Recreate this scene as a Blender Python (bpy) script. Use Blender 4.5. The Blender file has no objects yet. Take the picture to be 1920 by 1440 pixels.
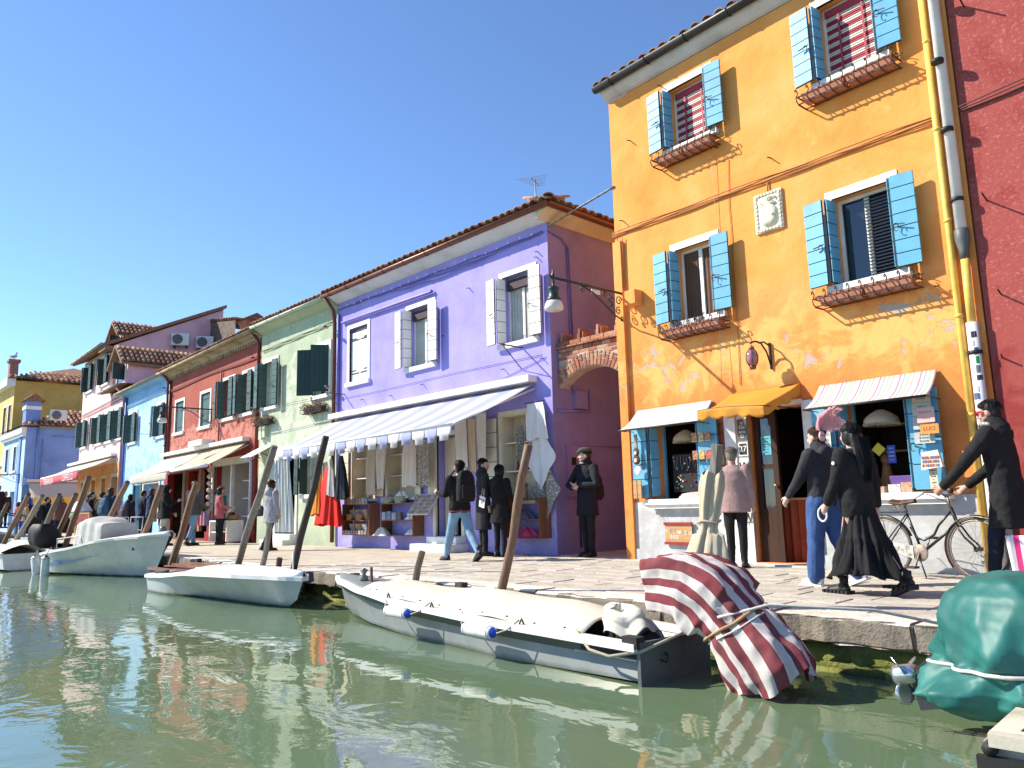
import bpy, bmesh, math, random
import numpy as np
from mathutils import Vector, Matrix, Euler
R = math.radians
random.seed(7)
rng = np.random.default_rng(7)
SC = bpy.context.scene
COL = SC.collection

# ------------------------------------------------------------------ camera
CAM_H = 0.87                       # eye height above the quay pavement (z = 0)
cam = bpy.data.cameras.new('camera')
cam.sensor_fit = 'HORIZONTAL'; cam.sensor_width = 36.0
cam.lens = 1430.0 / 1920.0 * 36.0
cam.clip_start = 0.05; cam.clip_end = 2000.0
co = bpy.data.objects.new('camera', cam); COL.objects.link(co)
_a, _p, _r = R(46.5), R(9.1), R(1.4)
_fw = Vector((-math.sin(_a)*math.cos(_p), math.cos(_a)*math.cos(_p), math.sin(_p)))
_rt = Vector((math.cos(_a), math.sin(_a), 0)); _up = _rt.cross(_fw)
_R = _rt*math.cos(_r) - _up*math.sin(_r); _U = _rt*math.sin(_r) + _up*math.cos(_r)
co.matrix_world = Matrix(((_R.x, _U.x, -_fw.x, 0), (_R.y, _U.y, -_fw.y, 0), (_R.z, _U.z, -_fw.z, CAM_H), (0, 0, 0, 1)))
SC.camera = co

# ------------------------------------------------------------------ sky and sun
SUN_AZ = 35.7      # direction the shadows run, degrees from +X towards +Y
SUN_EL = 37.0
world = bpy.data.worlds.new('World'); SC.world = world; world.use_nodes = True
wn = world.node_tree.nodes; wl = world.node_tree.links
sky = wn.new('ShaderNodeTexSky'); sky.sky_type = 'NISHITA'; sky.sun_disc = False
sky.sun_elevation = R(SUN_EL); sky.sun_rotation = R(SUN_AZ)*-1 - R(90)
sky.air_density = 1.0; sky.dust_density = 0.0; sky.ozone_density = 6.0; sky.altitude = 1700
bg = wn['Background']; bg.inputs['Strength'].default_value = 0.135
wl.new(sky.outputs['Color'], bg.inputs['Color'])
sun = bpy.data.lights.new('sun', 'SUN'); sun.energy = 4.8; sun.angle = R(0.53); sun.color = (1.0, 0.91, 0.78)
so = bpy.data.objects.new('sun', sun); COL.objects.link(so)
_d = Vector((math.cos(R(SUN_AZ))*math.cos(R(SUN_EL)), math.sin(R(SUN_AZ))*math.cos(R(SUN_EL)), -math.sin(R(SUN_EL))))
so.rotation_euler = _d.to_track_quat('-Z', 'Y').to_euler(); so.location = (-30, -30, 40)
SC.view_settings.view_transform = 'Standard'; SC.view_settings.look = 'None'
SC.view_settings.exposure = 0.93; SC.view_settings.gamma = 1.0; SC.view_settings.use_curve_mapping = False
SC.cycles.max_bounces = 8; SC.cycles.diffuse_bounces = 3; SC.cycles.glossy_bounces = 4
SC.cycles.transparent_max_bounces = 8; SC.cycles.use_denoising = True
SC.cycles.caustics_reflective = True; SC.cycles.caustics_refractive = False
SC.cycles.sample_clamp_indirect = 6.0

# ------------------------------------------------------------------ materials
MATS = {}
def srgb(r, g, b):
    f = lambda c: ((c/255)/12.92 if c/255 <= .04045 else ((c/255+.055)/1.055)**2.4)
    return (f(r), f(g), f(b))
class NT:
    def __init__(s, name):
        m = bpy.data.materials.new(name); m.use_nodes = True; s.m = m
        s.n = m.node_tree.nodes; s.l = m.node_tree.links; s.b = s.n['Principled BSDF']
        s.tc = None
    def coord(s, which='Object', scale=None, rot=None):
        if s.tc is None: s.tc = s.n.new('ShaderNodeTexCoord')
        o = s.tc.outputs[which]
        if scale is None and rot is None: return o
        mp = s.n.new('ShaderNodeMapping'); s.l.new(o, mp.inputs['Vector'])
        if scale is not None: mp.inputs['Scale'].default_value = scale
        if rot is not None: mp.inputs['Rotation'].default_value = rot
        return mp.outputs['Vector']
    def noise(s, scale=5, detail=6, rough=.6, vec=None, dist=0):
        t = s.n.new('ShaderNodeTexNoise'); t.inputs['Scale'].default_value = scale
        t.inputs['Detail'].default_value = detail; t.inputs['Roughness'].default_value = rough
        t.inputs['Distortion'].default_value = dist
        s.l.new(vec if vec is not None else s.coord(), t.inputs['Vector']); return t.outputs['Fac']
    def ramp(s, fac, stops, interp='LINEAR'):
        t = s.n.new('ShaderNodeValToRGB'); t.color_ramp.interpolation = interp
        e = t.color_ramp.elements
        while len(e) < len(stops): e.new(.5)
        for i, (p, c) in enumerate(stops):
            e[i].position = p; e[i].color = (*c, 1) if len(c) == 3 else c
        s.l.new(fac, t.inputs['Fac']); return t.outputs['Color']
    def grey(s, fac, a, b):
        return s.ramp(fac, [(a, (0, 0, 0)), (b, (1, 1, 1))])
    def mix(s, fac, a, b, mode='MIX'):
        t = s.n.new('ShaderNodeMix'); t.data_type = 'RGBA'; t.blend_type = mode
        for sock, v in ((t.inputs[0], fac), (t.inputs[6], a), (t.inputs[7], b)):
            if hasattr(v, 'is_linked') or hasattr(v, 'links'): s.l.new(v, sock)
            elif isinstance(v, (int, float)): sock.default_value = v
            else: sock.default_value = (*v, 1)
        return t.outputs[2]
    def math(s, op, a, b=None):
        t = s.n.new('ShaderNodeMath'); t.operation = op
        for i, v in enumerate((a, b)):
            if v is None: continue
            if isinstance(v, (int, float)): t.inputs[i].default_value = v
            else: s.l.new(v, t.inputs[i])
        return t.outputs[0]
    def sep(s, vec):
        t = s.n.new('ShaderNodeSeparateXYZ'); s.l.new(vec, t.inputs[0]); return t.outputs
    def base(s, c):
        if isinstance(c, tuple): s.b.inputs['Base Color'].default_value = (*c, 1)
        else: s.l.new(c, s.b.inputs['Base Color'])
    def rough(s, r, spec=None):
        if isinstance(r, (int, float)): s.b.inputs['Roughness'].default_value = r
        else: s.l.new(r, s.b.inputs['Roughness'])
        if spec is not None: s.b.inputs['Specular IOR Level'].default_value = spec
    def bump(s, h, strength=.3, dist=.02):
        t = s.n.new('ShaderNodeBump'); t.inputs['Strength'].default_value = strength
        t.inputs['Distance'].default_value = dist; s.l.new(h, t.inputs['Height'])
        s.l.new(t.outputs['Normal'], s.b.inputs['Normal']); return t
def mat(name, c, rough=.6, var=.12, scale=6, bump=.15, bscale=40, spec=.4, metal=0, bd=.01, trans=0):
    if name in MATS: return MATS[name]
    t = NT(name)
    d = tuple(x*(1-var*2.2) for x in c); l = tuple(min(1, x*(1+var)) for x in c)
    t.base(t.ramp(t.noise(scale, 5, .62), [(.28, d), (.52, c), (.75, l)]) if var else tuple(c))
    t.rough(rough, spec); t.b.inputs['Metallic'].default_value = metal
    if bump: t.bump(t.noise(bscale, 4, .6), bump, bd)
    if trans: t.b.inputs['Transmission Weight'].default_value = trans
    MATS[name] = t.m; return t.m
def plaster(name, c, dirt=.35, worn=None, wornz=(0, 1), top=None, damp=.5):
    """painted stucco: cloudy tone, vertical weather streaks, rising damp at the foot"""
    if name in MATS: return MATS[name]
    t = NT(name); o = t.coord()
    big = t.noise(.9, 5, .6); mid = t.noise(5, 6, .65)
    d = tuple(x*.80 for x in c); l = tuple(min(1, x*1.13+.012) for x in c)
    col = t.ramp(big, [(.3, d), (.5, c), (.72, l)])
    col = t.mix(t.math('MULTIPLY', t.grey(mid, .55, .8), .3), col, tuple(x*.72 for x in c))
    streak = t.noise(3.0, 5, .7, t.coord('Object', (1.6, 1.6, .14)))
    col = t.mix(t.math('MULTIPLY', t.grey(streak, .56, .80), dirt), col, tuple(x*.45+.01 for x in c))
    z = t.sep(o)[2]
    if worn:
        for (wc, lo, hi, nsc, th) in worn:
            n = t.noise(nsc, 7, .62, t.coord('Object', (1, 1, 1.25)), .5)
            mid_z = (lo+hi)/2; half = (hi-lo)/2
            zz = t.math('SUBTRACT', 1.0, t.math('ABSOLUTE', t.math('DIVIDE', t.math('SUBTRACT', z, mid_z), half)))
            zz = t.math('MULTIPLY', t.grey(zz, 0., .5), .22)
            f = t.math('MULTIPLY', t.grey(t.math('ADD', n, zz), th, th+.11), .8)
            col = t.mix(f, col, wc)
    foot = t.math('ADD', t.math('MULTIPLY', z, .9), t.math('MULTIPLY', t.noise(2.2, 5, .6), 1.0))
    col = t.mix(t.math('MULTIPLY', t.math('SUBTRACT', 1.0, t.grey(foot, .45, 1.0)), damp), col, tuple(x*.55+.05 for x in c))
    t.base(col); t.rough(.9, .15)
    h = t.math('ADD', t.math('MULTIPLY', t.noise(1.7, 3, .5), 3.0), t.math('ADD', t.noise(14, 5, .65), t.math('MULTIPLY', t.noise(90, 3, .6), .35)))
    t.bump(h, .55, .012)
    MATS[name] = t.m; return t.m
def wood(name, c, axis=2, rough=.7, dark=.5, tide=False):
    if name in MATS: return MATS[name]
    t = NT(name); sc = [14, 14, 14]; sc[axis] = .9
    n = t.noise(1.5, 6, .7, t.coord('Object', tuple(sc)), 1.0)
    col = t.ramp(n, [(.3, tuple(x*dark for x in c)), (.55, c), (.8, tuple(min(1, x*1.25) for x in c))])
    col = t.mix(t.math('MULTIPLY', t.grey(t.noise(2.5, 5), .5, .75), .45), col, tuple(x*.45 for x in c))
    if tide:      # weed and wet timber near the waterline
        zz = t.math('ADD', t.sep(t.coord())[2], t.math('MULTIPLY', t.noise(6, 5, .7), .22))
        col = t.mix(t.math('SUBTRACT', 1.0, t.grey(t.math('ADD', zz, .42), .16, .42)), col, t.ramp(t.noise(9, 4), [(.35, (.018,.017,.010)), (.65, (.055,.065,.018))]))
        ck = t.noise(2.2, 5, .8, t.coord('Object', (30, 30, .7))); col = t.mix(t.math('MULTIPLY', t.grey(ck, .60, .66), .7), col, tuple(x*.18 for x in c))
    t.base(col)
    t.rough(rough, .3); t.bump(n, .4, .01); MATS[name] = t.m; return t.m
def crumpled(t, sc):
    """creased cloth relief: faceted cells bent by noise"""
    w = t.n.new('ShaderNodeMix'); w.data_type = 'VECTOR'; w.inputs[0].default_value = .18
    nz = t.n.new('ShaderNodeTexNoise'); nz.inputs['Scale'].default_value = 3.0; t.l.new(t.coord(), nz.inputs['Vector'])
    t.l.new(t.coord(), w.inputs[4]); t.l.new(nz.outputs['Color'], w.inputs[5]); hs = None
    for k, a in ((1, 1.0), (2.1, .30)):
        v = t.n.new('ShaderNodeTexVoronoi'); v.inputs['Scale'].default_value = sc*k; t.l.new(w.outputs[1], v.inputs['Vector'])
        x = t.math('MULTIPLY', v.outputs['Distance'], a); hs = x if hs is None else t.math('ADD', hs, x)
    return t.math('MULTIPLY', hs, 1.0)
def fabric(name, c, rough=.9, var=.08, bump=.25, crumple=0):
    if name in MATS: return MATS[name]
    t = NT(name)
    n = t.noise(3.5, 5, .6)
    t.base(t.ramp(n, [(.3, tuple(x*(1-2*var) for x in c)), (.7, tuple(min(1, x*(1+var)+.003) for x in c))]))
    t.rough(rough, .2)
    h = t.math('ADD', t.noise(9, 3, .55, None, 1.2), t.math('MULTIPLY', t.noise(160, 2), .12))
    if crumple: h = crumpled(t, crumple); bump = .55
    t.bump(h, bump, .02 if not crumple else .045)
    MATS[name] = t.m; return t.m
def stripes(name, cols, axis=0, period=1.0, rough=.85, coord='UV', trans=0.0, crumple=0):
    """woven stripes running along the cloth (flat print)"""
    if name in MATS: return MATS[name]
    t = NT(name); v = t.sep(t.coord(coord))[axis]
    f = t.math('FRACT', t.math('DIVIDE', v, period))
    st = []; p = 0; tot = sum(w for w, _ in cols)
    for w, c in cols: st.append((p/tot, c)); p += w
    col = t.ramp(f, st, 'CONSTANT')
    col = t.mix(t.math('MULTIPLY', t.grey(t.noise(5, 5, .6), .45, .8), .22), col, (.30, .27, .24))
    t.base(col); t.rough(rough, .15); t.bump(crumpled(t, crumple) if crumple else t.math('ADD', t.noise(7, 3, .5, None, 1.0), t.math('MULTIPLY', t.noise(150, 2), .1)), .55 if crumple else .25, .045 if crumple else .02)
    if trans:
        tr = t.n.new('ShaderNodeBsdfTranslucent'); t.l.new(col, tr.inputs['Color'])
        mx = t.n.new('ShaderNodeMixShader'); mx.inputs[0].default_value = trans
        out = t.n['Material Output']; t.l.new(t.b.outputs[0], mx.inputs[1]); t.l.new(tr.outputs[0], mx.inputs[2]); t.l.new(mx.outputs[0], out.inputs['Surface'])
    MATS[name] = t.m; return t.m
def cloth_tr(name, c, trans=.3, bump=.2):
    return stripes(name, [(1, c)], 0, 1.0, .85, 'Object', trans)

# ------------------------------------------------------------------ mesh helpers
class MB:
    def __init__(s): s.v = []; s.f = []; s.uv = None; s.smooth = False
    def add(s, vs, fs):
        o = len(s.v); s.v += [tuple(p) for p in vs]; s.f += [tuple(i+o for i in f) for f in fs]; return s
    def box(s, x0, y0, z0, x1, y1, z1):
        return s.add([(x0,y0,z0),(x1,y0,z0),(x1,y1,z0),(x0,y1,z0),(x0,y0,z1),(x1,y0,z1),(x1,y1,z1),(x0,y1,z1)],
                     [(0,3,2,1),(4,5,6,7),(0,1,5,4),(1,2,6,5),(2,3,7,6),(3,0,4,7)])
    def obox(s, c, ax, ay, az, hx, hy, hz):
        c, ax, ay, az = Vector(c), Vector(ax).normalized()*hx, Vector(ay).normalized()*hy, Vector(az).normalized()*hz
        vs = [c+ax*i+ay*j+az*k for k in (-1,1) for (i,j) in ((-1,-1),(1,-1),(1,1),(-1,1))]
        return s.add(vs, [(0,3,2,1),(4,5,6,7),(0,1,5,4),(1,2,6,5),(2,3,7,6),(3,0,4,7)])
    def bar(s, p, q, w, h=None, up=(0,0,1)):
        p, q = Vector(p), Vector(q); d = q-p; L = d.length
        if L < 1e-6: return s
        d.normalize(); u = Vector(up)
        if abs(d.dot(u)) > .98: u = Vector((1,0,0))
        sd = d.cross(u).normalized(); u = sd.cross(d)
        return s.obox((p+q)/2, d, sd, u, L/2, w/2, (h or w)/2)
    def tube(s, pts, r, n=8, cap=True, closed=False):
        pts = [Vector(p) for p in pts]; m = len(pts)
        rr = r if isinstance(r, (list, tuple)) else [r]*m
        o = len(s.v); prev = None
        for i, p in enumerate(pts):
            a = pts[i-1] if (i or closed) else p; b = pts[(i+1) % m] if (i < m-1 or closed) else p
            d = (b-a)
            d = d.normalized() if d.length > 1e-9 else Vector((0,0,1))
            if prev is None:
                u = Vector((0,0,1)) if abs(d.z) < .9 else Vector((1,0,0))
                u = (u - d*u.dot(d)).normalized()
            else:
                u = prev - d*prev.dot(d); u = u.normalized() if u.length > 1e-6 else Vector((1,0,0))
            prev = u; w = d.cross(u)
            for k in range(n):
                t = 2*math.pi*k/n; s.v.append(tuple(p + (u*math.cos(t)+w*math.sin(t))*rr[i]))
        for i in range(m if closed else m-1):
            j = (i+1) % m
            for k in range(n):
                s.f.append((o+i*n+k, o+i*n+(k+1)%n, o+j*n+(k+1)%n, o+j*n+k))
        if cap and not closed:
            s.f.append(tuple(o+k for k in range(n-1,-1,-1))); s.f.append(tuple(o+(m-1)*n+k for k in range(n)))
        return s
    def lathe(s, prof, n=16, c=(0,0,0), ax=(1,1)):
        o = len(s.v)
        for (r, z) in prof:
            for k in range(n):
                t = 2*math.pi*k/n; s.v.append((c[0]+r*ax[0]*math.cos(t), c[1]+r*ax[1]*math.sin(t), c[2]+z))
        for i in range(len(prof)-1):
            for k in range(n): s.f.append((o+i*n+k, o+i*n+(k+1)%n, o+(i+1)*n+(k+1)%n, o+(i+1)*n+k))
        if prof[0][0] > 1e-4: s.f.append(tuple(o+k for k in range(n-1,-1,-1)))
        if prof[-1][0] > 1e-4: s.f.append(tuple(o+(len(prof)-1)*n+k for k in range(n)))
        return s
    def grid(s, fn, nu, nv, wrap=False):
        """fn(i/nu, j/nv) -> point; keeps (u,v) as uv"""
        o = len(s.v); W = nu if wrap else nu+1
        if s.uv is None: s.uv = {}
        for j in range(nv+1):
            for i in range(W):
                s.uv[len(s.v)] = (i/nu, j/nv); s.v.append(tuple(fn(i/nu, j/nv)))
        for j in range(nv):
            for i in range(nu): s.f.append((o+j*W+i, o+j*W+(i+1)%W, o+(j+1)*W+(i+1)%W, o+(j+1)*W+i))
        return s
    def prism(s, poly, axis, a, b):
        n = len(poly)
        def P(q, w): return {0:(w,q[0],q[1]),1:(q[0],w,q[1]),2:(q[0],q[1],w)}[axis]
        return s.add([P(q,a) for q in poly]+[P(q,b) for q in poly],
              [tuple(range(n-1,-1,-1)), tuple(range(n,2*n))]+[(i,(i+1)%n,n+(i+1)%n,n+i) for i in range(n)])
    def mesh(s, name, m=None, smooth=None):
        me = bpy.data.meshes.new(name); me.from_pydata(s.v, [], s.f)
        if m is not None: me.materials.append(m)
        if s.uv:
            ul = me.uv_layers.new(name='UVMap'); li = np.empty(len(me.loops), 'i'); me.loops.foreach_get('vertex_index', li)
            arr = np.zeros((len(s.v), 2), 'f')
            for k, q in s.uv.items(): arr[k] = q
            ul.data.foreach_set('uv', arr[li].ravel())
        bm = bmesh.new(); bm.from_mesh(me); bmesh.ops.recalc_face_normals(bm, faces=bm.faces); bm.to_mesh(me); bm.free()
        if s.smooth if smooth is None else smooth:
            me.polygons.foreach_set('use_smooth', [True]*len(me.polygons))
        me.update(); return me
    def build(s, name, m, parent=None, smooth=None, loc=None, rz=0, solid=0):
        o = bpy.data.objects.new(name, s.mesh(name, m, smooth)); COL.objects.link(o)
        if parent is not None: o.parent = parent
        if loc is not None: o.location = loc
        if rz: o.rotation_euler = (0,0,rz)
        if solid:
            md = o.modifiers.new('solid', 'SOLIDIFY'); md.thickness = solid; md.offset = 0
        return o
def bevel(o, w=.01, seg=1):
    md = o.modifiers.new('bevel', 'BEVEL'); md.width = w; md.segments = seg; md.limit_method = 'ANGLE'; return o
def empty(name, loc=(0,0,0), rz=0):
    o = bpy.data.objects.new(name, None); COL.objects.link(o); o.location = loc; o.rotation_euler = (0,0,rz); o.empty_display_size = .2; return o
LABELS = {}
def tag(o, label, cat, group=None, kind=None):
    o['label'] = label; o['category'] = cat
    if group: o['group'] = group
    if kind: o['kind'] = kind
    return o
def structure(o): o['kind'] = 'structure'; return o
def inst(name, me, parent, M):
    o = bpy.data.objects.new(name, me); COL.objects.link(o); o.parent = parent; o.matrix_local = M; return o
def text(name, s, m, parent, loc, size, rot, ext=.002, align='CENTER'):
    """raised or printed lettering, turned into a mesh"""
    cu = bpy.data.curves.new(name, 'FONT'); cu.body = s; cu.size = size; cu.align_x = align; cu.align_y = 'CENTER'; cu.extrude = ext; cu.resolution_u = 3
    tmp = bpy.data.objects.new('tmp', cu); COL.objects.link(tmp)
    TEXTS.append((tmp, name, m, parent, loc, rot)); return tmp
TEXTS = []
# ------------------------------------------------------------------ setting: ground, canal, quay
WATER_Z = -0.42
def edge_y(x): return 5.75 if x > -12 else 5.75 + .05*(-12-x)
structure(MB().add([(-400,-300,-2.2),(300,-300,-2.2),(300,400,-2.2),(-400,400,-2.2)], [(0,1,2,3)]).build('ground', mat('mud', (.10,.10,.07), .9)))
def water_mat():
    t = NT('canal_water'); o = t.coord()
    big = t.noise(.55, 3, .5, t.coord('Object', (1, 1.3, 1)), .4)
    mid = t.noise(2.1, 3, .5, t.coord('Object', (.8, 1.25, 1), (0, 0, .5)), .6)
    fine = t.noise(9, 3, .55, t.coord('Object', (.7, 1.2, 1), (0, 0, -.4)), .5)
    patch = t.grey(t.noise(.32, 3, .5), .42, .62)
    h = t.math('ADD', t.math('MULTIPLY', big, .55), t.math('ADD', t.math('MULTIPLY', mid, .30), t.math('MULTIPLY', t.math('MULTIPLY', fine, patch), .045)))
    t.base(t.ramp(t.noise(.25, 3), [(.3, (.100, .150, .082)), (.7, (.118, .176, .098))]))
    t.rough(.015, .5); t.b.inputs['IOR'].default_value = 1.5
    t.bump(h, .5, .046); return t.m
structure(MB().add([(-160,-60,WATER_Z),(60,-60,WATER_Z),(60,9,WATER_Z),(-160,9,WATER_Z)], [(0,1,2,3)]).build('canal_water', water_mat()))

def stone_mat(name, c, moss=0, wet=False):
    if name in MATS: return MATS[name]
    t = NT(name)
    col = t.ramp(t.noise(4, 7, .65), [(.25, tuple(x*.68 for x in c)), (.5, c), (.75, tuple(min(1, x*1.2) for x in c))])
    col = t.mix(t.math('MULTIPLY', t.grey(t.noise(18, 5, .7), .55, .75), .5), col, tuple(x*.35 for x in c))
    if moss:
        z = t.sep(t.coord())[2]
        m = t.math('ADD', t.noise(3.2, 6, .65), t.math('MULTIPLY', t.noise(11, 4, .6), .35))
        green = t.ramp(t.noise(6, 5), [(.3, (.10, .13, .025)), (.6, (.24, .26, .04)), (.8, (.33, .30, .07))])
        col = t.mix(t.math('MULTIPLY', t.grey(m, .66-moss*.2, .80-moss*.2), .85), col, green)
        if wet:
            wz = t.math('ADD', z, t.math('MULTIPLY', t.noise(5, 4), .06))
            col = t.mix(t.math('SUBTRACT', 1.0, t.grey(t.math('ADD', wz, .42), .02, .10)), col, (.03, .035, .016))
    t.base(col); t.rough(.88, .25)
    t.bump(t.math('ADD', t.noise(8, 7, .7), t.math('MULTIPLY', t.noise(45, 4, .7), .5)), .9, .03); MATS[name] = t.m; return t.m
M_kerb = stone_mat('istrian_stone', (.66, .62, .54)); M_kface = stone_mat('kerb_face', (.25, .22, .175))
M_qwall = stone_mat('quay_wall_stone', (.26, .24, .17), .75, True)
M_slab = [stone_mat('slab_a', (.50,.46,.385)), stone_mat('slab_b', (.53,.485,.405)), stone_mat('slab_c', (.475,.435,.362))]
def pave_mat():
    t = NT('far_paving'); b = t.n.new('ShaderNodeTexBrick'); t.l.new(t.coord(), b.inputs['Vector'])
    b.inputs['Color1'].default_value = (.53,.47,.375,1); b.inputs['Color2'].default_value = (.47,.415,.33,1); b.inputs['Mortar'].default_value = (.20,.17,.13,1)
    b.inputs['Scale'].default_value = 1.0; b.inputs['Brick Width'].default_value = .62; b.inputs['Row Height'].default_value = .38; b.inputs['Mortar Size'].default_value = .008
    col = t.mix(t.math('MULTIPLY', t.grey(t.noise(2.5, 6), .45, .75), .4), b.outputs['Color'], (.24,.205,.15))
    t.base(col); t.rough(.9, .2); t.bump(t.math('SUBTRACT', t.noise(20, 5), t.math('MULTIPLY', b.outputs['Fac'], .6)), .4, .01); return t.m
quay = MB()
xs = [8, -12, -20, -30, -45, -70]
for a, b in zip(xs[:-1], xs[1:]):
    ya, yb = edge_y(a)+.16, edge_y(b)+.16
    quay.add([(b,yb,-2),(a,ya,-2),(a,24,-2),(b,24,-2),(b,yb,-.02),(a,ya,-.02),(a,24,-.02),(b,24,-.02)], [(4,5,6,7),(0,1,5,4)])
quay = structure(quay.build('quay', mat('joint_sand', (.38,.345,.28), .95)))
# paving beyond the individually built slabs
far = MB()
NEAR0, NEAR1 = -11.2, -.2
far.add([(-70,edge_y(-70)+.3,0),(-30,edge_y(-30)+.3,0),(-20,edge_y(-20)+.3,0),(-12,edge_y(-12)+.36,0),(NEAR0,6.11,0),(NEAR0,24,0),(-70,24,0)], [(0,1,2,3,4,5,6)])
far.add([(NEAR0,9.95,0),(8,9.95,0),(8,24,0),(NEAR0,24,0)], [(0,1,2,3)])
far.add([(NEAR1,6.11,0),(8,6.11,0),(8,9.95,0),(NEAR1,9.95,0)], [(0,1,2,3)])
far.build('paving', pave_mat(), quay)
slab_me = []
for k in range(9):
    w = .50 + .035*k
    bm = bmesh.new(); bmesh.ops.create_cube(bm, size=1); bmesh.ops.scale(bm, vec=(w-.012, .368, .05), verts=bm.verts)
    bmesh.ops.bevel(bm, geom=bm.edges[:], offset=.008, segments=1, affect='EDGES')
    me = bpy.data.meshes.new('paving_slab'); bm.to_mesh(me); bm.free(); me.materials.append(M_slab[k % 3]); slab_me.append((w, me))
row = 0; y = 6.11
while y < 9.93:
    x = NEAR0 + random.uniform(-.4, 0); 
    while x < NEAR1:
        k = random.randrange(9); w, me = slab_me[k]
        inst('paving_slab', me, quay, Matrix.Translation((x+w/2, y+.19, -.025+random.uniform(-.004,.004))) @ Matrix.Rotation(random.uniform(-.006,.006), 4, 'X') @ Matrix.Rotation(random.choice((0, math.pi)), 4, 'Z'))
        x += w
    y += .382
def kerb_mesh(L):
    bm = bmesh.new(); bmesh.ops.create_cube(bm, size=1); bmesh.ops.scale(bm, vec=(L-.014, .36, .19), verts=bm.verts)
    bmesh.ops.bevel(bm, geom=bm.edges[:], offset=.016, segments=2, affect='EDGES')
    bmesh.ops.subdivide_edges(bm, edges=[e for e in bm.edges if e.calc_length() > .3], cuts=9)
    for v in bm.verts:
        if v.co.y < -.15: v.co.y += .022*math.sin(v.co.x*17+v.co.z*9)+random.uniform(-.012,.012); v.co.z += random.uniform(-.008,.004)
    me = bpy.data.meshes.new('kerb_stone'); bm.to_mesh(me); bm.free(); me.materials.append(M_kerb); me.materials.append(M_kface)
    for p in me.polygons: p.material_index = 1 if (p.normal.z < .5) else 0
    return me
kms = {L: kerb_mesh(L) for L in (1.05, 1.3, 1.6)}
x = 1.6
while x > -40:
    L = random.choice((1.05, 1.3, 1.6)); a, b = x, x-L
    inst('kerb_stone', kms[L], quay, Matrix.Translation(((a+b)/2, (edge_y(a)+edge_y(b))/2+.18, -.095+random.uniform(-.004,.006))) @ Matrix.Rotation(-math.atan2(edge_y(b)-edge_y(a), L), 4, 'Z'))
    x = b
# mossy wall under the overhanging kerb, its courses of stone set proud of a rough backing
wl_ = MB()
def wf(u, v):
    x = 3 - u*43; z = -.16 - v*.9
    return (x, edge_y(x)+.125+.02*math.sin(x*3.1)+.015*math.sin(x*11+z*25)+random.uniform(-.012,.012), z)
wl_.grid(wf, 260, 14); wl_.uv = None
wl_.build('wall_backing', M_qwall, quay, True)
sm = []
for k in range(6):
    w = .34+.09*k
    bm = bmesh.new(); bmesh.ops.create_cube(bm, size=1); bmesh.ops.scale(bm, vec=(w-.02, .12, .155), verts=bm.verts)
    bmesh.ops.bevel(bm, geom=bm.edges[:], offset=.02, segments=2, affect='EDGES')
    for v in bm.verts: v.co += Vector((random.uniform(-.01,.01), random.uniform(-.012,.012), random.uniform(-.008,.008)))
    me = bpy.data.meshes.new('stone'); bm.to_mesh(me); bm.free(); me.materials.append(M_qwall)
    me.polygons.foreach_set('use_smooth', [True]*len(me.polygons)); sm.append((w, me))
for zc in (-.285, -.445):
    x = .9
    while x > -17:
        w, me = random.choice(sm)
        inst('stone', me, quay, Matrix.Translation((x-w/2, edge_y(x)+.155+random.uniform(-.012,.02), zc)) @ Matrix.Rotation(random.uniform(-.05,.05), 4, 'Z')); x -= w
# ------------------------------------------------------------------ houses: shared builders (local x along the front, y into the house, z up)
M_white = mat('white_paint', (.78,.77,.73), .5, .06, 4, .1)
M_cream = mat('cream_paint', (.70,.63,.48), .6, .08, 4, .1)
M_stone = mat('window_stone', (.76,.75,.71), .75, .08, 7, .2)
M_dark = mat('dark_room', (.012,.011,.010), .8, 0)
M_glass = mat('glass', (.016,.020,.024), .04, 0, 1, 0, 1, .9)
M_iron = mat('dark_iron', (.022,.020,.018), .55, .1, 9, .1, 60, .5, .3)
M_rust = mat('rusty_iron', (.11,.055,.035), .75, .2, 20, .2)
M_green_iron = mat('green_iron', (.012,.030,.022), .45, .1, 9, .1, 60, .5)
M_teal = mat('turquoise_paint', (.12,.375,.545), .5, .1, 3, .12, 50)
M_dgreen = mat('dark_green_paint', (.016,.045,.038), .5, .12, 4, .12)
M_sgreen = mat('grey_green_paint', (.045,.105,.095), .55, .12, 4, .12)
M_terra = mat('terracotta_pot', (.42,.17,.11), .8, .15, 9, .2)
M_curtain = fabric('net_curtain', (.42,.43,.40)); M_brownc = fabric('brown_curtain', (.13,.07,.045))
M_copper = mat('brown_gutter', (.16,.055,.030), .45, .12, 5, .05, 40, .5, .2)
M_darkgut = mat('dark_gutter', (.018,.020,.018), .4, .1, 5, .05)
def tile_mats():
    out = []
    for i, c in enumerate(((.33,.15,.085), (.40,.21,.125), (.27,.125,.08), (.44,.28,.19))):
        t = NT('roof_tile_%s' % 'abcd'[i])
        col = t.ramp(t.noise(7, 6, .7), [(.3, tuple(x*.45 for x in c)), (.55, c), (.8, tuple(min(1, x*1.3) for x in c))])
        col = t.mix(t.math('MULTIPLY', t.grey(t.noise(16, 5, .7), .5, .7), .55), col, (.10,.085,.065))
        t.base(col); t.rough(.9, .2); t.bump(t.noise(30, 4), .4, .01); out.append(t.m)
    return out
M_TILE = tile_mats()
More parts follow.
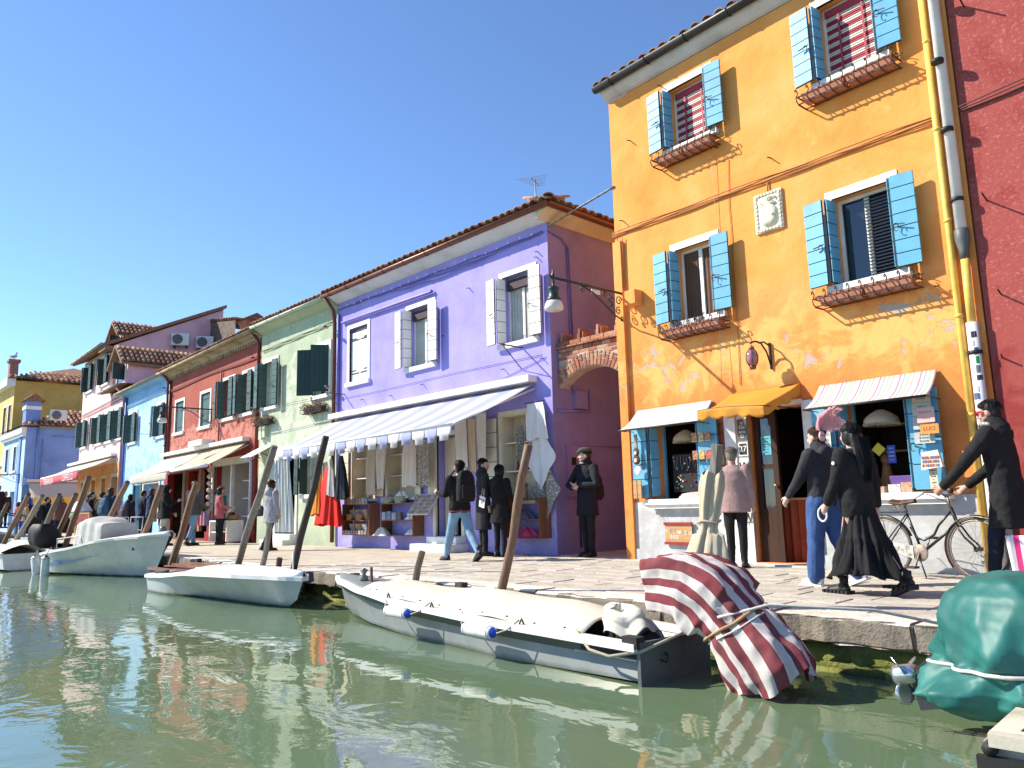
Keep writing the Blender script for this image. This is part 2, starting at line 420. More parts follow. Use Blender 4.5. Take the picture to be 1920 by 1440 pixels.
def tile_meshes():
    """a Spanish barrel tile: tapered half pipe with thickness, running up local +y from its wide mouth"""
    out = []
    for m in M_TILE:
        b = MB(); n = 6; L = .44
        for (y, ro) in ((0, .098), (L, .078)):
            for r in (ro, ro-.016):
                for k in range(n+1):
                    t = math.pi*k/n; b.v.append((r*math.cos(t), y, r*math.sin(t)*.86))
        W = n+1
        for k in range(n):
            b.f += [(k, k+1, 2*W+k+1, 2*W+k), (W+k+1, W+k, 3*W+k, 3*W+k+1), (k+1, k, W+k, W+k+1), (2*W+k, 2*W+k+1, 3*W+k+1, 3*W+k)]
        b.f += [(0, 2*W, 3*W, W), (n, W+n, 3*W+n, 2*W+n)]
        out.append(b.mesh('tile', m, True))
    return out
TILE = tile_meshes()
def lay_tiles(roof, O, along, up, nrm, ncol, nrow, pitch=.21, course=.34, jitter=.012, skip=None):
    """cover tiles in courses on a roof plane; O = eave corner, along/up unit vectors on the plane"""
    O, along, up, nrm = Vector(O), Vector(along).normalized(), Vector(up).normalized(), Vector(nrm).normalized()
    rot = Matrix((along, up, nrm)).transposed().to_4x4()
    for r in range(nrow):
        for c in range(ncol):
            if skip and skip(c, r): continue
            p = O + along*(c*pitch+pitch/2+random.uniform(-jitter,jitter)) + up*(r*course-.05+random.uniform(-jitter,jitter)) + nrm*(.012+.004*(r % 2))
            inst('tile', random.choice(TILE), roof, Matrix.Translation(p) @ rot @ Matrix.Rotation(R(2.2)+random.uniform(-.02,.02), 4, 'X') @ Matrix.Rotation(random.uniform(-.03,.03), 4, 'Z'))
def M_wpipe_(): return MATS.get('white_pipe')
class House:
    def __init__(s, name, label, ox, oy, ang, cat='house'):
        s.root = empty(name, (ox, oy, 0), R(ang)); tag(s.root, label, cat); s.ang = R(ang); s.o = (ox, oy); s.holes = []
    def w(s, u, d, z):       # world point d metres in front of the facade
        c, n = math.cos(s.ang), math.sin(s.ang); return Vector((s.o[0]+u*c+d*n, s.o[1]+u*n-d*c, z))
    def part(s, mb, name, m, smooth=None, parent=None, solid=0): return mb.build(name, m, parent or s.root, smooth, None, 0, solid)
    def wall(s, u0, u1, z0, z1, depth, m, holes, side=True, back=True, reveal=None, name='wall', y0=0.0):
        b = MB()
        us = sorted({u0, u1, *[h[0] for h in holes], *[h[1] for h in holes]}); zs = sorted({z0, z1, *[h[2] for h in holes], *[h[3] for h in holes]})
        us = [u for u in us if u0 <= u <= u1]; zs = [z for z in zs if z0 <= z <= z1]
        for a, c in zip(us[:-1], us[1:]):
            for e, f in zip(zs[:-1], zs[1:]):
                mu, mz = (a+c)/2, (e+f)/2
                if any(h[0] < mu < h[1] and h[2] < mz < h[3] for h in holes): continue
                b.add([(a,y0,e),(c,y0,e),(c,y0,f),(a,y0,f)], [(0,1,2,3)])
        for (a, c, e, f, dp) in holes:
            b.add([(a,y0,e),(a,y0+dp,e),(a,y0+dp,f),(a,y0,f)], [(0,1,2,3)]); b.add([(c,y0,e),(c,y0+dp,e),(c,y0+dp,f),(c,y0,f)], [(0,1,2,3)])
            b.add([(a,y0,f),(c,y0,f),(c,y0+dp,f),(a,y0+dp,f)], [(0,1,2,3)])
            b.add([(a,y0,e),(c,y0,e),(c,y0+dp,e),(a,y0+dp,e)], [(0,1,2,3)])
        if side:
            b.add([(u0,y0,z0),(u0,depth,z0),(u0,depth,z1),(u0,y0,z1)], [(0,1,2,3)]); b.add([(u1,y0,z0),(u1,depth,z0),(u1,depth,z1),(u1,y0,z1)], [(0,1,2,3)])
        if back: b.add([(u0,depth,z0),(u1,depth,z0),(u1,depth,z1),(u0,depth,z1)], [(0,1,2,3)])
        b.add([(u0,y0,z1),(u1,y0,z1),(u1,depth,z1),(u0,depth,z1)], [(0,1,2,3)])
        return s.part(b, name, m, False)
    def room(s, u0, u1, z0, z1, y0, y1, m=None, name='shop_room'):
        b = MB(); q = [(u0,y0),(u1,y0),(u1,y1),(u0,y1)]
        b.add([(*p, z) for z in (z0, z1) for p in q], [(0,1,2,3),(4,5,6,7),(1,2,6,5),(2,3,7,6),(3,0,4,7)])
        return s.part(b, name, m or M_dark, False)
    def leaf(s, p, d, w, z0, z1, m, boards=7, vert=False, th=.04, dark=None, bars=True):
        """one shutter leaf: starts at (u,y) p, runs along unit dir d for w; boards are separate pieces"""
        d = Vector((d[0], d[1], 0)).normalized(); n = Vector((-d.y, d.x, 0)); c = Vector((p[0], p[1], 0)) + d*w/2
        core = MB().obox((c.x, c.y, (z0+z1)/2), d, n, (0,0,1), w/2, th*.30, (z1-z0)/2)
        if bars:
            for zz in (z0+.16*(z1-z0), z0+.84*(z1-z0)): core.obox((c.x-n.x*th*.62, c.y-n.y*th*.62, zz), d, n, (0,0,1), w*.42, th*.12, .014)
        L = s.part(core, 'shutter', dark or M_iron)
        k = boards
        for i in range(k):
            if vert:
                cc = Vector((p[0], p[1], 0)) + d*(w*(i+.5)/k); q = MB().obox((cc.x, cc.y, (z0+z1)/2), d, n, (0,0,1), w/k/2-.003, th/2, (z1-z0)/2)
            else:
                h = (z1-z0)/k; q = MB().obox((c.x, c.y, z0+h*(i+.5)), d, n, (0,0,1), w/2, th/2, h/2-.006)
            s.part(q, 'board', m, None, L)
        return L
    def bifold(s, u0, u1, z0, z1, m, boards=7, out=.24, bw=.27, ang=8):
        """two folding leaves each side: one standing out from the jamb, one laid back along the wall"""
        for sg, u in ((-1, u0), (1, u1)):
            s.leaf((u, .05), (sg*math.sin(R(ang)), -1), out, z0, z1, m, boards, bars=False)
            s.leaf((u+sg*(.035+out*math.sin(R(ang))), -out+.03), (sg, .10), bw, z0-.02, z1+.0, m, boards, bars=False)
            k = MB().bar((u+sg*.06, -out-.02, z0+.45*(z1-z0)), (u+sg*.2, -out-.03, z0+.45*(z1-z0)-.03), .012)
            k.tube([(u+sg*(.10+.02*math.cos(t)*1.4), -out-.035, z0+.45*(z1-z0)-.05+.05*math.sin(t)) for t in np.linspace(0, 5.4, 9)], .005, 5)
            s.part(k, 'shutter_hook', M_iron)
    def window(s, u0, u1, z0, z1, dp=.2, frame=None, lint=.12, sill=.10, proud=.03, kind='glass', jamb=.11, curtain=None, sillx=.05, slat=None):
        fm = frame or M_white; b = MB(); t = .045; y = dp-.05
        b.box(u0, y, z0, u0+t, y+.05, z1); b.box(u1-t, y, z0, u1, y+.05, z1); b.box(u0+t, y, z1-t, u1-t, y+.05, z1); b.box(u0+t, y, z0, u1-t, y+.05, z0+t)
        mu = (u0+u1)/2
        if kind != 'blind': b.box(mu-.03, y-.006, z0+t, mu+.03, y+.04, z1-t)
        W = s.part(b, 'window', fm)
        if kind in ('glass', 'curtain', 'louvre'):
            s.part(MB().box(u0+t, y+.028, z0+t, mu-.03, y+.034, z1-t), 'pane', M_glass, None, W); s.part(MB().box(mu+.03, y+.028, z0+t, u1-t, y+.034, z1-t), 'pane', M_glass, None, W)
        if kind == 'curtain':
            for a, c in ((u0+t, mu-.06), (mu+.06, u1-t)):
                g = MB(); g.grid(lambda q, v: (a+(c-a)*q, y+.014+.008*math.sin(q*26), z0+t+(z1-z0-2*t)*v), 24, 2)
                s.part(g, 'curtain', curtain or M_curtain, True, W)
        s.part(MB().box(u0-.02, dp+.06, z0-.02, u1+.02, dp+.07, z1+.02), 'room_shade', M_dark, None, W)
        if kind == 'blind':
            n = int((z1-z0-.14)/.032); mats = [mat('blind_red', (.36,.03,.055), .6, .05), mat('blind_cream', (.66,.62,.52), .6, .05)]
            for i in range(n):
                zz = z1-.14-(i+1)*.032; s.part(MB().obox(((u0+u1)/2, y, zz+.016), (1,0,0), (0,1,-.35), (0,.35,1), (u1-u0)/2-t, .003, .0145), 'slat', mats[0] if (i//2) % 2 else mats[1], None, W)
            s.part(MB().box(u0+t, y-.03, z1-.14, u1-t, y+.03, z1-.045), 'blind_box', mats[0], None, W)
            for uu in (u0+.3*(u1-u0), u0+.72*(u1-u0)): s.part(MB().box(uu-.012, y-.03, z0+.02, uu+.012, y-.022, z1-.1), 'blind_tape', mats[0], None, W)
        if kind == 'louvre':
            n = int((z1-z0)/.045); m_ = mat('dark_louvre', (.03,.028,.035), .6, .1)
            for i in range(n-2):
                zz = z0+t+.03+i*.045; s.part(MB().obox((u0+(u1-u0)*.70, y-.02, zz), (1,0,0), (0,1,.5), (0,-.5,1), (u1-u0)*.24, .018, .003), 'slat', m_, None, W)
        if sill: s.part(MB().box(u0-jamb-sillx, -.07, z0-sill, u1+jamb+sillx, dp-.06, z0), 'sill', M_stone, None, W)
        if lint:
            s.part(MB().box(u0-jamb, -proud, z1, u1+jamb, .04, z1+lint), 'lintel', M_stone, None, W)
            for a, c in ((u0-jamb, u0), (u1, u1+jamb)): s.part(MB().box(a, -proud, z0, c, .04, z1), 'jamb', M_stone, None, W)
        return W
    def gutter(s, u0, u1, y, z, m, r=.075, brackets=6):
        b = MB(); n = 8
        o = 0
        for u in (u0, u1):
            for rr in (r, r-.008):
                for k in range(n+1):
                    t = math.pi + math.pi*k/n; b.v.append((u, y+rr*math.cos(t), z+rr*math.sin(t)))
        W = n+1
        for k in range(n): b.f += [(k, k+1, 2*W+k+1, 2*W+k), (W+k+1, W+k, 3*W+k, 3*W+k+1)]
        b.f += [(0, 2*W, 3*W, W), (n, W+n, 3*W+n, 2*W+n), tuple(range(n+1)), tuple(range(2*W, 2*W+n+1))]
        G = s.part(b, 'gutter', m, True)
        for i in range(brackets):
            u = u0+(u1-u0)*(i+.5)/brackets
            s.part(MB().tube([(u, y+(r+.006)*math.cos(t), z+(r+.006)*math.sin(t)) for t in np.linspace(math.pi, 2*math.pi, 9)], .008, 5), 'bracket', m, True, G)
        return G
    def pipe(s, pts, r, m, name='downpipe', clamps=0):
        P = s.part(MB().tube(pts, r, 12), name, m, True)
        for i in range(clamps):
            f = (i+.5)/clamps; a, c = Vector(pts[-1]), Vector(pts[0]); q = c+(a-c)*f
            s.part(MB().lathe([(r*1.0, -.02), (r*1.18, -.02), (r*1.18, .02), (r, .02)], 12, q), 'clamp', m if m != M_wpipe_() else M_iron, True, P)
        return P
def planter(H, u0, u1, z, dry=None, name='window_box', label='', d=.22, scroll=8, pots=None):
    """iron cage hung under a window, with terracotta troughs"""
    root = empty(name, H.w(u0, 0, z), H.ang); tag(root, label, 'window box', 'iron window boxes')
    L = u1-u0; h = .17; b = MB(); rod = .008
    for zz, yy in ((.0, -d), (.0, -.03), (.10, -d-.02)): b.bar((0, yy, zz), (L, yy, zz), .018, .012)
    for uu in (0, L): b.bar((uu, 0, .10), (uu, -d-.02, .10), .018, .012); b.bar((uu, 0, 0), (uu, -d, 0), .018, .012)
    b.build('tray', M_rust, root)
    sc = MB(); sc.smooth = True
    def bar_(u, flip=1):
        pts = [(u, -d+.0, 0), (u, -d-.05, .03), (u, -d-.06, .08), (u, -d-.02, .13), (u, -d-.01, .17), (u, -d-.05, .20), (u, -d-.075, .18), (u, -d-.06, .155)]
        return pts
    for i in range(scroll+1):
        u = L*i/scroll; s_ = MB().tube(bar_(u), rod, 5); s_.build('scroll', M_rust, root, True)
        MB().tube([(u, -.02, -.006), (u, -d, -.006)], rod, 5).build('cross_bar', M_rust, root, True)
    for uu in (0, L):
        MB().tube([(uu+.07*math.cos(t)*(1-t/9), -d*.5+.07*math.sin(t)*(1-t/9), .15) for t in np.linspace(0, 6.5, 12)], .007, 5).build('end_scroll', M_rust, root, True)
    n = 2
    for i in range(n):
        a = .03+(L-.06)*i/n+.01; c = .03+(L-.06)*(i+1)/n-.01
        p = MB(); top = [(a,-d+.02),(c,-d+.02),(c,-.04),(a,-.04)]; bot = [(a+.02,-d+.045),(c-.02,-d+.045),(c-.02,-.06),(a+.02,-.06)]
        p.add([(*q, .012) for q in bot]+[(*q, .135) for q in top], [(3,2,1,0),(0,1,5,4),(1,2,6,5),(2,3,7,6),(3,0,4,7)])
        p.box(a-.006, -d+.012, .125, c+.006, -d+.028, .145)
        tr = p.build('trough', M_terra if not dry else mat('dark_trough', (.05,.045,.04), .8), root)
        MB().box(a+.01, -d+.03, .10, c-.01, -.05, .118).build('soil', mat('soil', (.05,.035,.025), .95), tr)
    if dry:
        b = MB()
        for i in range(1500):
            u = random.uniform(-.03, L+.03); y = random.uniform(-d-.05, -.03); zz = .13+random.random()**1.3*.16*(.6+.4*math.sin(u*9+1))
            a = Vector((random.uniform(-1,1), random.uniform(-1,1), random.uniform(-.3,1))).normalized()*random.uniform(.02,.045); w = Vector((random.uniform(-1,1), random.uniform(-1,1), random.uniform(-1,1))).normalized()*.008
            q = Vector((u, y, zz)); b.add([q-w, q+w, q+a], [(0,1,2)])
        fo = b.build('dry_plant', dry, root); fo['kind'] = 'stuff'
    return root
def wrinkle(amp, seed, k=(11, 23, 47), zs=.6):
    r_ = np.random.default_rng(seed)
    W = [(r_.normal(size=3)*np.array([1,1,zs]), r_.uniform(0,6.28), a) for f in k for a in (f,)*3]
    def fn(me):
        n = len(me.vertices); co_ = np.empty(n*3, 'f'); me.vertices.foreach_get('co', co_); co_ = co_.reshape(-1,3)
        no = np.empty(n*3, 'f'); me.vertices.foreach_get('normal', no); no = no.reshape(-1,3)
        d = np.zeros(n); q = co_ + .02*np.sin(co_[:,[1,2,0]]*17)
        for w, ph, f in W:
            w_ = w/np.linalg.norm(w)*f; s_ = np.sin(q@w_+ph); d += (1-np.abs(s_))*(11/f)**.9
        d = (d-d.mean()); me.vertices.foreach_set('co', (co_+no*(d*amp)[:,None]).ravel().astype('f'))
    return fn
# ------------------------------------------------------------------ orange house
def orange_mat():
    t = NT('orange_stucco'); o = t.coord(); z = t.sep(o)[2]
    a, b_, c = (.80,.325,.085), (.82,.39,.14), (.75,.245,.055)
    col = t.ramp(t.noise(.8, 5, .6, None, .4), [(.28, c), (.48, a), (.70, b_)])
    low = t.math('SUBTRACT', 1.0, t.grey(t.math('ADD', t.math('MULTIPLY', z, .2), t.math('MULTIPLY', t.noise(1.3, 5, .6), .35)), .72, 1.0))
    col = t.mix(t.math('MULTIPLY', low, .8), col, t.ramp(t.noise(2.0, 6, .7, None, .6), [(.35, (.68,.17,.045)), (.55, (.76,.25,.065)), (.72, (.79,.34,.11))]))
    band = t.math('SUBTRACT', 1.0, t.math('ABSOLUTE', t.math('DIVIDE', t.math('SUBTRACT', z, 2.95), .75)))
    band = t.math('MULTIPLY', t.grey(band, 0., .55), .16)
    n1 = t.math('ADD', t.noise(1.9, 8, .68, None, .7), band)
    col = t.mix(t.math('MULTIPLY', t.grey(n1, .60, .72), .85), col, (.80,.41,.13))
    n2 = t.math('ADD', t.noise(2.6, 8, .7, t.coord('Object', (1, 1, 1.3), (.4, .2, .7)), .6), band)
    col = t.mix(t.math('MULTIPLY', t.grey(n2, .735, .765), .9), col, (.40,.36,.31))
    chip = t.noise(3.1, 5, .6, t.coord('Object', None, (1.2, .3, .1)), .3)
    col = t.mix(t.grey(chip, .745, .752), col, (.33,.30,.26))
    streak = t.noise(3.2, 5, .7, t.coord('Object', (1.7, 1.7, .13)))
    col = t.mix(t.math('MULTIPLY', t.grey(streak, .56, .8), .28), col, (.52,.19,.03))
    t.base(col); t.rough(.92, .12)
    h = t.math('ADD', t.math('MULTIPLY', t.noise(1.5, 3, .5), 3.0), t.math('ADD', t.noise(13, 5, .65), t.math('MULTIPLY', t.noise(80, 3), .35)))
    h = t.math('SUBTRACT', h, t.math('MULTIPLY', t.grey(n2, .735, .75), .9))
    t.bump(h, .6, .012); return t.m
M_or = orange_mat()
OH = House('orange_house', 'tall orange house with turquoise shutters and iron window boxes', -7.81, 9.92, -3.5)
oh = OH.root
hol = [(1.29,2.05,6.45,7.47,.22), (3.86,4.62,6.42,7.52,.22), (1.24,1.97,3.62,4.78,.22), (3.82,4.58,3.59,4.76,.22),
       (.64,1.50,.92,2.12,.25), (2.30,3.17,.03,2.12,.25), (3.72,4.50,.92,2.14,.25)]
OH.wall(0, 5.42, 0, 7.83, 7, M_or, hol)
OH.window(1.29,2.05,6.45,7.47, .2, None, .11, .08, .012, 'blind', .09)
OH.window(3.86,4.62,6.42,7.52, .2, None, .11, .08, .012, 'blind', .09)
OH.window(1.24,1.97,3.62,4.78, .2, None, .11, .08, .012, 'curtain', .09, M_brownc)
OH.window(3.82,4.58,3.59,4.76, .2, None, .11, .08, .012, 'louvre', .09)
for (a, c, e, f, d) in hol[:4]: OH.bifold(a, c, e+.02, f-.02, M_teal, 7, .19, .26)
# plinth and stone trims
M_plinth = plaster('plinth_render', (.50,.515,.51), .45, [((.40,.40,.385), 0, .9, 3.0, .66)], damp=.6)
for a, c in ((-.012, 1.94), (3.32, 5.44)): OH.part(MB().add([(a,-.05,0),(c,-.05,0),(c,-.05,.16),(a,-.05,.16),(a,-.02,.16),(c,-.02,.16),(a,-.018,.88),(c,-.018,.88),(a,.01,.88),(c,.01,.88),(a,.01,0),(c,.01,0)], [(0,1,2,3),(3,2,5,4),(4,5,7,6),(6,7,9,8),(0,3,4,6,8,10),(1,11,9,7,5,2)]), 'plinth', M_plinth)
for a, c in ((.50, 1.60), (3.62, 4.92)):
    bevel(OH.part(MB().box(a, -.17, .83, c, .2, .92), 'shop_sill', M_stone), .008); OH.part(MB().box(a+.05, -.13, .78, c-.05, 0, .83), 'sill_moulding', M_stone)
M_pil = mat('white_limewash', (.72,.70,.66), .8, .1, 5, .2)
OH.part(MB().box(1.95, -.045, 0, 2.13, .06, 2.16), 'door_jamb', M_pil); OH.part(MB().box(3.17, -.045, 0, 3.31, .06, 2.16), 'door_jamb', M_pil)
OH.part(MB().box(2.13, -.012, .02, 2.30, .05, 2.16), 'panel', M_pil)
OH.part(MB().box(2.13, -.04, 2.121, 3.17, .06, 2.19), 'door_lintel', M_pil)
OH.part(MB().box(2.14, -.22, 0, 3.2, .3, .028), 'threshold', M_kerb)
# white cove under the eave, gutter, roof
cv = MB(); prof = [(0,7.79),(-.03,7.80),(-.10,7.83),(-.20,7.90),(-.30,8.0),(-.33,8.05),(0,8.06)]
cv.prism([(y*.55, 7.84+(z-7.79)*.60) for y, z in prof], 0, -.03, 5.45); OH.part(cv, 'cornice', mat('cornice_white', (.52,.53,.54), .85, .15, 2, .2))
OH.gutter(-.09, 6.2, -.245, 8.05, M_darkgut, .085, 8)
rf = MB(); rf.add([(-.1,-.24,7.99),(5.5,-.24,7.99),(5.5,4,9.45),(-.1,4,9.45),(-.1,-.24,8.03),(5.5,-.24,8.03),(5.5,4,9.5),(-.1,4,9.5)], [(0,1,2,3),(4,5,6,7),(0,1,5,4),(1,2,6,5),(2,3,7,6),(3,0,4,7)])
ROOF_O = OH.part(rf, 'roof', M_TILE[2])
lay_tiles(ROOF_O, (-.1,-.26,8.035), (1,0,0), (0,1,.317), (0,-.317,1), 26, 2)
# shop rooms
M_rwood = mat('brown_interior', (.045,.022,.012), .8, .3, 3, .2)
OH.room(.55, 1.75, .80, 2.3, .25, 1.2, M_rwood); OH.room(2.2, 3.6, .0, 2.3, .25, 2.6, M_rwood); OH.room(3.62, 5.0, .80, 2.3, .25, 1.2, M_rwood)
# folding shop shutters
for (a, c) in ((.64,1.50), (3.72,4.50)):
    OH.bifold(a, c, .96, 2.12, M_teal, 4, .17, .32)
    for q in (a, c-.04): OH.part(MB().box(q, .17, .92, q+.04, .22, 2.12), 'shop_frame', M_teal)
    OH.part(MB().box(a+.04, .17, 2.06, c-.04, .22, 2.12), 'shop_frame', M_teal)
# glazed door leaf standing open at the left of the doorway
DL = OH.part(MB().box(2.34,.10,.03,2.42,.16,2.1).box(2.60,.10,.03,2.68,.16,2.1).box(2.42,.10,2.0,2.60,.16,2.1).box(2.42,.10,.03,2.60,.16,.75).box(2.42,.10,1.30,2.60,.16,1.36), 'door', wood('door_wood', (.045,.018,.009)))
OH.part(MB().box(2.42,.125,.75,2.60,.135,1.30), 'pane', M_glass, None, DL); OH.part(MB().box(2.42,.125,1.36,2.60,.135,2.0), 'pane', M_glass, None, DL)
OH.part(MB().lathe([(.0,0),(.022,.0),(.028,.02),(.0,.035)], 10, (2.64,.07,1.05)), 'door_knob', mat('brass', (.45,.30,.09), .35, .1, 5, 0, 1, .5, .8), True, DL)
# downpipes
M_ypipe = mat('yellow_pipe', (.80,.50,.10), .5, .12, 4, .05); M_wpipe = mat('white_pipe', (.68,.68,.66), .4, .08, 5, .05); M_gpipe = mat('grey_funnel', (.10,.105,.10), .5, .1)
OH.pipe([(5.19,-.05,8.0),(5.19,-.05,.05)], .038, M_ypipe, clamps=7)
P_ = OH.pipe([(5.33,-.3,8.04),(5.33,-.08,7.8),(5.33,-.08,3.80)], .06, M_wpipe, clamps=5)
OH.part(MB().lathe([(.05,3.52),(.05,3.62),(.078,3.74),(.080,3.86),(.066,3.88)], 14, (5.33,-.08,0)), 'funnel', M_gpipe, True)
OH.pipe([(5.33,-.08,3.56),(5.32,-.08,2.75)], .046, M_ypipe)
SP = OH.pipe([(5.32,-.08,2.78),(5.31,-.08,.05)], .062, M_wpipe, clamps=4)
for i in range(16):
    z = 2.62-i*.10-random.uniform(0,.03); a0 = random.uniform(-2.6,-1.2); w = random.uniform(.5,1.1); h = random.uniform(.04,.085)
    g = MB(); g.grid(lambda u, v: (5.315+.0645*math.cos(a0+w*u), -.08+.0645*math.sin(a0+w*u), z+h*v), 5, 1); g.uv = None
    OH.part(g, 'sticker', mat('sticker_%d' % (i % 5), [(.05,.05,.06),(.6,.6,.58),(.10,.12,.22),(.03,.35,.12),(.25,.25,.27)][i % 5], .4, .3, 60, 0), None, SP)
# cables clipped along the front
def cable(H, pts, r=.008, m=None, name='cable'):
    return H.part(MB().tube(pts, r, 5), name, m or M_orcab, True)
M_orcab = mat('painted_cable', (.42,.17,.05), .7, .1)
for k in range(4):
    cable(OH, [(u, -.025-.012*(k % 2)+.004*math.sin(u*7+k), 5.37-.016*u+k*.022+.010*math.sin(u*3.3+k*2)) for u in np.linspace(-.03,5.25,34)], .009+.003*(k == 0))
cable(OH, [(.10,-.05,5.3),(.11,-.05,4.1),(.10,-.05,2.2)], .012); cable(OH, [(.20,-.04,5.3),(.19,-.04,4.4)], .009)
OH.part(MB().box(.0,-.07,.0,.17,.0,5.25), 'corner_pilaster', M_or)
cable(OH, [(2.06,-.05,6.1),(2.05,-.03,4.6),(2.0,-.10,2.5)], .004, mat('grey_cord', (.35,.3,.25), .8)); cable(OH, [(2.32,-.012,5.9),(2.28,-.012,5.2),(2.29,-.012,4.7),(2.27,-.012,3.2),(2.25,-.012,2.5)], .005)
cable(OH, [(2.93,-.02,5.35),(2.93,-.025,5.17)], .012)
bevel(OH.part(MB().box(.32,-.20,4.06,.55,0,4.30), 'junction_box', M_or), .01)
for (u, z) in ((.45,6.95),(1.16,7.62),(2.15,6.15),(3.0,5.66),(4.98,3.3),(5.05,7.05),(.2,5.6)):
    OH.part(MB().bar((u,0,z),(u+.01,-.10,z-.02), .014), 'wall_hook', M_iron)
# carved plaque: a shield leaning in a notched frame
PQ = MB().box(2.70,-.035,4.60,3.13,.01,5.17); PL = OH.part(PQ, 'plaque', mat('pale_relief', (.68,.64,.50), .8, .15, 9, .3))
for i in range(9):
    for uu in (2.72, 3.08): OH.part(MB().box(uu,-.052,4.625+i*.06,uu+.03,-.03,4.665+i*.06), 'dentil', MATS['pale_relief'], None, PL)
for i in range(6):
    for zz in (4.61, 5.13): OH.part(MB().box(2.765+i*.052,-.052,zz,2.80+i*.052,-.03,zz+.03), 'dentil', MATS['pale_relief'], None, PL)
sh = MB(); sp_ = [(math.cos(t)*.125*(1+.15*math.cos(2*t)), math.sin(t)*.17-(.05 if math.sin(t) < 0 else 0)*abs(math.cos(t))) for t in np.linspace(0, 2*math.pi, 28, endpoint=False)]
for f, y in ((1, -.035), (.93, -.062), (.6, -.078), (.2, -.082)): sh.v += [(2.92+p[0]*f, y, 4.84+p[1]*f) for p in sp_]
for j in range(3): sh.f += [(j*28+k, j*28+(k+1)%28, (j+1)*28+(k+1)%28, (j+1)*28+k) for k in range(28)]
sh.f.append(tuple(84+k for k in range(28))); OH.part(sh, 'shield', MATS['pale_relief'], True, PL)
OH.part(MB().tube([(2.79+.02*i, -.07+.0*i, 5.03-.02*i+.012*math.sin(i*1.6)) for i in range(12)], .02, 6), 'carved_band', MATS['pale_relief'], True, PL)
OH.part(MB().tube([(2.98+.06*math.cos(t), -.06, 5.04+.05*math.sin(t)) for t in np.linspace(0, 5.5, 12)], .016, 6), 'carved_scroll', MATS['pale_relief'], True, PL)
for i, (a, c, z, lab) in enumerate(((1.08,2.20,6.18,'iron window box under the striped red blind at upper left'), (3.60,4.86,6.13,'iron window box under the upper right striped blind'),
                            (1.05,2.14,3.36,'iron window box with dry twigs under the brown curtained window'), (3.58,4.82,3.32,'iron window box under the dark louvred window'))):
    P = planter(OH, a, c, z, None, label=lab)
    if i == 2:
        b = MB()
        for k in range(90):
            q = Vector((random.uniform(.15,.75), random.uniform(-.17,-.05), .13)); b.tube([q, q+Vector((random.uniform(-.05,.05),random.uniform(-.04,.04),random.uniform(.05,.2)))], .003, 4)
        b.build('dry_twigs', mat('twig', (.07,.05,.03), .9), P)

# ------------------------------------------------------------------ crimson house at the right edge
M_crim = plaster('crimson_stucco', (.25,.042,.038), .3, [((.32,.075,.065), .5, 9, 1.6, .60), ((.40,.16,.14), 1, 9, 24.0, .76)], damp=.6)
CH = House('crimson_house', 'crimson house with flaking stucco beside the white downpipe', -7.81, 9.92, -3.5)
CH.wall(5.44, 12, 0, 10.2, 7, M_crim, [(6.6,7.5,3.6,4.9,.2)])
CH.window(6.6,7.5,3.6,4.9)
for k in range(3): cable(CH, [(u, -.03-.01*k, 5.29+k*.03+.035*(u-5.44)+.01*math.sin(u*4+k)) for u in np.linspace(5.44,9,16)], .009, mat('dark_red_cable', (.14,.04,.035), .7))
for (u, z, l) in ((5.62,6.55,.30),(5.60,4.15,.25),(5.62,3.05,.2),(5.55,2.35,.12)): CH.part(MB().bar((u,0,z),(u+.03,-l,z+.02), .014), 'wall_hook', M_iron)

# ------------------------------------------------------------------ violet house
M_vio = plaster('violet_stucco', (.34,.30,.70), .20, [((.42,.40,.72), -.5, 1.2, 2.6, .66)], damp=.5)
M_vio_shade = plaster('violet_stucco_shade', (.25,.20,.39), .22, damp=.3)  # side wall: violet with its shade and orange bounce painted into the colour
VH = House('violet_house', 'violet two-storey house with white shutters and a souvenir shop', -16.85, 9.9, 0)
vho = [(.58,1.40,3.97,5.33,.20), (3.08,3.97,3.97,5.31,.22), (6.22,7.07,3.97,5.31,.22), (.75,1.75,1.12,2.55,.35), (2.25,3.30,1.12,2.55,.35), (4.07,4.90,.30,2.35,.5), (6.10,6.95,.97,2.58,.35)]
VH.wall(0, 7.47, 0, 6.13, .02, M_vio, vho, side=False, back=False)
VH.part(MB().add([(7.47,0,0),(7.47,8,0),(7.47,8,6.13),(7.47,0,6.13),(0,0,0),(0,8,0),(0,8,6.13),(0,0,6.13)], [(0,1,2,3),(4,5,6,7),(1,5,6,2)]), 'wall', M_vio_shade)
VH.window(.58,1.40,3.97,5.33, .2, None, .10, .10, .02, 'none', .10, sillx=.02)
for a, c in ((.60,.985),(.995,1.38)): VH.leaf((a,.06), (1,0), c-a, 3.99, 5.22, M_white, 2, True, .04)
for zz in (4.25, 5.05):
    VH.part(MB().box(.60,.03,zz,.82,.038,zz+.025), 'hinge_strap', M_iron); VH.part(MB().box(1.16,.03,zz,1.38,.038,zz+.025), 'hinge_strap', M_iron)
for (a, c, e, f, d) in vho[1:3]:
    VH.window(a, c, e, f, .2, None, .10, .10, .02, 'curtain', .10, M_curtain, .03); VH.bifold(a, c, e+.02, f-.02, M_white, 6, .20, .25)
    W_ = VH.part(MB().box(a+.05,.08,f-.26,c-.05,.14,f-.05), 'roller_blind', mat('brown_blind', (.06,.035,.05), .7, .1))
    for i in range(6): VH.part(MB().box(a+.05,.072,f-.25+i*.034,c-.05,.08,f-.222+i*.034), 'slat', MATS['brown_blind'], None, W_)
VH.part(MB().prism([(0,6.10),(-.03,6.10),(-.10,6.14),(-.22,6.20),(-.30,6.24),(-.30,6.27),(.0,6.27)], 0, .0, 7.47), 'cornice', mat('cornice_pale', (.60,.60,.58), .85, .1, 2, .2))
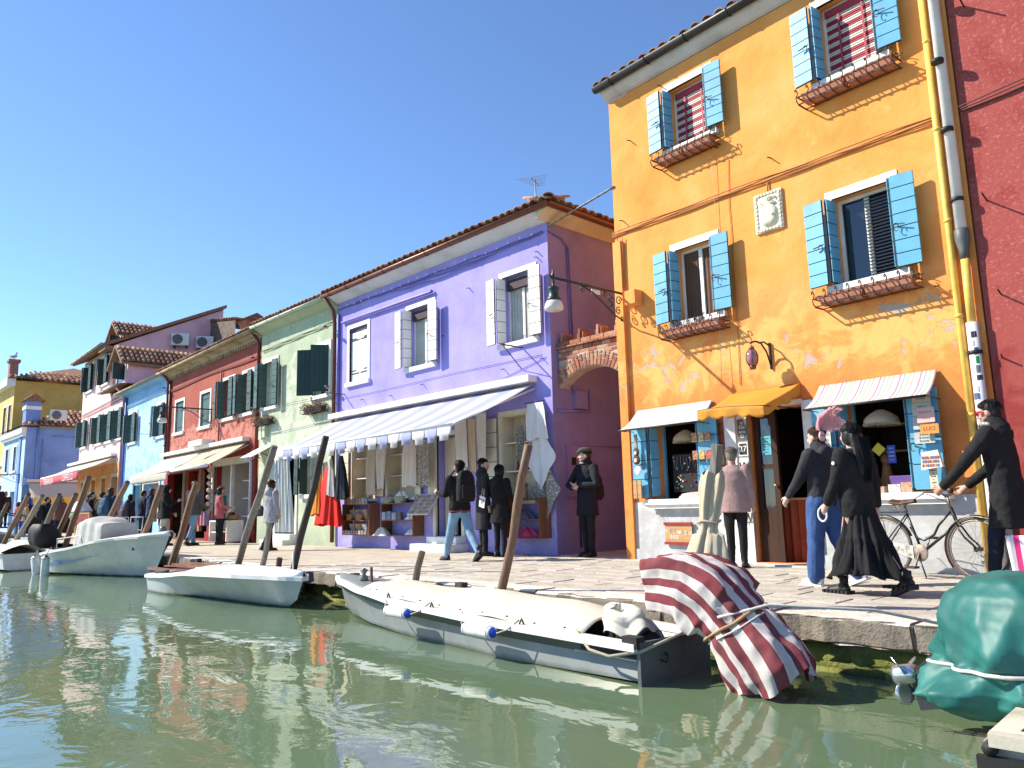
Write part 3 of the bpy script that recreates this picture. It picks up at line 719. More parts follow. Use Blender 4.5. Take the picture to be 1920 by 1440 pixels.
VH.part(MB().prism([(7.47,6.10),(7.50,6.10),(7.57,6.14),(7.69,6.20),(7.77,6.24),(7.77,6.27),(7.47,6.27)], 1, -.30, 8), 'cornice', mat('cornice_cream', (.66,.55,.36), .85, .1, 2, .2))
VH.gutter(-.2, 7.86, -.36, 6.30, M_copper, .07, 10)
g2 = MB()
for y in (-.36, 7.9):
    for rr in (.07, .062):
        for k in range(9):
            t = math.pi+math.pi*k/8; g2.v.append((7.83+rr*math.cos(t), y, 6.30+rr*math.sin(t)))
for k in range(8): g2.f += [(k, k+1, 18+k+1, 18+k), (9+k+1, 9+k, 27+k, 27+k+1)]
VH.part(g2, 'gutter', M_copper, True)
zr = 6.33; sl = .30
ROOF_V = VH.part(MB().add([(-.15,-.33,zr),(7.80,-.33,zr),(7.80,8,zr),(-.15,8,zr),(4.4,3.4,zr+3.7*sl),(-.15,3.4,zr+3.7*sl)], [(0,1,4,5),(1,2,4),(2,3,5,4)]), 'roof', M_TILE[2])
lay_tiles(ROOF_V, (-.15,-.36,zr+.01), (1,0,0), (0,1,sl), (0,-sl,1), 38, 2)
lay_tiles(ROOF_V, (7.83,-.33,zr+.01), (0,1,0), (-1,0,sl), (sl,0,1), 22, 2)
for i in range(7): inst('ridge_tile', random.choice(TILE), ROOF_V, Matrix.Translation((7.84-i*.28, -.33+i*.28, zr+.05+i*.085)) @ Matrix.Rotation(R(45), 4, 'Z') @ Matrix.Rotation(R(13), 4, 'X') @ Matrix.Scale(1.25, 4))
VH.pipe([(-.10,-.36,6.26),(-.06,-.12,5.95),(-.06,-.07,5.6),(-.06,-.07,.1)], .045, M_copper, clamps=4)
VH.pipe([(.10,-.05,5.8),(.10,-.05,3.3)], .035, mat('violet_pipe', (.15,.13,.50), .5), clamps=3)
VH.pipe([(.28,-.05,5.56),(.30,-.06,5.55),(3.98,-.06,5.53),(4.02,-.05,5.55)], .035, MATS['violet_pipe'], 'conduit')
M_vcab = mat('violet_cable', (.13,.11,.36), .7, .1)
for k in range(3): cable(VH, [(u, -.03-.01*k, 5.93-.03*k+.04*math.sin(u*.85+.5*k)*k+.01*math.sin(u*5+k)) for u in np.linspace(.1,7.4,40)], .010, M_vcab)
cable(VH, [(7.48,.0,5.93),(7.50,.35,5.86),(7.50,.55,5.7),(7.50,.58,3.6)], .014, M_vcab); cable(VH, [(7.49,.50,5.8),(7.49,.52,2.9)], .010, M_vcab)
for i in range(22):
    u = .2+i*.33; VH.part(MB().lathe([(0,-.035),(.014,-.03),(.016,-.012),(.009,0),(.008,.012)], 8, (u,-.07,5.96+.02*math.sin(u*4))), 'light_bulb', mat('bulb_glass', (.75,.74,.70), .2, 0, 1, 0), True)
for (u, z) in ((5.2,5.35),(7.2,5.60),(7.18,5.5),(4.35,4.5),(7.25,3.55),(6.2,3.5),(2.4,3.45),(1.2,3.5),(3.6,3.55)): VH.part(MB().bar((u,0,z),(u+.02,-.09,z-.03), .014), 'wall_hook', M_iron)
for k in range(2): cable(VH, [(.95,-.45,3.50-.03*k),(2.4,-.32,3.52-.03*k),(5.0,-.30,3.55-.03*k),(7.3,-.04,3.60-.03*k)], .005, M_iron, 'washing_line')
for (u, z, du) in ((.35,3.72,.35),(6.72,3.83,.30)):
    VH.part(MB().bar((u,0,z),(u,-.55,z), .022).bar((u,-.02,z-.42),(u,-.5,z-.01), .014), 'line_bracket', M_rust)
# side wall services
VH.part(MB().box(7.47,.30,1.02,7.50,.62,1.95), 'meter_door', M_vio_shade); VH.part(MB().box(7.50,.42,1.58,7.505,.54,1.72), 'vent', M_dark)
VH.pipe([(7.50,.58,1.0),(7.50,.60,.1)], .014, M_iron, 'gas_pipe'); VH.pipe([(7.50,.30,1.0),(7.50,.62,1.0)], .014, M_vio_shade, 'gas_pipe')
VH.pipe([(7.49,.1,2.55),(7.49,1.0,2.60),(7.49,1.0,3.0)], .02, M_vio_shade, 'conduit'); VH.pipe([(7.49,.5,1.97),(7.49,2.4,1.97)], .014, M_vio_shade, 'conduit')
VH.part(MB().box(7.47,.55,2.62,7.56,.85,2.95), 'junction_box', M_vio_shade)
# display niches, shelves, shop shutters, doorway
M_niche = mat('niche_cream', (.74,.64,.46), .75, .06, 3, .1)
for (a, c, e, f) in ((.75,1.75,1.12,2.55),(2.25,3.30,1.12,2.55),(6.10,6.95,.97,2.58)):
    VH.part(MB().box(a-.01,.30,e-.01,c+.01,.36,f+.01), 'niche_back', M_niche); VH.part(MB().box(a+.001,.0,e+.001,a+.018,.30,f-.001), 'niche_side', M_niche); VH.part(MB().box(c-.018,.0,e+.001,c-.001,.30,f-.001), 'niche_side', M_niche); VH.part(MB().box(a+.018,.0,f-.018,c-.018,.30,f-.001), 'niche_top', M_niche)
    fr = MB().box(a-.08,-.02,e,a,.02,f+.09).box(c,-.02,e,c+.08,.02,f+.09).box(a,-.02,f,c,.02,f+.09); VH.part(fr, 'niche_frame', M_cream)
    for k in (1, 2): VH.part(MB().box(a+.02,.06,e+(f-e)*k/3,c-.02,.29,e+(f-e)*k/3+.022), 'niche_shelf', M_white)
    VH.part(MB().box(a-.10,-.10,e-.06,c+.10,.34,e), 'niche_sill', M_stone)
for (u, sg) in ((.66,-1),(1.84,1),(2.16,-1),(3.39,1),(6.01,-1)):
    w = .34 if u > 5 or u < 1 else .20
    VH.leaf((u,-.05), (sg,-.06), w, 1.16, 2.56, M_cream, 5, False, .035)
VH.leaf((4.05,-.03), (-1,-.02), .24, .95, 2.3, M_cream, 3, True, .03)
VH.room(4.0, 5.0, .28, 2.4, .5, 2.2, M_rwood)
fr = MB().box(3.98,-.05,.30,4.07,.04,2.44).box(4.90,-.05,.30,4.99,.04,2.44).box(4.07,-.05,2.35,4.90,.04,2.44); VH.part(fr, 'door_frame', M_cream)
DV = VH.part(MB().box(4.09,.20,.32,4.45,.24,2.33), 'door', M_cream)
for i in range(4): VH.part(MB().box(4.10+i*.088,.185,.36,4.18+i*.088,.20,2.29), 'board', M_cream, None, DV)
for k, (a, c, d, z) in enumerate(((3.80,5.05,.52,.16),(4.02,4.98,.26,.30))): bevel(VH.part(MB().box(a,-d,0 if k == 0 else .16,c,.02,z), 'step', M_stone), .01)

# ------------------------------------------------------------------ brick arch spanning the alley
AR = empty('brick_arch', (-8.6, 10.2, 2.9)); tag(AR, 'brick arch with stepped battlements between violet and orange houses', 'arch')
def brick_mats():
    out = []
    for i, c in enumerate(((.36,.14,.085),(.42,.20,.12),(.30,.12,.08),(.44,.26,.17))):
        out.append(mat('arch_brick_%d' % i, c, .9, .18, 12, .5, 30, .2, 0, .015))
    return out
M_BR = brick_mats(); M_mort = mat('lime_mortar', (.46,.40,.33), .95, .15, 9, .4)
hw = .76; cx = 0.0; rise = .30; Rr = (hw*hw+rise*rise)/(2*rise); cz = 3.27-2.9-Rr
core = MB(); t0 = math.asin(hw/Rr); n = 24
pts = [(Rr*math.sin(-t0+2*t0*k/n), cz+Rr*math.cos(-t0+2*t0*k/n)) for k in range(n+1)]
poly = pts+[(hw, 3.60-2.9),(-hw, 3.60-2.9)]
core.prism([(p[0], p[1]) for p in poly], 1, -.125, .125); core.build('mortar_core', M_mort, AR)
def brk(c, ax, az, hx, hy, hz):
    bevel(MB().obox(c, ax, (0,1,0), az, hx, hy, hz).build('brick', random.choice(M_BR), AR), .006)
nv = 22
for k in range(nv):
    t = -t0+2*t0*(k+.5)/nv; d = Vector((math.sin(t), 0, math.cos(t))); s_ = Vector((math.cos(t), 0, -math.sin(t)))
    for r0, L in ((Rr+.005, .20 if k % 2 else .12), (Rr+.005+(.21 if k % 2 else .13), .05 if k % 2 else .13)):
        c = Vector((0,0,cz))+d*(r0+L/2); brk((c.x, 0, c.z), s_, d, Rr*t0/nv*.88, .14+random.uniform(-.006,.006), L/2-.004)
for row in range(3):
    z = 3.46+row*.075-2.9
    x = -hw + (.06 if row % 2 else 0)
    while x < hw-.02:
        w = min(random.uniform(.17,.24), hw-x)
        q = Rr+.27; 
        if abs(x+w/2) > .34 - .1*row*-1 or row > 0: brk((x+w/2, 0, z+.035), (1,0,0), (0,0,1), w/2-.006, .132+random.uniform(-.006,.008), .032)
        x += w
for (u0, u1, z0, z1, d) in ((-hw, hw, 3.68, 3.715, .19), (-hw, hw, 3.715, 3.80, .16)):
    x = u0
    while x < u1-.01:
        w = min(random.uniform(.2,.32), u1-x); brk((x+w/2, 0, (z0+z1)/2-2.9), (1,0,0), (0,0,1), w/2-.005, d, (z1-z0)/2-.003); x += w
for k in range(4):
    x = -hw+.10+k*(2*hw-.24)/3
    for (dx, z1) in ((-.045, 3.90), (.0, 3.98), (.055, 3.93)): brk((x+dx, 0, (3.80+z1)/2-2.9), (1,0,0), (0,0,1), .024, .14-abs(dx)*.5, (z1-3.80)/2)
# ------------------------------------------------------------------ green house
M_grn = plaster('sage_stucco', (.40,.47,.33), .30, [((.55,.58,.46), 0, 6, 2.2, .64)], damp=.5)
GH = House('green_house', 'sage green house between violet and terracotta houses', -21.3, 9.95, 0)
gho = [(.26,1.03,3.87,5.2,.2),(3.18,3.95,3.86,5.15,.2),(1.15,2.30,.28,2.3,.4),(2.78,3.42,1.3,2.3,.2)]
GH.wall(0, 4.42, 0, 6.15, 7, M_grn, gho)
GH.window(.26,1.03,3.87,5.2, curtain=M_curtain, kind='curtain'); GH.window(3.18,3.95,3.86,5.15)
GH.bifold(.26,1.03,3.89,5.18, M_sgreen, 8, .22, .26)
for sg, u in ((-1, 3.18),(1, 3.95)): GH.leaf((u,-.02), (-sg*.55, -.8) if sg > 0 else (-.75,-.65), .46, 3.90, 5.13, M_dgreen, 4, True, .04)
GH.window(2.78,3.42,1.3,2.3, kind='glass'); GH.bifold(2.78,3.42,1.32,2.28, M_dgreen, 4, .2, .24)
GH.room(1.1,2.4,.26,2.4,.4,1.6); GH.part(MB().box(1.05,-.03,.28,1.15,.05,2.4).box(2.30,-.03,.28,2.40,.05,2.4).box(1.15,-.03,2.3,2.30,.05,2.4), 'door_frame', M_pil)
for k, (d, z) in enumerate(((.42,.14),(.22,.28))): GH.part(MB().box(1.05,-d,0 if k == 0 else .14,2.4,.02,z), 'step', M_stone)
cu = MB(); cu.grid(lambda u, v: (1.2+1.05*(u*(.72+.28*(1-v))) + (.12 if v < .45 else 0)*0, -.02-.05*math.sin(u*30+v*3)*(.5+.5*(1-v)), .32+1.95*v), 60, 8)
GH.part(cu, 'door_curtain', stripes('curtain_stripe', [(2,(.50,.54,.55)),(1,(.20,.27,.33)),(1.5,(.56,.58,.55)),(1,(.32,.38,.36)),(1,(.46,.46,.36))], 0, .16), True)
GH.part(MB().box(2.42,-.14,1.68,2.60,0,2.0), 'letter_box', mat('grey_metal', (.14,.145,.15), .5, .1))
GH.part(MB().prism([(0,6.10),(-.05,6.12),(-.22,6.22),(-.28,6.25),(-.28,6.28),(0,6.28)], 0, 0, 4.42), 'cornice', M_grn)
M_ggut = mat('green_gutter', (.42,.50,.40), .5, .1); GH.gutter(-.05, 4.5, -.33, 6.31, M_ggut, .07, 6)
RG = GH.part(MB().add([(-.05,-.3,6.33),(4.45,-.3,6.33),(4.45,3.6,7.5),(-.05,3.6,7.5)], [(0,1,2,3)]), 'roof', M_TILE[0]); lay_tiles(RG, (-.05,-.34,6.34), (1,0,0), (0,1,.30), (0,-.30,1), 21, 2)
GH.pipe([(4.30,-.33,6.25),(4.33,-.1,5.95),(4.33,-.07,5.6),(4.33,-.07,.1)], .045, M_ggut, clamps=4)
for k in range(3): cable(GH, [(u, -.03-.01*k, 5.55+.02*k+.03*u+.012*math.sin(u*5+k)) for u in np.linspace(.1,4.25,18)], .009, mat('green_cable', (.20,.24,.16), .7))
for u in (.4,.9,1.8,2.1,3.0,3.7): GH.part(MB().lathe([(0,-.04),(.02,-.03),(.02,-.01),(.01,.01)], 8, (u,-.06,6.0)), 'light_bulb', MATS['bulb_glass'], True)
for k in range(2): cable(GH, [(-.2,-.5,3.72-.05*k),(4.3,-.42,3.70-.05*k)], .005, M_iron, 'washing_line')
M_dry = mat('dry_flowers', (.30,.13,.07), .9, .3, 9, 0); M_dry2 = mat('dry_heather', (.26,.17,.09), .9, .3, 9, 0)
planter(GH, .0, 1.0, 3.36, M_dry2, label='window box of dry heather on the green house', scroll=6)
planter(GH, 2.95, 3.95, 3.40, M_dry, label='window box of rusty dry flowers beside the violet house', scroll=6)
CN = MB(); CN.add([(-.02,0,2.72),(.75,0,2.72),(.75,-.55,2.42),(-.02,-.55,2.42)], [(0,1,2,3)]); GH.part(CN, 'canopy', M_white, None, None, .02)
for u in (.05,.68): GH.part(MB().tube([(u,0,2.45),(u,-.2,2.52),(u,-.35,2.44),(u,-.30,2.38)], .012, 5), 'canopy_bracket', M_iron, True)
GH.part(MB().box(.18,-.12,2.95,.36,0,3.28), 'meter_box', M_grn); GH.part(MB().box(.42,-.12,3.0,.58,0,3.34), 'meter_box', M_grn)

# ------------------------------------------------------------------ terracotta house
M_ter = plaster('terracotta_stucco', (.34,.095,.072), .45, [((.50,.22,.17), 2.8, 4.2, 3.0, .63)], damp=.5)
M_dred = mat('deep_red_paint', (.26,.018,.018), .6, .15, 4, .2)
TO = (-20.55, 10.0); TA = -2.3
TH = House('terracotta_house', 'terracotta red house with four green shuttered windows and cream awnings', *TO, TA)
tho = [(-8.68,-7.78,3.85,5.0,.2),(-6.0,-5.1,3.83,4.98,.2),(-3.95,-3.0,3.9,5.16,.2),(-2.27,-1.5,3.9,5.16,.2),(-4.5,-1.5,.30,2.5,.25),(-9.3,-7.3,.05,2.35,.25),(-6.9,-5.0,.05,2.35,.25)]
TH.wall(-9.68, -.80, 2.9, 6.13, 7, M_ter, [h for h in tho if h[2] > 3]); TH.wall(-9.68, -.80, 0, 2.9, 7, M_dred, [h for h in tho if h[2] < 3])
for i, h in enumerate(tho[:4]):
    a, c, e, f, d = h
    TH.window(a, c, e, f, .2, None, .10, .10, .02, 'curtain' if i > 1 else 'none', .10, mat('brown_pane', (.20,.15,.10), .6))
    if i < 2:
        for q in (a+.01, (a+c)/2+.005): TH.leaf((q,.06), (1,0), (c-a)/2-.015, e+.01, f-.02, M_sgreen, 2, True, .04)
    else: TH.bifold(a, c, e+.02, f-.02, M_sgreen, 7, .24, .24)
M_eave = mat('mossy_eave', (.36,.29,.18), .9, .25, 3, .3)
TH.part(MB().prism([(0,6.02),(-.10,6.04),(-.12,6.10),(-.30,6.16),(-.32,6.22),(0,6.22)], 0, -9.75, -.75), 'cornice', M_eave)
for i in range(42): TH.part(MB().box(-9.6+i*.21,-.10,5.95,-9.52+i*.21,0,6.03), 'dentil', M_eave)
TH.gutter(-9.85, -.72, -.38, 6.25, M_eave, .075, 9)
RT = TH.part(MB().add([(-9.8,-.36,6.26),(-.75,-.36,6.26),(-.75,4,7.5),(-9.8,4,7.5)], [(0,1,2,3)]), 'roof', M_TILE[0]); lay_tiles(RT, (-9.8,-.38,6.28), (1,0,0), (0,1,.285), (0,-.285,1), 43, 1)
TH.pipe([(-.95,-.30,6.2),(-.95,-.08,5.9),(-.95,-.08,.1)], .05, mat('dark_red_pipe', (.13,.02,.018), .5), clamps=4); TH.pipe([(-9.45,-.30,6.2),(-9.45,-.08,5.9),(-9.45,-.08,2.9)], .055, MATS['dark_red_pipe'], clamps=3); TH.pipe([(-9.28,-.06,5.9),(-9.28,-.06,2.9)], .04, MATS['dark_red_pipe'])
for k in range(3): cable(TH, [(u, -.03-.01*k, 5.52+.03*k+.035*math.sin(u*.9)) for u in np.linspace(-9.2,-1.0,30)], .012, mat('red_cable', (.26,.07,.05), .7))
TH.pipe([(-4.05,-.05,5.5),(-4.1,-.05,3.1)], .025, mat('red_conduit', (.2,.05,.04), .6), 'conduit')
TH.room(-4.55,-1.45,.28,2.6,.25,1.5, mat('shop_white', (.58,.55,.50), .7, .05)); TH.room(-9.4,-7.2,0,2.5,.25,1.8, M_rwood); TH.room(-7.0,-4.9,0,2.5,.25,1.8, M_rwood)
TH.part(MB().box(-4.55,-.05,2.38,-1.45,.1,2.6).box(-4.6,-.05,.3,-4.5,.1,2.38).box(-1.5,-.05,.3,-1.4,.1,2.38).box(-3.1,.0,.3,-3.0,.1,2.38), 'shop_frame', M_pil)
TH.part(MB().box(-4.4,-.28,.0,-1.6,.2,.30), 'shop_step', M_dred)
for k in range(3): TH.part(MB().box(-2.95,.35,.75+.55*k,-1.55,.75,.78+.55*k), 'shelf', M_white)
TH.part(MB().box(-7.22,-.12,.0,-7.0,.0,2.35), 'door_post', wood('carved_post', (.33,.20,.12))); TH.part(MB().box(-5.65,-.10,.3,-5.45,.0,2.35), 'door_post', MATS['carved_post'])
TH.part(MB().box(-6.5,.15,1.2,-5.8,.20,2.3), 'shop_poster', mat('shop_poster', (.30,.05,.04), .6, .5, 6, 0))
ac = TH.part(MB().box(-5.9,-.42,3.12,-4.6,-.02,3.3), 'awning_cover', M_white)
# chimney with a little tiled hood
CHM = MB().box(-3.22,.30,6.2,-2.78,.72,6.78); CM = TH.part(CHM, 'chimney', mat('chimney_brick', (.34,.15,.11), .9, .2, 14, .4))
c2 = MB(); c2.add([(-3.25,.27,6.78),(-2.75,.27,6.78),(-2.75,.75,6.78),(-3.25,.75,6.78),(-3.36,.16,7.06),(-2.64,.16,7.06),(-2.64,.86,7.06),(-3.36,.86,7.06)], [(0,3,2,1),(0,1,5,4),(1,2,6,5),(2,3,7,6),(3,0,4,7)]); TH.part(c2, 'chimney_pot', MATS['chimney_brick'], None, CM)
hd = MB(); hd.add([(-3.44,.07,7.04),(-2.56,.07,7.04),(-2.56,.95,7.04),(-3.44,.95,7.04),(-3.40,.51,7.28),(-2.60,.51,7.28)], [(0,1,5,4),(2,3,4,5),(1,2,5),(3,0,4),(0,3,2,1)]); HD = TH.part(hd, 'chimney_hood', M_TILE[2], None, CM)

# ------------------------------------------------------------------ pale blue house
M_blu = plaster('sky_stucco', (.27,.50,.74), .35, [((.44,.66,.86), 2, 6, 2.0, .60)], damp=.4)
BH = House('pale_blue_house', 'pale blue house between terracotta and pink houses', *TO, TA)
bho = [(-14.85,-13.75,3.95,5.2,.2),(-10.9,-9.9,3.9,5.15,.2),(-13.6,-12.7,.1,2.1,.3),(-12.2,-10.2,.6,2.1,.3)]
BH.wall(-15.42, -9.72, 0, 6.12, 7, M_blu, bho)
for h in bho[:2]: BH.window(*h[:4], .2); BH.bifold(h[0], h[1], h[2]+.02, h[3]-.02, M_sgreen, 7, .22, .26)
BH.room(-13.7,-12.6,0,2.2,.3,1.5, mat('green_shop', (.03,.10,.05), .7)); BH.room(-12.3,-10.1,.5,2.2,.3,1.3, MATS['shop_white'])
BH.part(MB().box(-13.75,-.03,.1,-13.6,.05,2.2).box(-12.7,-.03,.1,-12.5,.05,2.2), 'door_frame', MATS['green_shop']); BH.part(MB().box(-12.3,-.04,.5,-12.2,.05,2.2).box(-10.2,-.04,.5,-10.1,.05,2.2).box(-12.2,-.04,2.1,-10.2,.05,2.2), 'shop_frame', M_white)
BH.part(MB().prism([(0,6.05),(-.10,6.08),(-.30,6.15),(-.32,6.20),(0,6.20)], 0, -15.9, -9.76), 'cornice', M_blu); BH.gutter(-16.0, -9.9, -.38, 6.22, M_eave, .07, 7)
BH.part(MB().add([(-15.9,-.36,6.23),(-9.75,-.36,6.23),(-9.75,4,7.4),(-15.9,4,7.4)], [(0,1,2,3)]), 'roof', M_TILE[0])
for k in range(3): cable(BH, [(u, -.03, 5.55+.05*k+.02*math.sin(u)) for u in np.linspace(-15.3,-9.8,14)], .014, mat('blue_cable', (.16,.33,.55), .7))
BH.pipe([(-15.3,-.06,6.0),(-15.3,-.06,.1)], .05, mat('deep_blue_pipe', (.05,.13,.42), .5))
for h in bho[:2]: BH.part(MB().bar((h[0]-.5,0,h[2]+.15),(h[0]-.5,-.5,h[2]+.15), .02), 'line_bracket', M_iron)

# ------------------------------------------------------------------ pink house: tall front, lower wing, gable side
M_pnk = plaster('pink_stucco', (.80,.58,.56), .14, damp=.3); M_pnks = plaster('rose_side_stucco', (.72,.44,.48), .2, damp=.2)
M_apr = plaster('apricot_stucco', (.68,.34,.15), .2, damp=.2)
PH = House('pink_house', 'tall pink house with sloping gable and dark green shutters', *TO, TA)
pho = [(-23.75,-22.6,4.4,5.75,.2),(-20.8,-19.5,4.35,5.70,.2),(-18.9,-17.7,4.32,5.66,.2),(-17.0,-15.85,4.30,5.64,.2),(-23.3,-22.0,7.25,8.6,.2),(-20.2,-18.9,7.2,8.55,.2)]
low = [(-23.1,-21.5,.1,2.55,.25),(-20.9,-20.1,.1,2.6,.25),(-19.0,-18.2,.1,2.6,.25),(-17.2,-16.2,.1,2.6,.25)]
PH.wall(-24, -15.46, 0, 3.25, 7, M_apr, low); PH.wall(-24, -15.46, 3.25, 6.45, 7, M_pnk, pho[:4]); 
PH.wall(-24, -18.2, 6.45, 8.9, 7, M_pnk, pho[4:], side=False, back=False)
for h in low: PH.part(MB().box(h[0],.2,h[2],h[1],.25,h[3]), 'shop_screen', mat('khaki_screen', (.30,.23,.12), .7, .1)); PH.part(MB().box(h[0]-.12,-.03,h[3],h[1]+.12,.05,h[3]+.16).box(h[0]-.12,-.03,h[2],h[0],.05,h[3]).box(h[1],-.03,h[2],h[1]+.12,.05,h[3]), 'door_frame', mat('straw_trim', (.62,.50,.28), .7, .1))
for i, h in enumerate(pho):
    PH.window(*h[:4], .2); PH.bifold(h[0], h[1], h[2]+.02, h[3]-.02, M_sgreen if i < 4 else M_dgreen, 7, .26, .32)
# gable side, roof rising to the ridge at the back
yr = 5.1; zr_ = 11.4
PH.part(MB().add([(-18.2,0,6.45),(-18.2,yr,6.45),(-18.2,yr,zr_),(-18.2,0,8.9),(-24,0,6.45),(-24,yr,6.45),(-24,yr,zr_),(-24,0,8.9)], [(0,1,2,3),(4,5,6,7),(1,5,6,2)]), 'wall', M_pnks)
PH.part(MB().add([(-24.4,-.5,8.75),(-18.0,-.5,8.75),(-18.0,yr+.1,zr_+.08),(-24.4,yr+.1,zr_+.08),(-24.4,-.5,8.92),(-18.0,-.5,8.92),(-18.0,yr+.1,zr_+.25),(-24.4,yr+.1,zr_+.25)], [(0,1,2,3),(4,5,6,7),(0,1,5,4),(1,2,6,5),(2,3,7,6),(3,0,4,7)]), 'roof', M_TILE[0])
PH.gutter(-24.6,-18.0,-.55,8.92, mat('pale_gutter', (.36,.31,.26), .6, .15), .08, 6)
PH.part(MB().box(-19.2,-.45,8.62,-17.95,.9,8.80), 'eave_beam', wood('eave_timber', (.27,.18,.11), 1))
lw = PH.part(MB().add([(-18.5,-.40,6.5),(-15.3,-.40,6.5),(-15.3,4.5,7.8),(-18.2,4.5,7.8),(-18.5,-.40,6.62),(-15.3,-.40,6.62),(-15.3,4.5,7.92),(-18.2,4.5,7.92)], [(0,1,2,3),(4,5,6,7),(0,1,5,4),(1,2,6,5)]), 'wing_roof', M_TILE[0])
PH.gutter(-18.7,-15.3,-.45,6.60, MATS['pale_gutter'], .075, 4)
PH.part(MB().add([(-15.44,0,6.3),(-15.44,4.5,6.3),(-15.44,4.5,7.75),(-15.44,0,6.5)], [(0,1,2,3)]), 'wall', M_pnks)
for k in range(2): cable(PH, [(u, -.04, 6.0+.16*k+.02*(u+20)) for u in np.linspace(-23.9,-15.5,12)], .02, mat('rose_cable', (.45,.16,.16), .7))
PH.pipe([(-15.7,-.40,6.5),(-15.62,-.08,6.1),(-15.62,-.08,.1)], .055, mat('rose_pipe', (.50,.25,.28), .5))
def dormer(u0, u1, y0, y1, z0, z1, zr, m, name):
    """little roofed dormer: walls, ridge roof with tiles, shuttered window at the front"""
    mu = (u0+u1)/2
    D = PH.part(MB().add([(u0,y0,z0),(u1,y0,z0),(u1,y0,z1),(mu,y0,zr),(u0,y0,z1),(u0,y1,z0),(u1,y1,z0),(u1,y1,z1),(u0,y1,z1)], [(0,1,2,3,4),(1,6,7,2),(0,4,8,5)]), name, m)
    e = .28; s_ = (zr-z1)/(mu-u0)
    RF = MB()
    for sg in (-1, 1):
        ue = mu+sg*(mu-u0+e); ze = z1-s_*e
        RF.add([(mu,y0-.35,zr),(ue,y0-.35,ze),(ue,y1,ze),(mu,y1,zr),(mu,y0-.35,zr+.10),(ue,y0-.35,ze+.10),(ue,y1,ze+.10),(mu,y1,zr+.10)], [(0,1,2,3),(4,5,6,7),(0,1,5,4),(1,2,6,5)])
    PH.part(RF, 'dormer_roof', MATS['eave_timber'], None, D)
    n = int((y1-y0+.35)/.21); ln = Vector((mu-u0+e, 0, -(s_*(mu-u0+e)))); L = ln.length; up = Vector((-(mu-u0+e), 0, s_*(mu-u0+e))).normalized()
    o = Vector((u1+e, y0-.35, z1-s_*e+.11)); nr = Vector((s_, 0, 1)).normalized()
    rot = Matrix((Vector((0,1,0)), up, nr)).transposed().to_4x4()
    for c in range(n):
        for r in range(max(1, int(L/.34))):
            inst('tile', random.choice(TILE), D, Matrix.Translation(o+Vector((0, c*.21+.1, 0))+up*(r*.34-.04)+nr*.01) @ rot)
    W = PH.part(MB().box(u0+.22,y0-.05,z0+.15,u0+.30,y0+.02,z1-.05).box(u1-.30,y0-.05,z0+.15,u1-.22,y0+.02,z1-.05).box(u0+.30,y0-.05,z1-.13,u1-.30,y0+.02,z1-.05), 'dormer_window', M_white, None, D)
    PH.part(MB().box(u0+.30,y0-.01,z0+.15,u1-.30,y0+.0,z1-.13), 'pane', M_glass, None, D)
    PH.part(MB().obox((u1-.36, y0-.28, (z0+z1)/2+.05), (.25,-1,0), (1,.25,0), (0,0,1), .27, .025, (z1-z0)/2-.14), 'dormer_shutter', M_dgreen, None, D)
    return D
dormer(-20.9,-19.2, .6, 3.6, 8.95, 9.75, 10.35, mat('salmon_wall', (.55,.22,.17), .9, .1), 'dormer')
dormer(-16.9,-15.0, -.15, 4.2, 6.62, 7.62, 8.35, M_pnks, 'dormer')
def ac_unit(loc, rz, label):
    A = empty('air_conditioner', loc, rz); tag(A, label, 'air conditioner', 'outdoor air conditioning units')
    bevel(MB().box(-.42,-.16,0,.42,.16,.62).build('casing', mat('ac_white', (.62,.63,.62), .5, .05), A), .02)
    MB().lathe([(.0,0),(.25,0),(.25,.015)], 20).build('fan_recess', M_dark, A, None, (-.12,-.165,.31)).rotation_euler = (R(90),0,0)
    for k in range(5): MB().tube([(-.12+r*math.cos(t), -.185, .31+r*math.sin(t)) for r in (.05*k+.04,) for t in np.linspace(0,6.2,18)], .006, 4).build('grille', MATS['ac_white'], A)
    MB().box(-.3,-.1,-.12,-.24,.16,0).box(.24,-.1,-.12,.3,.16,0).build('bracket', M_iron, A); return A
p_ = PH.w(-18.05, -2.9, 9.1); ac_unit((p_.x+.2, p_.y, 9.15), R(60), 'white air conditioner on the pink gable, nearer the street')
p_ = PH.w(-18.05, -4.1, 9.1); ac_unit((p_.x+.2, p_.y, 9.15), R(60), 'white air conditioner on the pink gable, nearer the ridge')

# ------------------------------------------------------------------ houses beyond: grey roofed block, blue house, ochre house
RHs = House('grey_roofed_house', 'old house with weathered brick gable rising behind the terracotta roof', -40, 15.5, 0)
RHs.wall(0, 4.4, 0, 9.6, 6, mat('old_brick', (.16,.125,.10), .95, .3, 6, .5), [])
RG2 = RHs.part(MB().add([(-.2,-.3,10.9),(4.5,-.3,10.15),(4.5,6,10.15),(-.2,6,10.9),(-.2,-.3,9.4),(4.5,-.3,9.4)], [(0,1,2,3),(0,1,5,4)]), 'roof', MATS['old_brick'])
for i in range(15): inst('tile', random.choice(TILE), RG2, Matrix.Translation((i*.32, -.35, 10.92-i*.32*.157)) @ Matrix.Scale(1.5, 4))

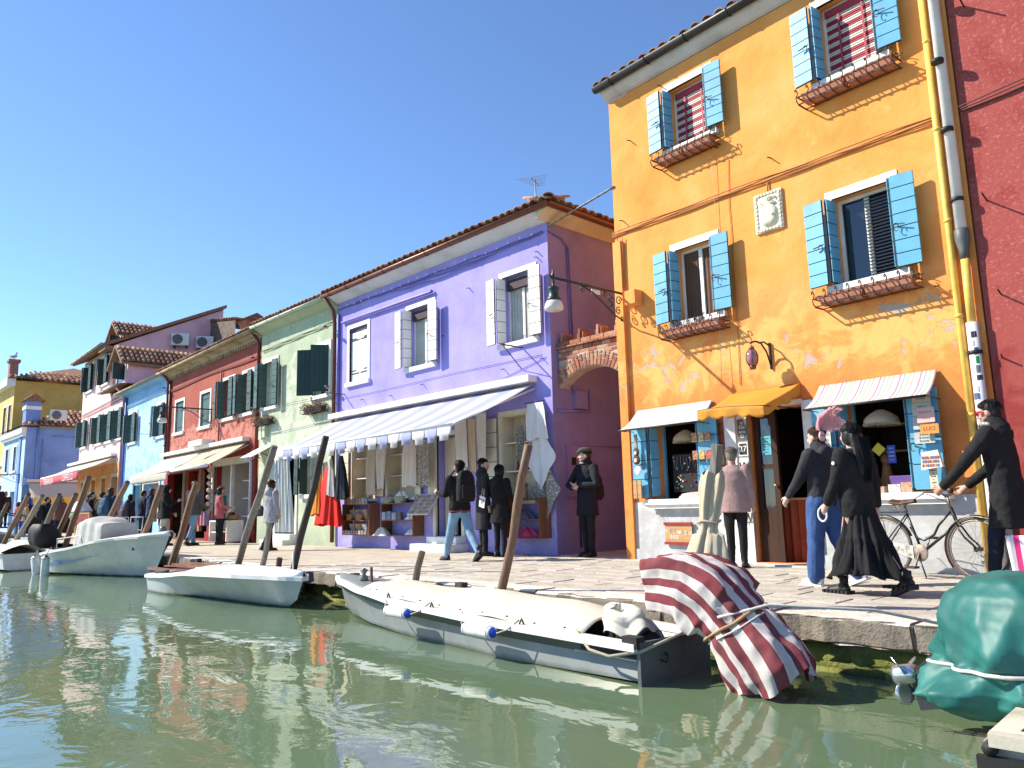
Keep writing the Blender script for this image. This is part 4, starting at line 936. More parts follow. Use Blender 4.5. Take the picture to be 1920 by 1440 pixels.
M_peri = plaster('periwinkle_stucco', (.19,.31,.60), .25, damp=.25); M_blw = plaster('blue_white_front', (.42,.58,.82), .2, damp=.2)
FH = House('periwinkle_house', 'periwinkle blue corner house with tiled roof and tall chimney', -56, 9.55, 0)
FH.wall(0, 6, 0, 5.95, 7, M_blw, [(1.0,1.8,3.6,5.0,.2),(3.2,4.0,3.6,5.0,.2),(3.0,4.2,.2,2.4,.3)], side=False); FH.window(1.0,1.8,3.6,5.0); FH.window(3.2,4.0,3.6,5.0); FH.room(2.9,4.3,.1,2.5,.3,1)
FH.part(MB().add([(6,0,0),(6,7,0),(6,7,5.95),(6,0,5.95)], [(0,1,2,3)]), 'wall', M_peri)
FH.part(MB().box(4.6,-.06,0,5.1,.0,5.6), 'pilaster', M_peri); FH.part(MB().box(0,-.25,5.6,6.1,.0,5.95).box(0,-.15,5.45,6.05,0,5.6), 'cornice', M_white)
rz0, rz1 = 6.0, 7.35
RFp = FH.part(MB().add([(-.2,-.35,rz0),(6.3,-.35,rz0),(6.3,7,rz0),(-.2,7,rz0),(-.2,3.3,rz1),(3.6,3.3,rz1)], [(0,1,5,4),(1,2,5),(2,3,4,5)]), 'roof', M_TILE[1])
upv = Vector((-2.7,0,rz1-rz0)).normalized(); nrv = Vector((rz1-rz0,0,2.7)).normalized()
lay_tiles(RFp, (6.3,-.30,rz0+.03), (0,1,0), upv, nrv, 17, 7, .28, .38, .015, lambda c, r: (c*.28 < r*.42-.1))
CHp = FH.part(MB().box(4.9,-.02,5.4,5.7,.7,7.5), 'chimney', M_peri); FH.part(MB().box(4.86,-.06,7.0,5.74,.74,7.2), 'chimney_band', M_white, None, CHp)
FH.part(MB().add([(4.7,-.2,7.5),(5.9,-.2,7.5),(5.9,.9,7.5),(4.7,.9,7.5),(4.8,.35,7.95),(5.8,.35,7.95)], [(0,1,5,4),(2,3,4,5),(1,2,5),(3,0,4),(0,3,2,1)]), 'chimney_hood', M_TILE[0], None, CHp)
FH.pipe([(6.06,.6,5.9),(6.06,.6,.3)], .05, M_peri); FH.pipe([(6.05,.85,5.3),(6.05,.85,2.5)], .03, M_peri, 'conduit'); FH.pipe([(6.05,1.3,5.5),(6.05,3.0,5.5)], .03, M_peri, 'conduit')
FH.part(MB().box(6.0,.05,2.7,6.2,.35,3.1), 'junction_box', M_peri)
FH.part(MB().add([(6.01,0,0),(6.01,.5,0),(6.01,.5,2.0),(6.01,0,2.0)], [(0,1,2,3)]), 'painted_base', mat('cobalt_paint', (.02,.06,.42), .7, .1))
ac_unit((-49.6, 11.0, 6.35), R(90), 'white air conditioner on the roof behind the blue chimney')

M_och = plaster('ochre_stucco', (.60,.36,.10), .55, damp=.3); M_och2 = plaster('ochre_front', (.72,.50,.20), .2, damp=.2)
YH = House('ochre_house', 'ochre yellow house with grey stained side at the far end', -72, 10.6, 0)
YH.wall(0, 12, 0, 10.1, 8, M_och2, [(h, h+.9, z, z+1.9, .2) for h in (1.5,4.0,6.5,9.0,10.6) for z in (1.5,6.6)], side=False)
for h in (1.5,4.0,6.5,9.0,10.6):
    for z in (1.5,6.6): YH.window(h, h+.9, z, z+1.9, .2, MATS['brown_pane'])
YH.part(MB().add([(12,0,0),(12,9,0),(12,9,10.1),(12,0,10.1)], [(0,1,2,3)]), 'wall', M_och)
YH.part(MB().box(-.3,-.5,9.7,12.2,0,10.2), 'cornice', M_white); YH.part(MB().box(0,-.12,4.4,12.05,0,4.7), 'string_course', M_cream)
RY = YH.part(MB().add([(-.3,-.5,10.2),(12.5,-.5,10.2),(12.5,9,10.2),(-.3,9,10.2),(-.3,4.3,11.9),(8.5,4.3,11.9)], [(0,1,5,4),(1,2,5),(2,3,4,5)]), 'roof', M_TILE[1])
upv = Vector((-4.0,0,1.7)).normalized(); nrv = Vector((1.7,0,4.0)).normalized()
lay_tiles(RY, (12.5,-.5,10.23), (0,1,0), upv, nrv, 17, 5, .34, .42, .02, lambda c, r: (c*.34 < r*.42-.1))
CYc = YH.part(MB().box(11.0,-.3,10.2,11.6,.2,11.5).box(10.9,-.4,11.4,11.7,.3,11.6), 'chimney', MATS['chimney_brick'])
# ------------------------------------------------------------------ awnings
def awning(name, label, H, u0, u1, zw, d, zf, m, fu=None, sag=.03, val=.0, valm=None, tabs=0, bar=.015, arms=2, house=None, wave=0, group=None, trans_edge=True):
    f0, f1 = fu or (u0, u1); zm = (zw+zf)/2
    A = empty(name, H.w((u0+u1)/2, 0, zw), H.ang); tag(A, label, 'awning', group)
    U = lambda u: u-(u0+u1)/2
    def sh(q, v):
        a, c = u0+(u1-u0)*q, f0+(f1-f0)*q
        return (U(a+(c-a)*v), -.02-(d-.02)*v, (zw+(zf-zw)*v-sag*math.sin(math.pi*v)*(1+wave*math.sin(q*9))) - zw)
    MB().grid(sh, 48, 10).build('fabric', m, A, True, None, 0, .006)
    MB().tube([(U(f0),-d,zf-zw),(U(f1),-d,zf-zw)], bar, 8).build('front_bar', M_white if house else M_iron, A, True)
    for k in range(arms):
        a, c = (u0, f0) if k == 0 else (u1, f1)
        mid = (U((a+c)/2+(.18 if k == 0 else -.18)*(d > 1)), -d*.5, (zf-zw)*.5-.06)
        MB().tube([(U(a),-.02,-.10 if d > 1 else -.35),mid if d > 1 else (U((a+c)/2),-d*.5,((zf-zw)-.35)/2),(U(c),-d,zf-zw)], .018 if d > 1 else .006, 6).build('arm', M_white if house else M_iron, A, True)
    if house: MB().box(U(u0-.08), -.24, .02, U(u1+.05), 0, .14).build('housing', M_white, A)
    if val:
        v = MB(); n = tabs or 1; W = (f1-f0)/n; v.uv = {}
        for i in range(n):
            a, c = f0+W*i, f0+W*(i+1)
            def P(q, z, yy=0): 
                v.uv[len(v.v)] = ((q-f0)/(f1-f0), 0); v.v.append((U(q), -d-.012-.02*math.sin(q*5.1)*(1+z*2)*abs(z)*8-yy, zf-zw+z))
            o = len(v.v); K = 4
            if tabs:   # each stripe ends in a tab with stepped sides
                prof = [(0,.62),(.18,.62),(.20,1.0),(.80,1.0),(.82,.62),(1,.62)]
                for (q, h) in prof: P(a+(c-a)*q, 0); P(a+(c-a)*q, -val*.5); P(a+(c-a)*q, -val*h*(1+.05*math.sin(i*2.3)))
                for k in range(5):
                    for r in range(2): v.f.append((o+3*k+r, o+3*k+3+r, o+3*k+4+r, o+3*k+1+r))
        v.build('valance', valm or m, A, True, None, 0, .004)
    return A
M_aw1 = stripes('awning_blue_white', [(1,(.74,.75,.76)),(1,(.46,.50,.72))], 0, 1/8.5, .8, 'UV', .35)
awning('striped_awning', 'wide white and pale blue striped awning over the souvenir shop', VH, .05, 7.05, 3.10, 1.75, 2.27, M_aw1, (.35,6.75), .05, .27, None, 17, .03, 2, True)
multi = [(3,(.74,.72,.68)),(1,(.62,.26,.30)),(1.5,(.70,.68,.64)),(1,(.34,.42,.58)),(1.5,(.72,.70,.66)),(.8,(.36,.52,.44)),(1,(.70,.62,.40)),(1,(.64,.64,.66)),(.8,(.60,.38,.44))]
M_aw2 = stripes('awning_candy', multi, 0, 1/6, .8, 'UV', .3)
awning('striped_awning', 'small candy striped awning over the left shop window of the orange house', OH, .33, 1.77, 2.34, .42, 2.0, stripes('awning_faded', [(5,(.74,.72,.71)),(.8,(.60,.40,.46)),(3,(.72,.71,.70)),(.8,(.48,.52,.62))], 0, 1/7, .8, 'UV', .3), (.25,1.75), .05)
awning('striped_awning', 'small candy striped awning above the hanging signs and lace lamp', OH, 3.44, 4.88, 2.32, .46, 1.98, M_aw2, (3.42,4.90), .05)
# amber canopy with wavy flounce
YA = empty('amber_awning', OH.w(2.65,0,2.4), OH.ang); tag(YA, 'amber canvas canopy with wavy flounce over the shop door', 'awning')
M_amb = cloth_tr('amber_canvas', (.74,.36,.055), .35)
def ysh(q, v):
    u = -.51+1.03*q - .12*v; sagv = .05*math.sin(math.pi*v)*(.6+.4*math.sin(q*7)) + .03*math.sin(q*3+v*4)*v
    return (u, -.02-.72*v, -.32*v-sagv)
MB().grid(ysh, 26, 12).build('fabric', M_amb, YA, True, None, 0, .006)
def yfl(q, v):
    if q < .55: t = q/.55; p = ysh(t, 1)
    else: t = (q-.55)/.45; p = ysh(1, 1-t)
    drop = .15 if q < .55 else .15+.22*(t > 0)*t*0
    h = .15*(.74+.26*abs(math.sin(q*math.pi*9)))
    return (p[0]+.015*math.sin(q*40)*v, p[1]-.012-.02*math.sin(q*33)*v, p[2]-h*v)
MB().grid(yfl, 90, 4).build('flounce', M_amb, YA, True, None, 0, .004)
MB().tube([ysh(q, 1) for q in np.linspace(0,1,12)], .012, 6).build('front_bar', M_iron, YA, True)
for q in (0, 1): MB().tube([(ysh(q,1)), (ysh(q,0)[0], -.02, -.34)], .008, 5).build('arm', M_iron, YA, True)
M_cawn = cloth_tr('cream_canvas', (.72,.68,.58), .35)
awning('cream_awning', 'long cream awning on the terracotta house nearest the pale blue house', TH, -9.5, -5.35, 3.0, 1.2, 2.26, M_cawn, (-9.6,-5.45), .06, .30, None, 1, .03, 2, True, 0, 'cream awnings')
awning('cream_awning', 'cream awning with rolled front over the white framed shop', TH, -5.25, -1.68, 3.0, 1.2, 2.27, cloth_tr('ivory_canvas', (.70,.63,.46), .35), (-5.0,-1.82), .04, 0, None, 0, .055, 2, True, 0, 'cream awnings')
for a in [o for o in bpy.data.objects if o.name.startswith('cream_awning')][:1]:
    MB().grid(lambda q, v: (-2.12+4.15*q, -1.215-.01*math.sin(q*20)*v, -.74-.28*v), 30, 3).build('valance', M_cawn, a, True, None, 0, .004)
CA = awning('cafe_awning', 'white topped awning with red lettered valance on the pink house', PH, -25.4, -16.7, 3.52, 1.4, 2.88, M_cawn, (-25.4,-17.0), .05, 0, None, 0, .04, 2, True)
M_cred = fabric('coral_canvas', (.62,.10,.13)); MB().grid(lambda q, v: (-4.35+8.4*q, -1.42, -.64-.40*v), 20, 2).build('valance', M_cred, CA, True, None, 0, .004)
text('lettering', 'TERRANOVA', M_white, CA, (-2.35,-1.435,-.88), .42, (R(90),0,0)); text('lettering', 'COFFEE CO.', M_white, CA, (2.0,-1.435,-.86), .42, (R(90),0,0))
# yellow signed kiosk front against the periwinkle wall
KA = empty('yellow_sign_awning', (-49.9, 12.2, 2.6), R(90)); tag(KA, 'cream awning with yellow script sign against the periwinkle wall', 'awning')
MB().grid(lambda q, v: (-2.4+4.6*q, -.05-1.1*v, .25-.95*v-.05*math.sin(math.pi*v)), 20, 8).build('fabric', M_cawn, KA, True, None, 0, .01)
MB().box(-2.3,-1.2,-1.02,2.2,-1.16,-.62).build('sign_board', mat('sign_yellow', (.75,.45,.03), .6, .05), KA)
text('lettering', 'Mai Mai', mat('sign_brown', (.06,.03,.015), .7, 0), KA, (.2,-1.21,-.82), .42, (R(90),0,0))
MB().box(-2.5,-.12,.25,2.4,0,.42).build('housing', M_cream, KA); MB().box(-2.3,-.02,-2.6,2.2,.02,-1.0).build('shopfront', M_dark, KA)

# ------------------------------------------------------------------ street lamps and wall lantern
def street_lamp(loc, ang, L, label, light=True):
    S = empty('street_lamp', loc, ang); tag(S, label, 'street lamp', 'bracket street lamps')
    MB().tube([(0,.0,0),(0,-L-.06,0)], .022, 8).build('arm', M_green_iron, S, True)
    def spiral(c, r, n=14, turns=1.3, d=1, a0=0): return [(0, c[0]+r*(1-t/turns*.75)*math.cos(a0+d*t*6.28), c[1]+r*(1-t/turns*.75)*math.sin(a0+d*t*6.28)) for t in np.linspace(0, turns, n)]
    MB().tube([(0,-L*.60,-.02),(0,-L*.45,-.10),(0,-L*.28,-.26),(0,-L*.14,-.40),(0,-.03,-.46)], .014, 6).build('brace', M_green_iron, S, True)
    for c, r, a in (((-.12,-.14),.085,0),((-.14,-.31),.07,1),((-.30,-.13),.075,2),((-.45,-.075),.05,1),((-.30,-.24),.035,0),((-L*.60,-.075),.055,1.6),((-.06,-.43),.045,4)):
        MB().tube(spiral(c, r, 14, 1.3, 1, a), .010, 5).build('scroll', M_green_iron, S, True)
    MB().tube([(0,-.02,.06),(0,-.02,-.50)], .02, 6).build('wall_plate', M_green_iron, S, True)
    MB().box(-.025,-L*.40-.10,-.10,-.015,-L*.40+.10,-.03).build('number_plate', M_white, S)
    hd = MB().lathe([(.0,.13),(.016,.12),(.012,.09),(.026,.06),(.034,.02),(.020,-.04),(.028,-.08),(.020,-.12),(.030,-.13)], 12, (0,-L,0)); hd.build('finial', M_green_iron, S, True)
    MB().tube([(0,-L-.03,.02),(0,-L-.09,.02)], .014, 6).build('finial_end', M_green_iron, S, True)
    MB().lathe([(.03,-.13),(.065,-.15),(.095,-.17),(.078,-.19),(.080,-.30),(.105,-.33),(.118,-.37)], 18, (0,-L,0)).build('hood', M_green_iron, S, True)
    MB().lathe([(.112,-.37),(.135,-.42),(.148,-.47),(.142,-.51),(.11,-.525),(.0,-.53)], 20, (0,-L,0)).build('globe', mat('frosted_glass', (.66,.62,.56), .25, .04, 4, 0), S, True)
    return S
street_lamp(OH.w(.145,.02,4.33), OH.ang, 1.6, 'green bracket street lamp at the corner of the orange house')
street_lamp(TH.w(-4.85,.02,4.32), TH.ang, 1.58, 'bracket street lamp on the terracotta house')
street_lamp((-50.4,9.5,3.3), 0, 2.2, 'far bracket street lamp on the blue corner house')
LN = empty('wall_lantern', OH.w(2.66,0,2.6), OH.ang); tag(LN, 'violet glass lantern on a wrought iron wall bracket', 'lantern')
MB().bar((.10,-.01,.05),(.10,-.012,.42),.05,.02).build('back_plate', M_iron, LN)
MB().tube([(.10,-.02,.10),(.10,-.10,.28),(.08,-.20,.40),(.05,-.28,.42),(.0,-.34,.40)], .013, 6).build('bracket', M_iron, LN, True)
MB().tube([(.10,-.02,.38),(.09,-.14,.42),(.06,-.22,.40)], .012, 6).build('bracket', M_iron, LN, True)
MB().tube([(0,-.31,.40),(0,-.31,.355)], .005, 5).build('chain', M_iron, LN)
MB().lathe([(.0,.355),(.035,.35),(.04,.315),(.03,.31)], 14, (0,-.31,0)).build('cap', mat('copper_cap', (.20,.09,.08), .4, .1, 5, 0, 1, .5, .5), LN, True)
MB().lathe([(.03,.31),(.06,.285),(.082,.24),(.088,.19),(.078,.13),(.05,.09),(.035,.085)], 16, (0,-.31,0)).build('glass', mat('violet_glass', (.42,.20,.24), .1, .1, 6, 0, 1, .6, 0, .01, .35), LN, True)
for k in range(6):
    t = k*math.pi/3; MB().tube([(r*math.cos(t), -.31+r*math.sin(t), z) for r, z in ((.035,.31),(.065,.285),(.087,.24),(.093,.19),(.083,.13),(.053,.09),(.04,.04))], .004, 4).build('cage_bar', M_iron, LN)
MB().lathe([(.042,.085),(.045,.07),(.038,.035),(.0,.03)], 12, (0,-.31,0)).build('base', MATS['copper_cap'], LN, True)
def antenna(loc, h, label, rz=0):
    A = empty('roof_antenna', loc, rz); tag(A, label, 'antenna', 'roof antennas'); m = mat('aluminium', (.35,.36,.38), .4, .05, 5, 0, 1, .5, .6)
    MB().tube([(0,0,0),(0,0,h)], .016, 6).build('mast', m, A, True)
    MB().tube([(-.02,-.32,h*.94),(0,.32,h*.98)], .010, 5).build('boom', m, A, True)
    for k in range(6):
        w = .36-.045*k; MB().tube([(-w,-.3+.12*k,h*(.945+.006*k)),(w,-.3+.12*k,h*(.945+.006*k))], .006, 4).build('element', m, A)
    return A
antenna((-11.6,11.9,6.75), 1.55, 'thin antenna mast standing on the violet house roof', .5)
antenna((-21.0,12.6,7.0), .95, 'small far antenna behind the violet roof', .3)
a = antenna(OH.w(2.2,-.9,8.3), 1.3, 'antenna mast behind the orange house gutter', -.2)
# catenary cable tray across the alley
SPN = empty('span_cable', (-9.38,9.9,6.05)); tag(SPN, 'bundled cable slung across the alley from violet to orange house', 'cable')
pA, pB = Vector((0,.0,-.03)), Vector((1.62,.0,.10))
def cat(t, o): p = pA+(pB-pA)*t; return (p.x, p.y+o, p.z-.22*t*(1-t)*0 + .12*t)
for k in range(2): MB().tube([cat(t, .02*k) for t in np.linspace(0,1,12)], .014, 6).build('cable', M_gpipe if k else mat('grey_cable', (.32,.32,.30), .6), SPN, True)
for k in range(11): MB().lathe([(.024,-.012),(.024,.012)], 8, cat((k+.5)/11, .01)).build('clip', M_gpipe, SPN)

# ------------------------------------------------------------------ mooring posts
M_post = [wood('weathered_post', (.17,.135,.10), 2, .8, .5, True), wood('grey_post', (.22,.195,.16), 2, .8, .5, True), wood('brown_post', (.20,.115,.072), 2, .6, .65, True), wood('black_post', (.060,.050,.040), 2, .8, .5, True)]
def post(base, top, r, m, label, sides=10, ext=.9):
    r *= .82
    b, t = Vector(base), Vector(top); d = (t-b).normalized(); b2 = b - d*((b.z+.42+ext)/d.z if d.z else .5)
    P = MB(); n = 9; pts = []; rr = []
    ph = random.uniform(0, 6)
    for i in range(n+1):
        q = b2+(t-b2)*(i/n); w = .012*math.sin(i*1.7+ph) if 0 < i < n else 0
        pts.append(q+Vector((w, w*.6, 0))); rr.append(r*(1.0-.10*i/n)*(1+.05*math.sin(i*2.3+ph)))
    pts.append(t+d*.004); rr.append(rr[-1]*.80)
    P.tube(pts, rr, sides)
    o = P.build('mooring_post', m, None, sides > 8); tag(o, label, 'mooring post', 'wooden mooring posts'); return o
post((-6.13,5.62,.05),(-5.69,5.62,1.50), .062, M_post[2], 'smooth brown mooring post behind the canvas covered boat', 12)
post((-10.8,5.62,-.06),(-9.86,5.62,1.93), .068, M_post[3], 'dark knotty mooring post in front of the red dress', 9)
post((-12.77,5.65,.04),(-11.54,5.65,1.91), .075, M_post[1], 'grey leaning mooring post beside the woman in the grey hoodie', 9)
post((-11.76,5.62,.07),(-11.56,5.62,.71), .06, M_post[1], 'short grey mooring post below the grey hoodie', 8)
post((-11.23,5.60,-.02),(-11.17,5.60,.17), .06, M_post[3], 'stub of a post at the bow of the small white boat', 8)
post((-7.65,5.60,.04),(-7.53,5.60,.36), .055, M_post[0], 'short stump beside the covered boat bow', 8)
post((-15.94,5.70,-.12),(-14.84,5.70,1.45), .085, M_post[2], 'brown plank-like mooring post right of the white speedboat bow', 6)
post((-17.74,5.72,.39),(-16.77,5.72,1.46), .085, M_post[2], 'brown mooring post above the white speedboat bow', 6)
post((-20.24,5.72,.81),(-19.01,5.72,1.63), .085, M_post[2], 'brown mooring post behind the speedboat canopy', 6)
post((-23.82,5.74,.39),(-22.25,5.74,1.89), .10, M_post[2], 'tallest far mooring post in front of the cone sign', 6)
post((-25.19,5.74,.3),(-23.39,5.74,1.47), .10, M_post[2], 'far mooring post left of the cone sign', 6)
post((-26.86,5.74,.4),(-25.11,5.74,1.51), .095, M_post[0], 'far mooring post between the two dark jackets', 6)
post((-29.21,5.74,.61),(-27.11,5.74,1.53), .10, M_post[1], 'far grey mooring post by the cream jacket', 6)
post((-31.56,5.74,.36),(-28.99,5.74,1.63), .10, M_post[2], 'far mooring post leaning across the brick bridge', 6)
post((-33.02,5.74,.92),(-32.11,5.74,1.4), .09, M_post[0], 'farthest mooring post at the left edge', 6)
for (x, w) in ((-14.9,.05),(-6.9,.06),(-9.15,.055)):
    o = MB().box(x-w, edge_y(x)-.12, -1.0, x+w, edge_y(x)-.03, .03).build('fender_timber', M_post[3], None); tag(o, {-14.9:'dark timber fender on the quay above the small boat', -6.9:'dark timber fender on the quay behind the covered boat', -9.15:'dark timber fender on the mossy quay near the boat bow'}[x], 'timber', 'quay fender timbers')
# post wrapped in a beige tarpaulin
CP = post((-3.76,5.70,.07),(-3.50,5.70,1.34), .075, M_post[1], 'grey brown post rising out of a beige tarpaulin', 6)
M_tarp = fabric('beige_tarpaulin', (.50,.42,.29), .75, .10, .35, 2.4)
TP = MB()
tp_prof = [(.04,.185),(.16,.178),(.30,.160),(.46,.128),(.58,.094),(.65,.076),(.72,.084),(.86,.098),(.98,.105),(1.07,.10),(1.11,.082)]
def tri(x): x = (x/(2*math.pi)) % 1.0; return 4*abs(x-.5)-1
def tarp(q, v):
    k = v*(len(tp_prof)-1); i = min(int(k), len(tp_prof)-2); f = k-i
    z = tp_prof[i][0]*(1-f)+tp_prof[i+1][0]*f; r = tp_prof[i][1]*(1-f)+tp_prof[i+1][1]*f
    th = q*2*math.pi; cx = -3.76+(z-.07)*.2047
    fold = 1+.16*tri(th*4+z*1.5)+.15*tri(th*7-z*2+1)+.07*tri(th*13+z*2)
    ear = .05*max(0, math.cos(th-3.4))**20*max(0, min(1, (z-.92)*8)); flat = .06*math.cos(2*th+.6)*(z < .6)
    return (cx+(r*fold+ear+flat)*math.cos(th), 5.70+(r*fold)*.8*math.sin(th), z+.035*tri(th*4+1)*max(0, v-.75)*4*.8+.02*tri(th*6)*max(0, .2-v)*5)
TP.grid(tarp, 110, 50, True); o = TP.build('beige_tarpaulin', M_tarp, None, True); wrinkle(.004, 77, (13,27,52), .5)(o.data); tag(o, 'beige tarpaulin tied round the square mooring post', 'tarpaulin')
MB().tube([(-3.76+(.70-.07)*.2047+.100*math.cos(t), 5.70+.082*math.sin(t), .70+.01*math.sin(3*t)) for t in np.linspace(0,6.28,24,endpoint=False)], .010, 6, True, True).build('tie_rope', mat('rope', (.38,.33,.25), .9, .1, 30, .3), o, True)
# ------------------------------------------------------------------ boats (local x from stern to bow, z = 0 at the waterline)
M_rope = MATS['rope']
def lerp_tab(tab, x):
    for (a, b) in zip(tab[:-1], tab[1:]):
        if x <= b[0]: f = (x-a[0])/(b[0]-a[0]); f = f*f*(3-2*f)*.35+f*.65; return [p+(q-p)*f for p, q in zip(a[1:], b[1:])]
    return list(tab[-1][1:])
class Boat:
    def __init__(s, name, label, stern, bow, tab, hullm, railm, rail=.05, n=40, raise_bow=0, kn=None, shade_band=None):
        st, bw = Vector((*stern, WATER_Z)), Vector((*bow, WATER_Z)); d = bw-st; s.L = d.length
        s.root = empty(name, st, math.atan2(d.y, d.x)); tag(s.root, label, 'boat'); s.tab = tab; s.k = s.L/tab[-1][0]
        # tab rows: x, half beam at sheer, sheer z, half beam at chine, chine z, keel z
        h = MB(); sec = 9
        def pt(u, v):
            x = tab[-1][0]*u; b, zs, c, zc, zk = lerp_tab(tab, x)
            if v < .5:
                t = v/.5; kb, kz = (b-kn[1]*min(1,b/.3), zs-kn[0]) if kn else ((b+c)/2, (zs+zc)/2)
                if t < .4: t /= .4; y = -(b+(kb-b)*t); z = zs+(kz-zs)*t
                else: t = (t-.4)/.6; y = -(kb+(c-kb)*t); z = kz+(zc-kz)*t
            else: t = (v-.5)/.5; y = -(c*(1-t)); z = zc+(zk-zc)*t
            rake = raise_bow*max(0, u-.8)/.2*(z-zk)
            return (x*s.k+rake, y, z)
        h.grid(pt, n, 10); h.uv = None
        o = len(h.v); base = list(h.v)
        h.v += [(p[0], -p[1], p[2]) for p in base]; h.f += [tuple(i+o for i in reversed(f)) for f in list(h.f)]
        W = n+1; h.f.append(tuple([j*W for j in range(11)]+[o+j*W for j in range(10,-1,-1)]))
        s.hull = h.build('hull', hullm, s.root, True); s.pt = pt; s.n = n
        if shade_band:  # dark band below the gunwale, painted on as the shadow of the rail
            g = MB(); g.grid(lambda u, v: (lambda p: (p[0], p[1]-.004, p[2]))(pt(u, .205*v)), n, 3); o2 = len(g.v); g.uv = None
            g.v += [(p[0], -p[1], p[2]) for p in list(g.v)]; g.f += [tuple(i+o2 for i in f) for f in list(g.f)]; g.build('gunwale_shadow', shade_band, s.root, True)
        md = s.hull.modifiers.new('edge', 'EDGE_SPLIT'); md.split_angle = R(40)
        if rail:
            for sg in (1, -1):
                r = MB(); pts = [pt(i/n, 0) for i in range(n+1)]
                for p in pts:
                    y = p[1]*sg; e = -rail*(1 if sg > 0 else -1)
                    r.v += [(p[0], y+e, p[2]-.03), (p[0], y+e, p[2]+.022), (p[0], y-e*.6, p[2]+.028), (p[0], y-e*.6, p[2]-.03)]
                for i in range(n):
                    for k in range(4): r.f.append((4*i+k, 4*i+(k+1)%4, 4*i+4+(k+1)%4, 4*i+4+k))
                r.f += [(0,1,2,3), (4*n+3,4*n+2,4*n+1,4*n)]
                r.build('gunwale', railm, s.root, False)
    def deck(s, x0, x1, m, name='deck', crown=.03, z=0.0, n=16, inset=.0, sl=None):
        g = MB(); X = s.tab[-1][0]
        def f(u, v):
            x = x0+(x1-x0)*u; p = s.pt(x/X, 0); w = (abs(p[1])-inset); y = -w+2*w*v
            return (p[0], y, p[2]+z+crown*(1-(2*v-1)**2)*(sl(u) if sl else 1))
        g.grid(f, n, 12); return g.build(name, m, s.root, True, None, 0, .01)
    def add(s, mb, name, m, smooth=None, parent=None): return mb.build(name, m, parent or s.root, smooth)
def hullmat(name, c, rough=.4):
    t = NT(name); z = t.sep(t.coord())[2]; col = t.ramp(t.noise(3, 5, .6), [(.3, tuple(x*.80 for x in c)), (.6, c), (.8, tuple(min(1, x*1.08) for x in c))])
    st = t.noise(5, 6, .7, t.coord('Object', (2.5, 2.5, .35))); col = t.mix(t.math('MULTIPLY', t.grey(st, .55, .78), .35), col, tuple(x*.5 for x in c))
    sc = t.noise(26, 4, .7, t.coord('Object', (.25, 1, 2.5))); col = t.mix(t.math('MULTIPLY', t.grey(sc, .66, .74), .4), col, tuple(x*.4 for x in c))
    wz = t.math('ADD', z, t.math('MULTIPLY', t.noise(4, 5, .6), -.05)); col = t.mix(t.math('SUBTRACT', 1.0, t.grey(t.math('ADD', wz, .06), .04, .085)), col, (.05,.055,.03))
    t.base(col); t.rough(rough, .45); t.bump(t.noise(20, 4), .06, .01); MATS[name] = t.m; return t.m
M_bgrey = hullmat('boat_grey', (.20,.22,.21)) if True else mat('boat_grey', (.34,.36,.345), .45, .12, 3, .08, 30, .45); M_bwhite = mat('boat_white', (.72,.72,.69), .3, .06, 3, .05, 30, .5)
M_canv = fabric('cream_boat_cover', (.60,.55,.44), .85, .07, .22)
def fender(B, x, y, z, label, vert=False, ends=(.01,.05,.42), L=.20, r=.055):
    F = empty('boat_fender', (0,0,0)); F.parent = B.root; F.location = (x, y, z)
    F.parent = None; F.matrix_world = B.root.matrix_basis @ Matrix.Translation((x, y, z)); tag(F, label, 'fender', 'boat fenders')
    m = mat('fender_white', (.66,.66,.60), .5, .12, 9, .1); e = mat('fender_end_%s' % ('blue' if ends[2] > .2 else 'dark'), ends, .4, .05)
    o1 = MB().lathe([(.02,-L),(r*.9,-L*.96),(r,-L*.8),(r,L*.8),(r*.9,L*.96),(.02,L)], 16); o2 = MB().lathe([(.012,L*1.18),(.022,L*1.15),(r*.8,L*.97),(r*1.03,L*.80),(r*.6,L*.8)], 16); o3 = MB().lathe([(r*.6,-L*.8),(r*1.03,-L*.80),(r*.8,-L*.97),(.022,-L*1.15),(.012,-L*1.18)], 16)
    for mb, nm, mm in ((o1,'body',m),(o2,'end_cap',e),(o3,'end_cap',e)):
        o = mb.build(nm, mm, F, True)
        if not vert: o.rotation_euler = (0, R(90), 0)
    return F
# --- canvas covered grey boat
TA_ = [(0,.40,.27,.36,.02,-.10),(1.5,.49,.30,.42,.0,-.13),(3.0,.49,.34,.38,.0,-.13),(4.1,.36,.39,.24,.02,-.11),(4.8,.17,.43,.08,.05,-.06),(5.15,.02,.45,.01,.16,.10)]
BA = Boat('covered_boat', 'grey boat with a cream canvas cover and two blue tipped fenders', (-3.52,4.95), (-8.66,5.26), TA_, M_bgrey, M_bwhite, .055, 44, .5, (.12,.085), mat('hull_shadow_tone', (.060,.075,.075), .5, .15, 5, .1))
BA.deck(3.9, 5.12, M_bgrey, 'fore_deck', .03, .022)
BA.deck(0.0, .62, M_bgrey, 'stern_deck', .0, -.10)
def bow_sl(u): return math.sin(math.pi*min(1, .08+.9*u))**.4
cvr = MB()
def cvf(u, v):
    x = .55+3.55*u; p = BA.pt(x/5.15, 0); w = abs(p[1])-.015
    t = 2*v-1; h = .13*(1-abs(t)**2.2)*(.5+.5*math.sin(math.pi*min(1, u*1.0+.12)))
    h += .010*math.sin(u*17+t*3)+.006*math.sin(u*31-t*8)+.02*(1-abs(t))*math.sin(u*6)
    return (p[0], w*t, p[2]+.028+h)
cvr.grid(cvf, 60, 24); CV = cvr.build('cover', M_canv, BA.root, True, None, 0, .008)
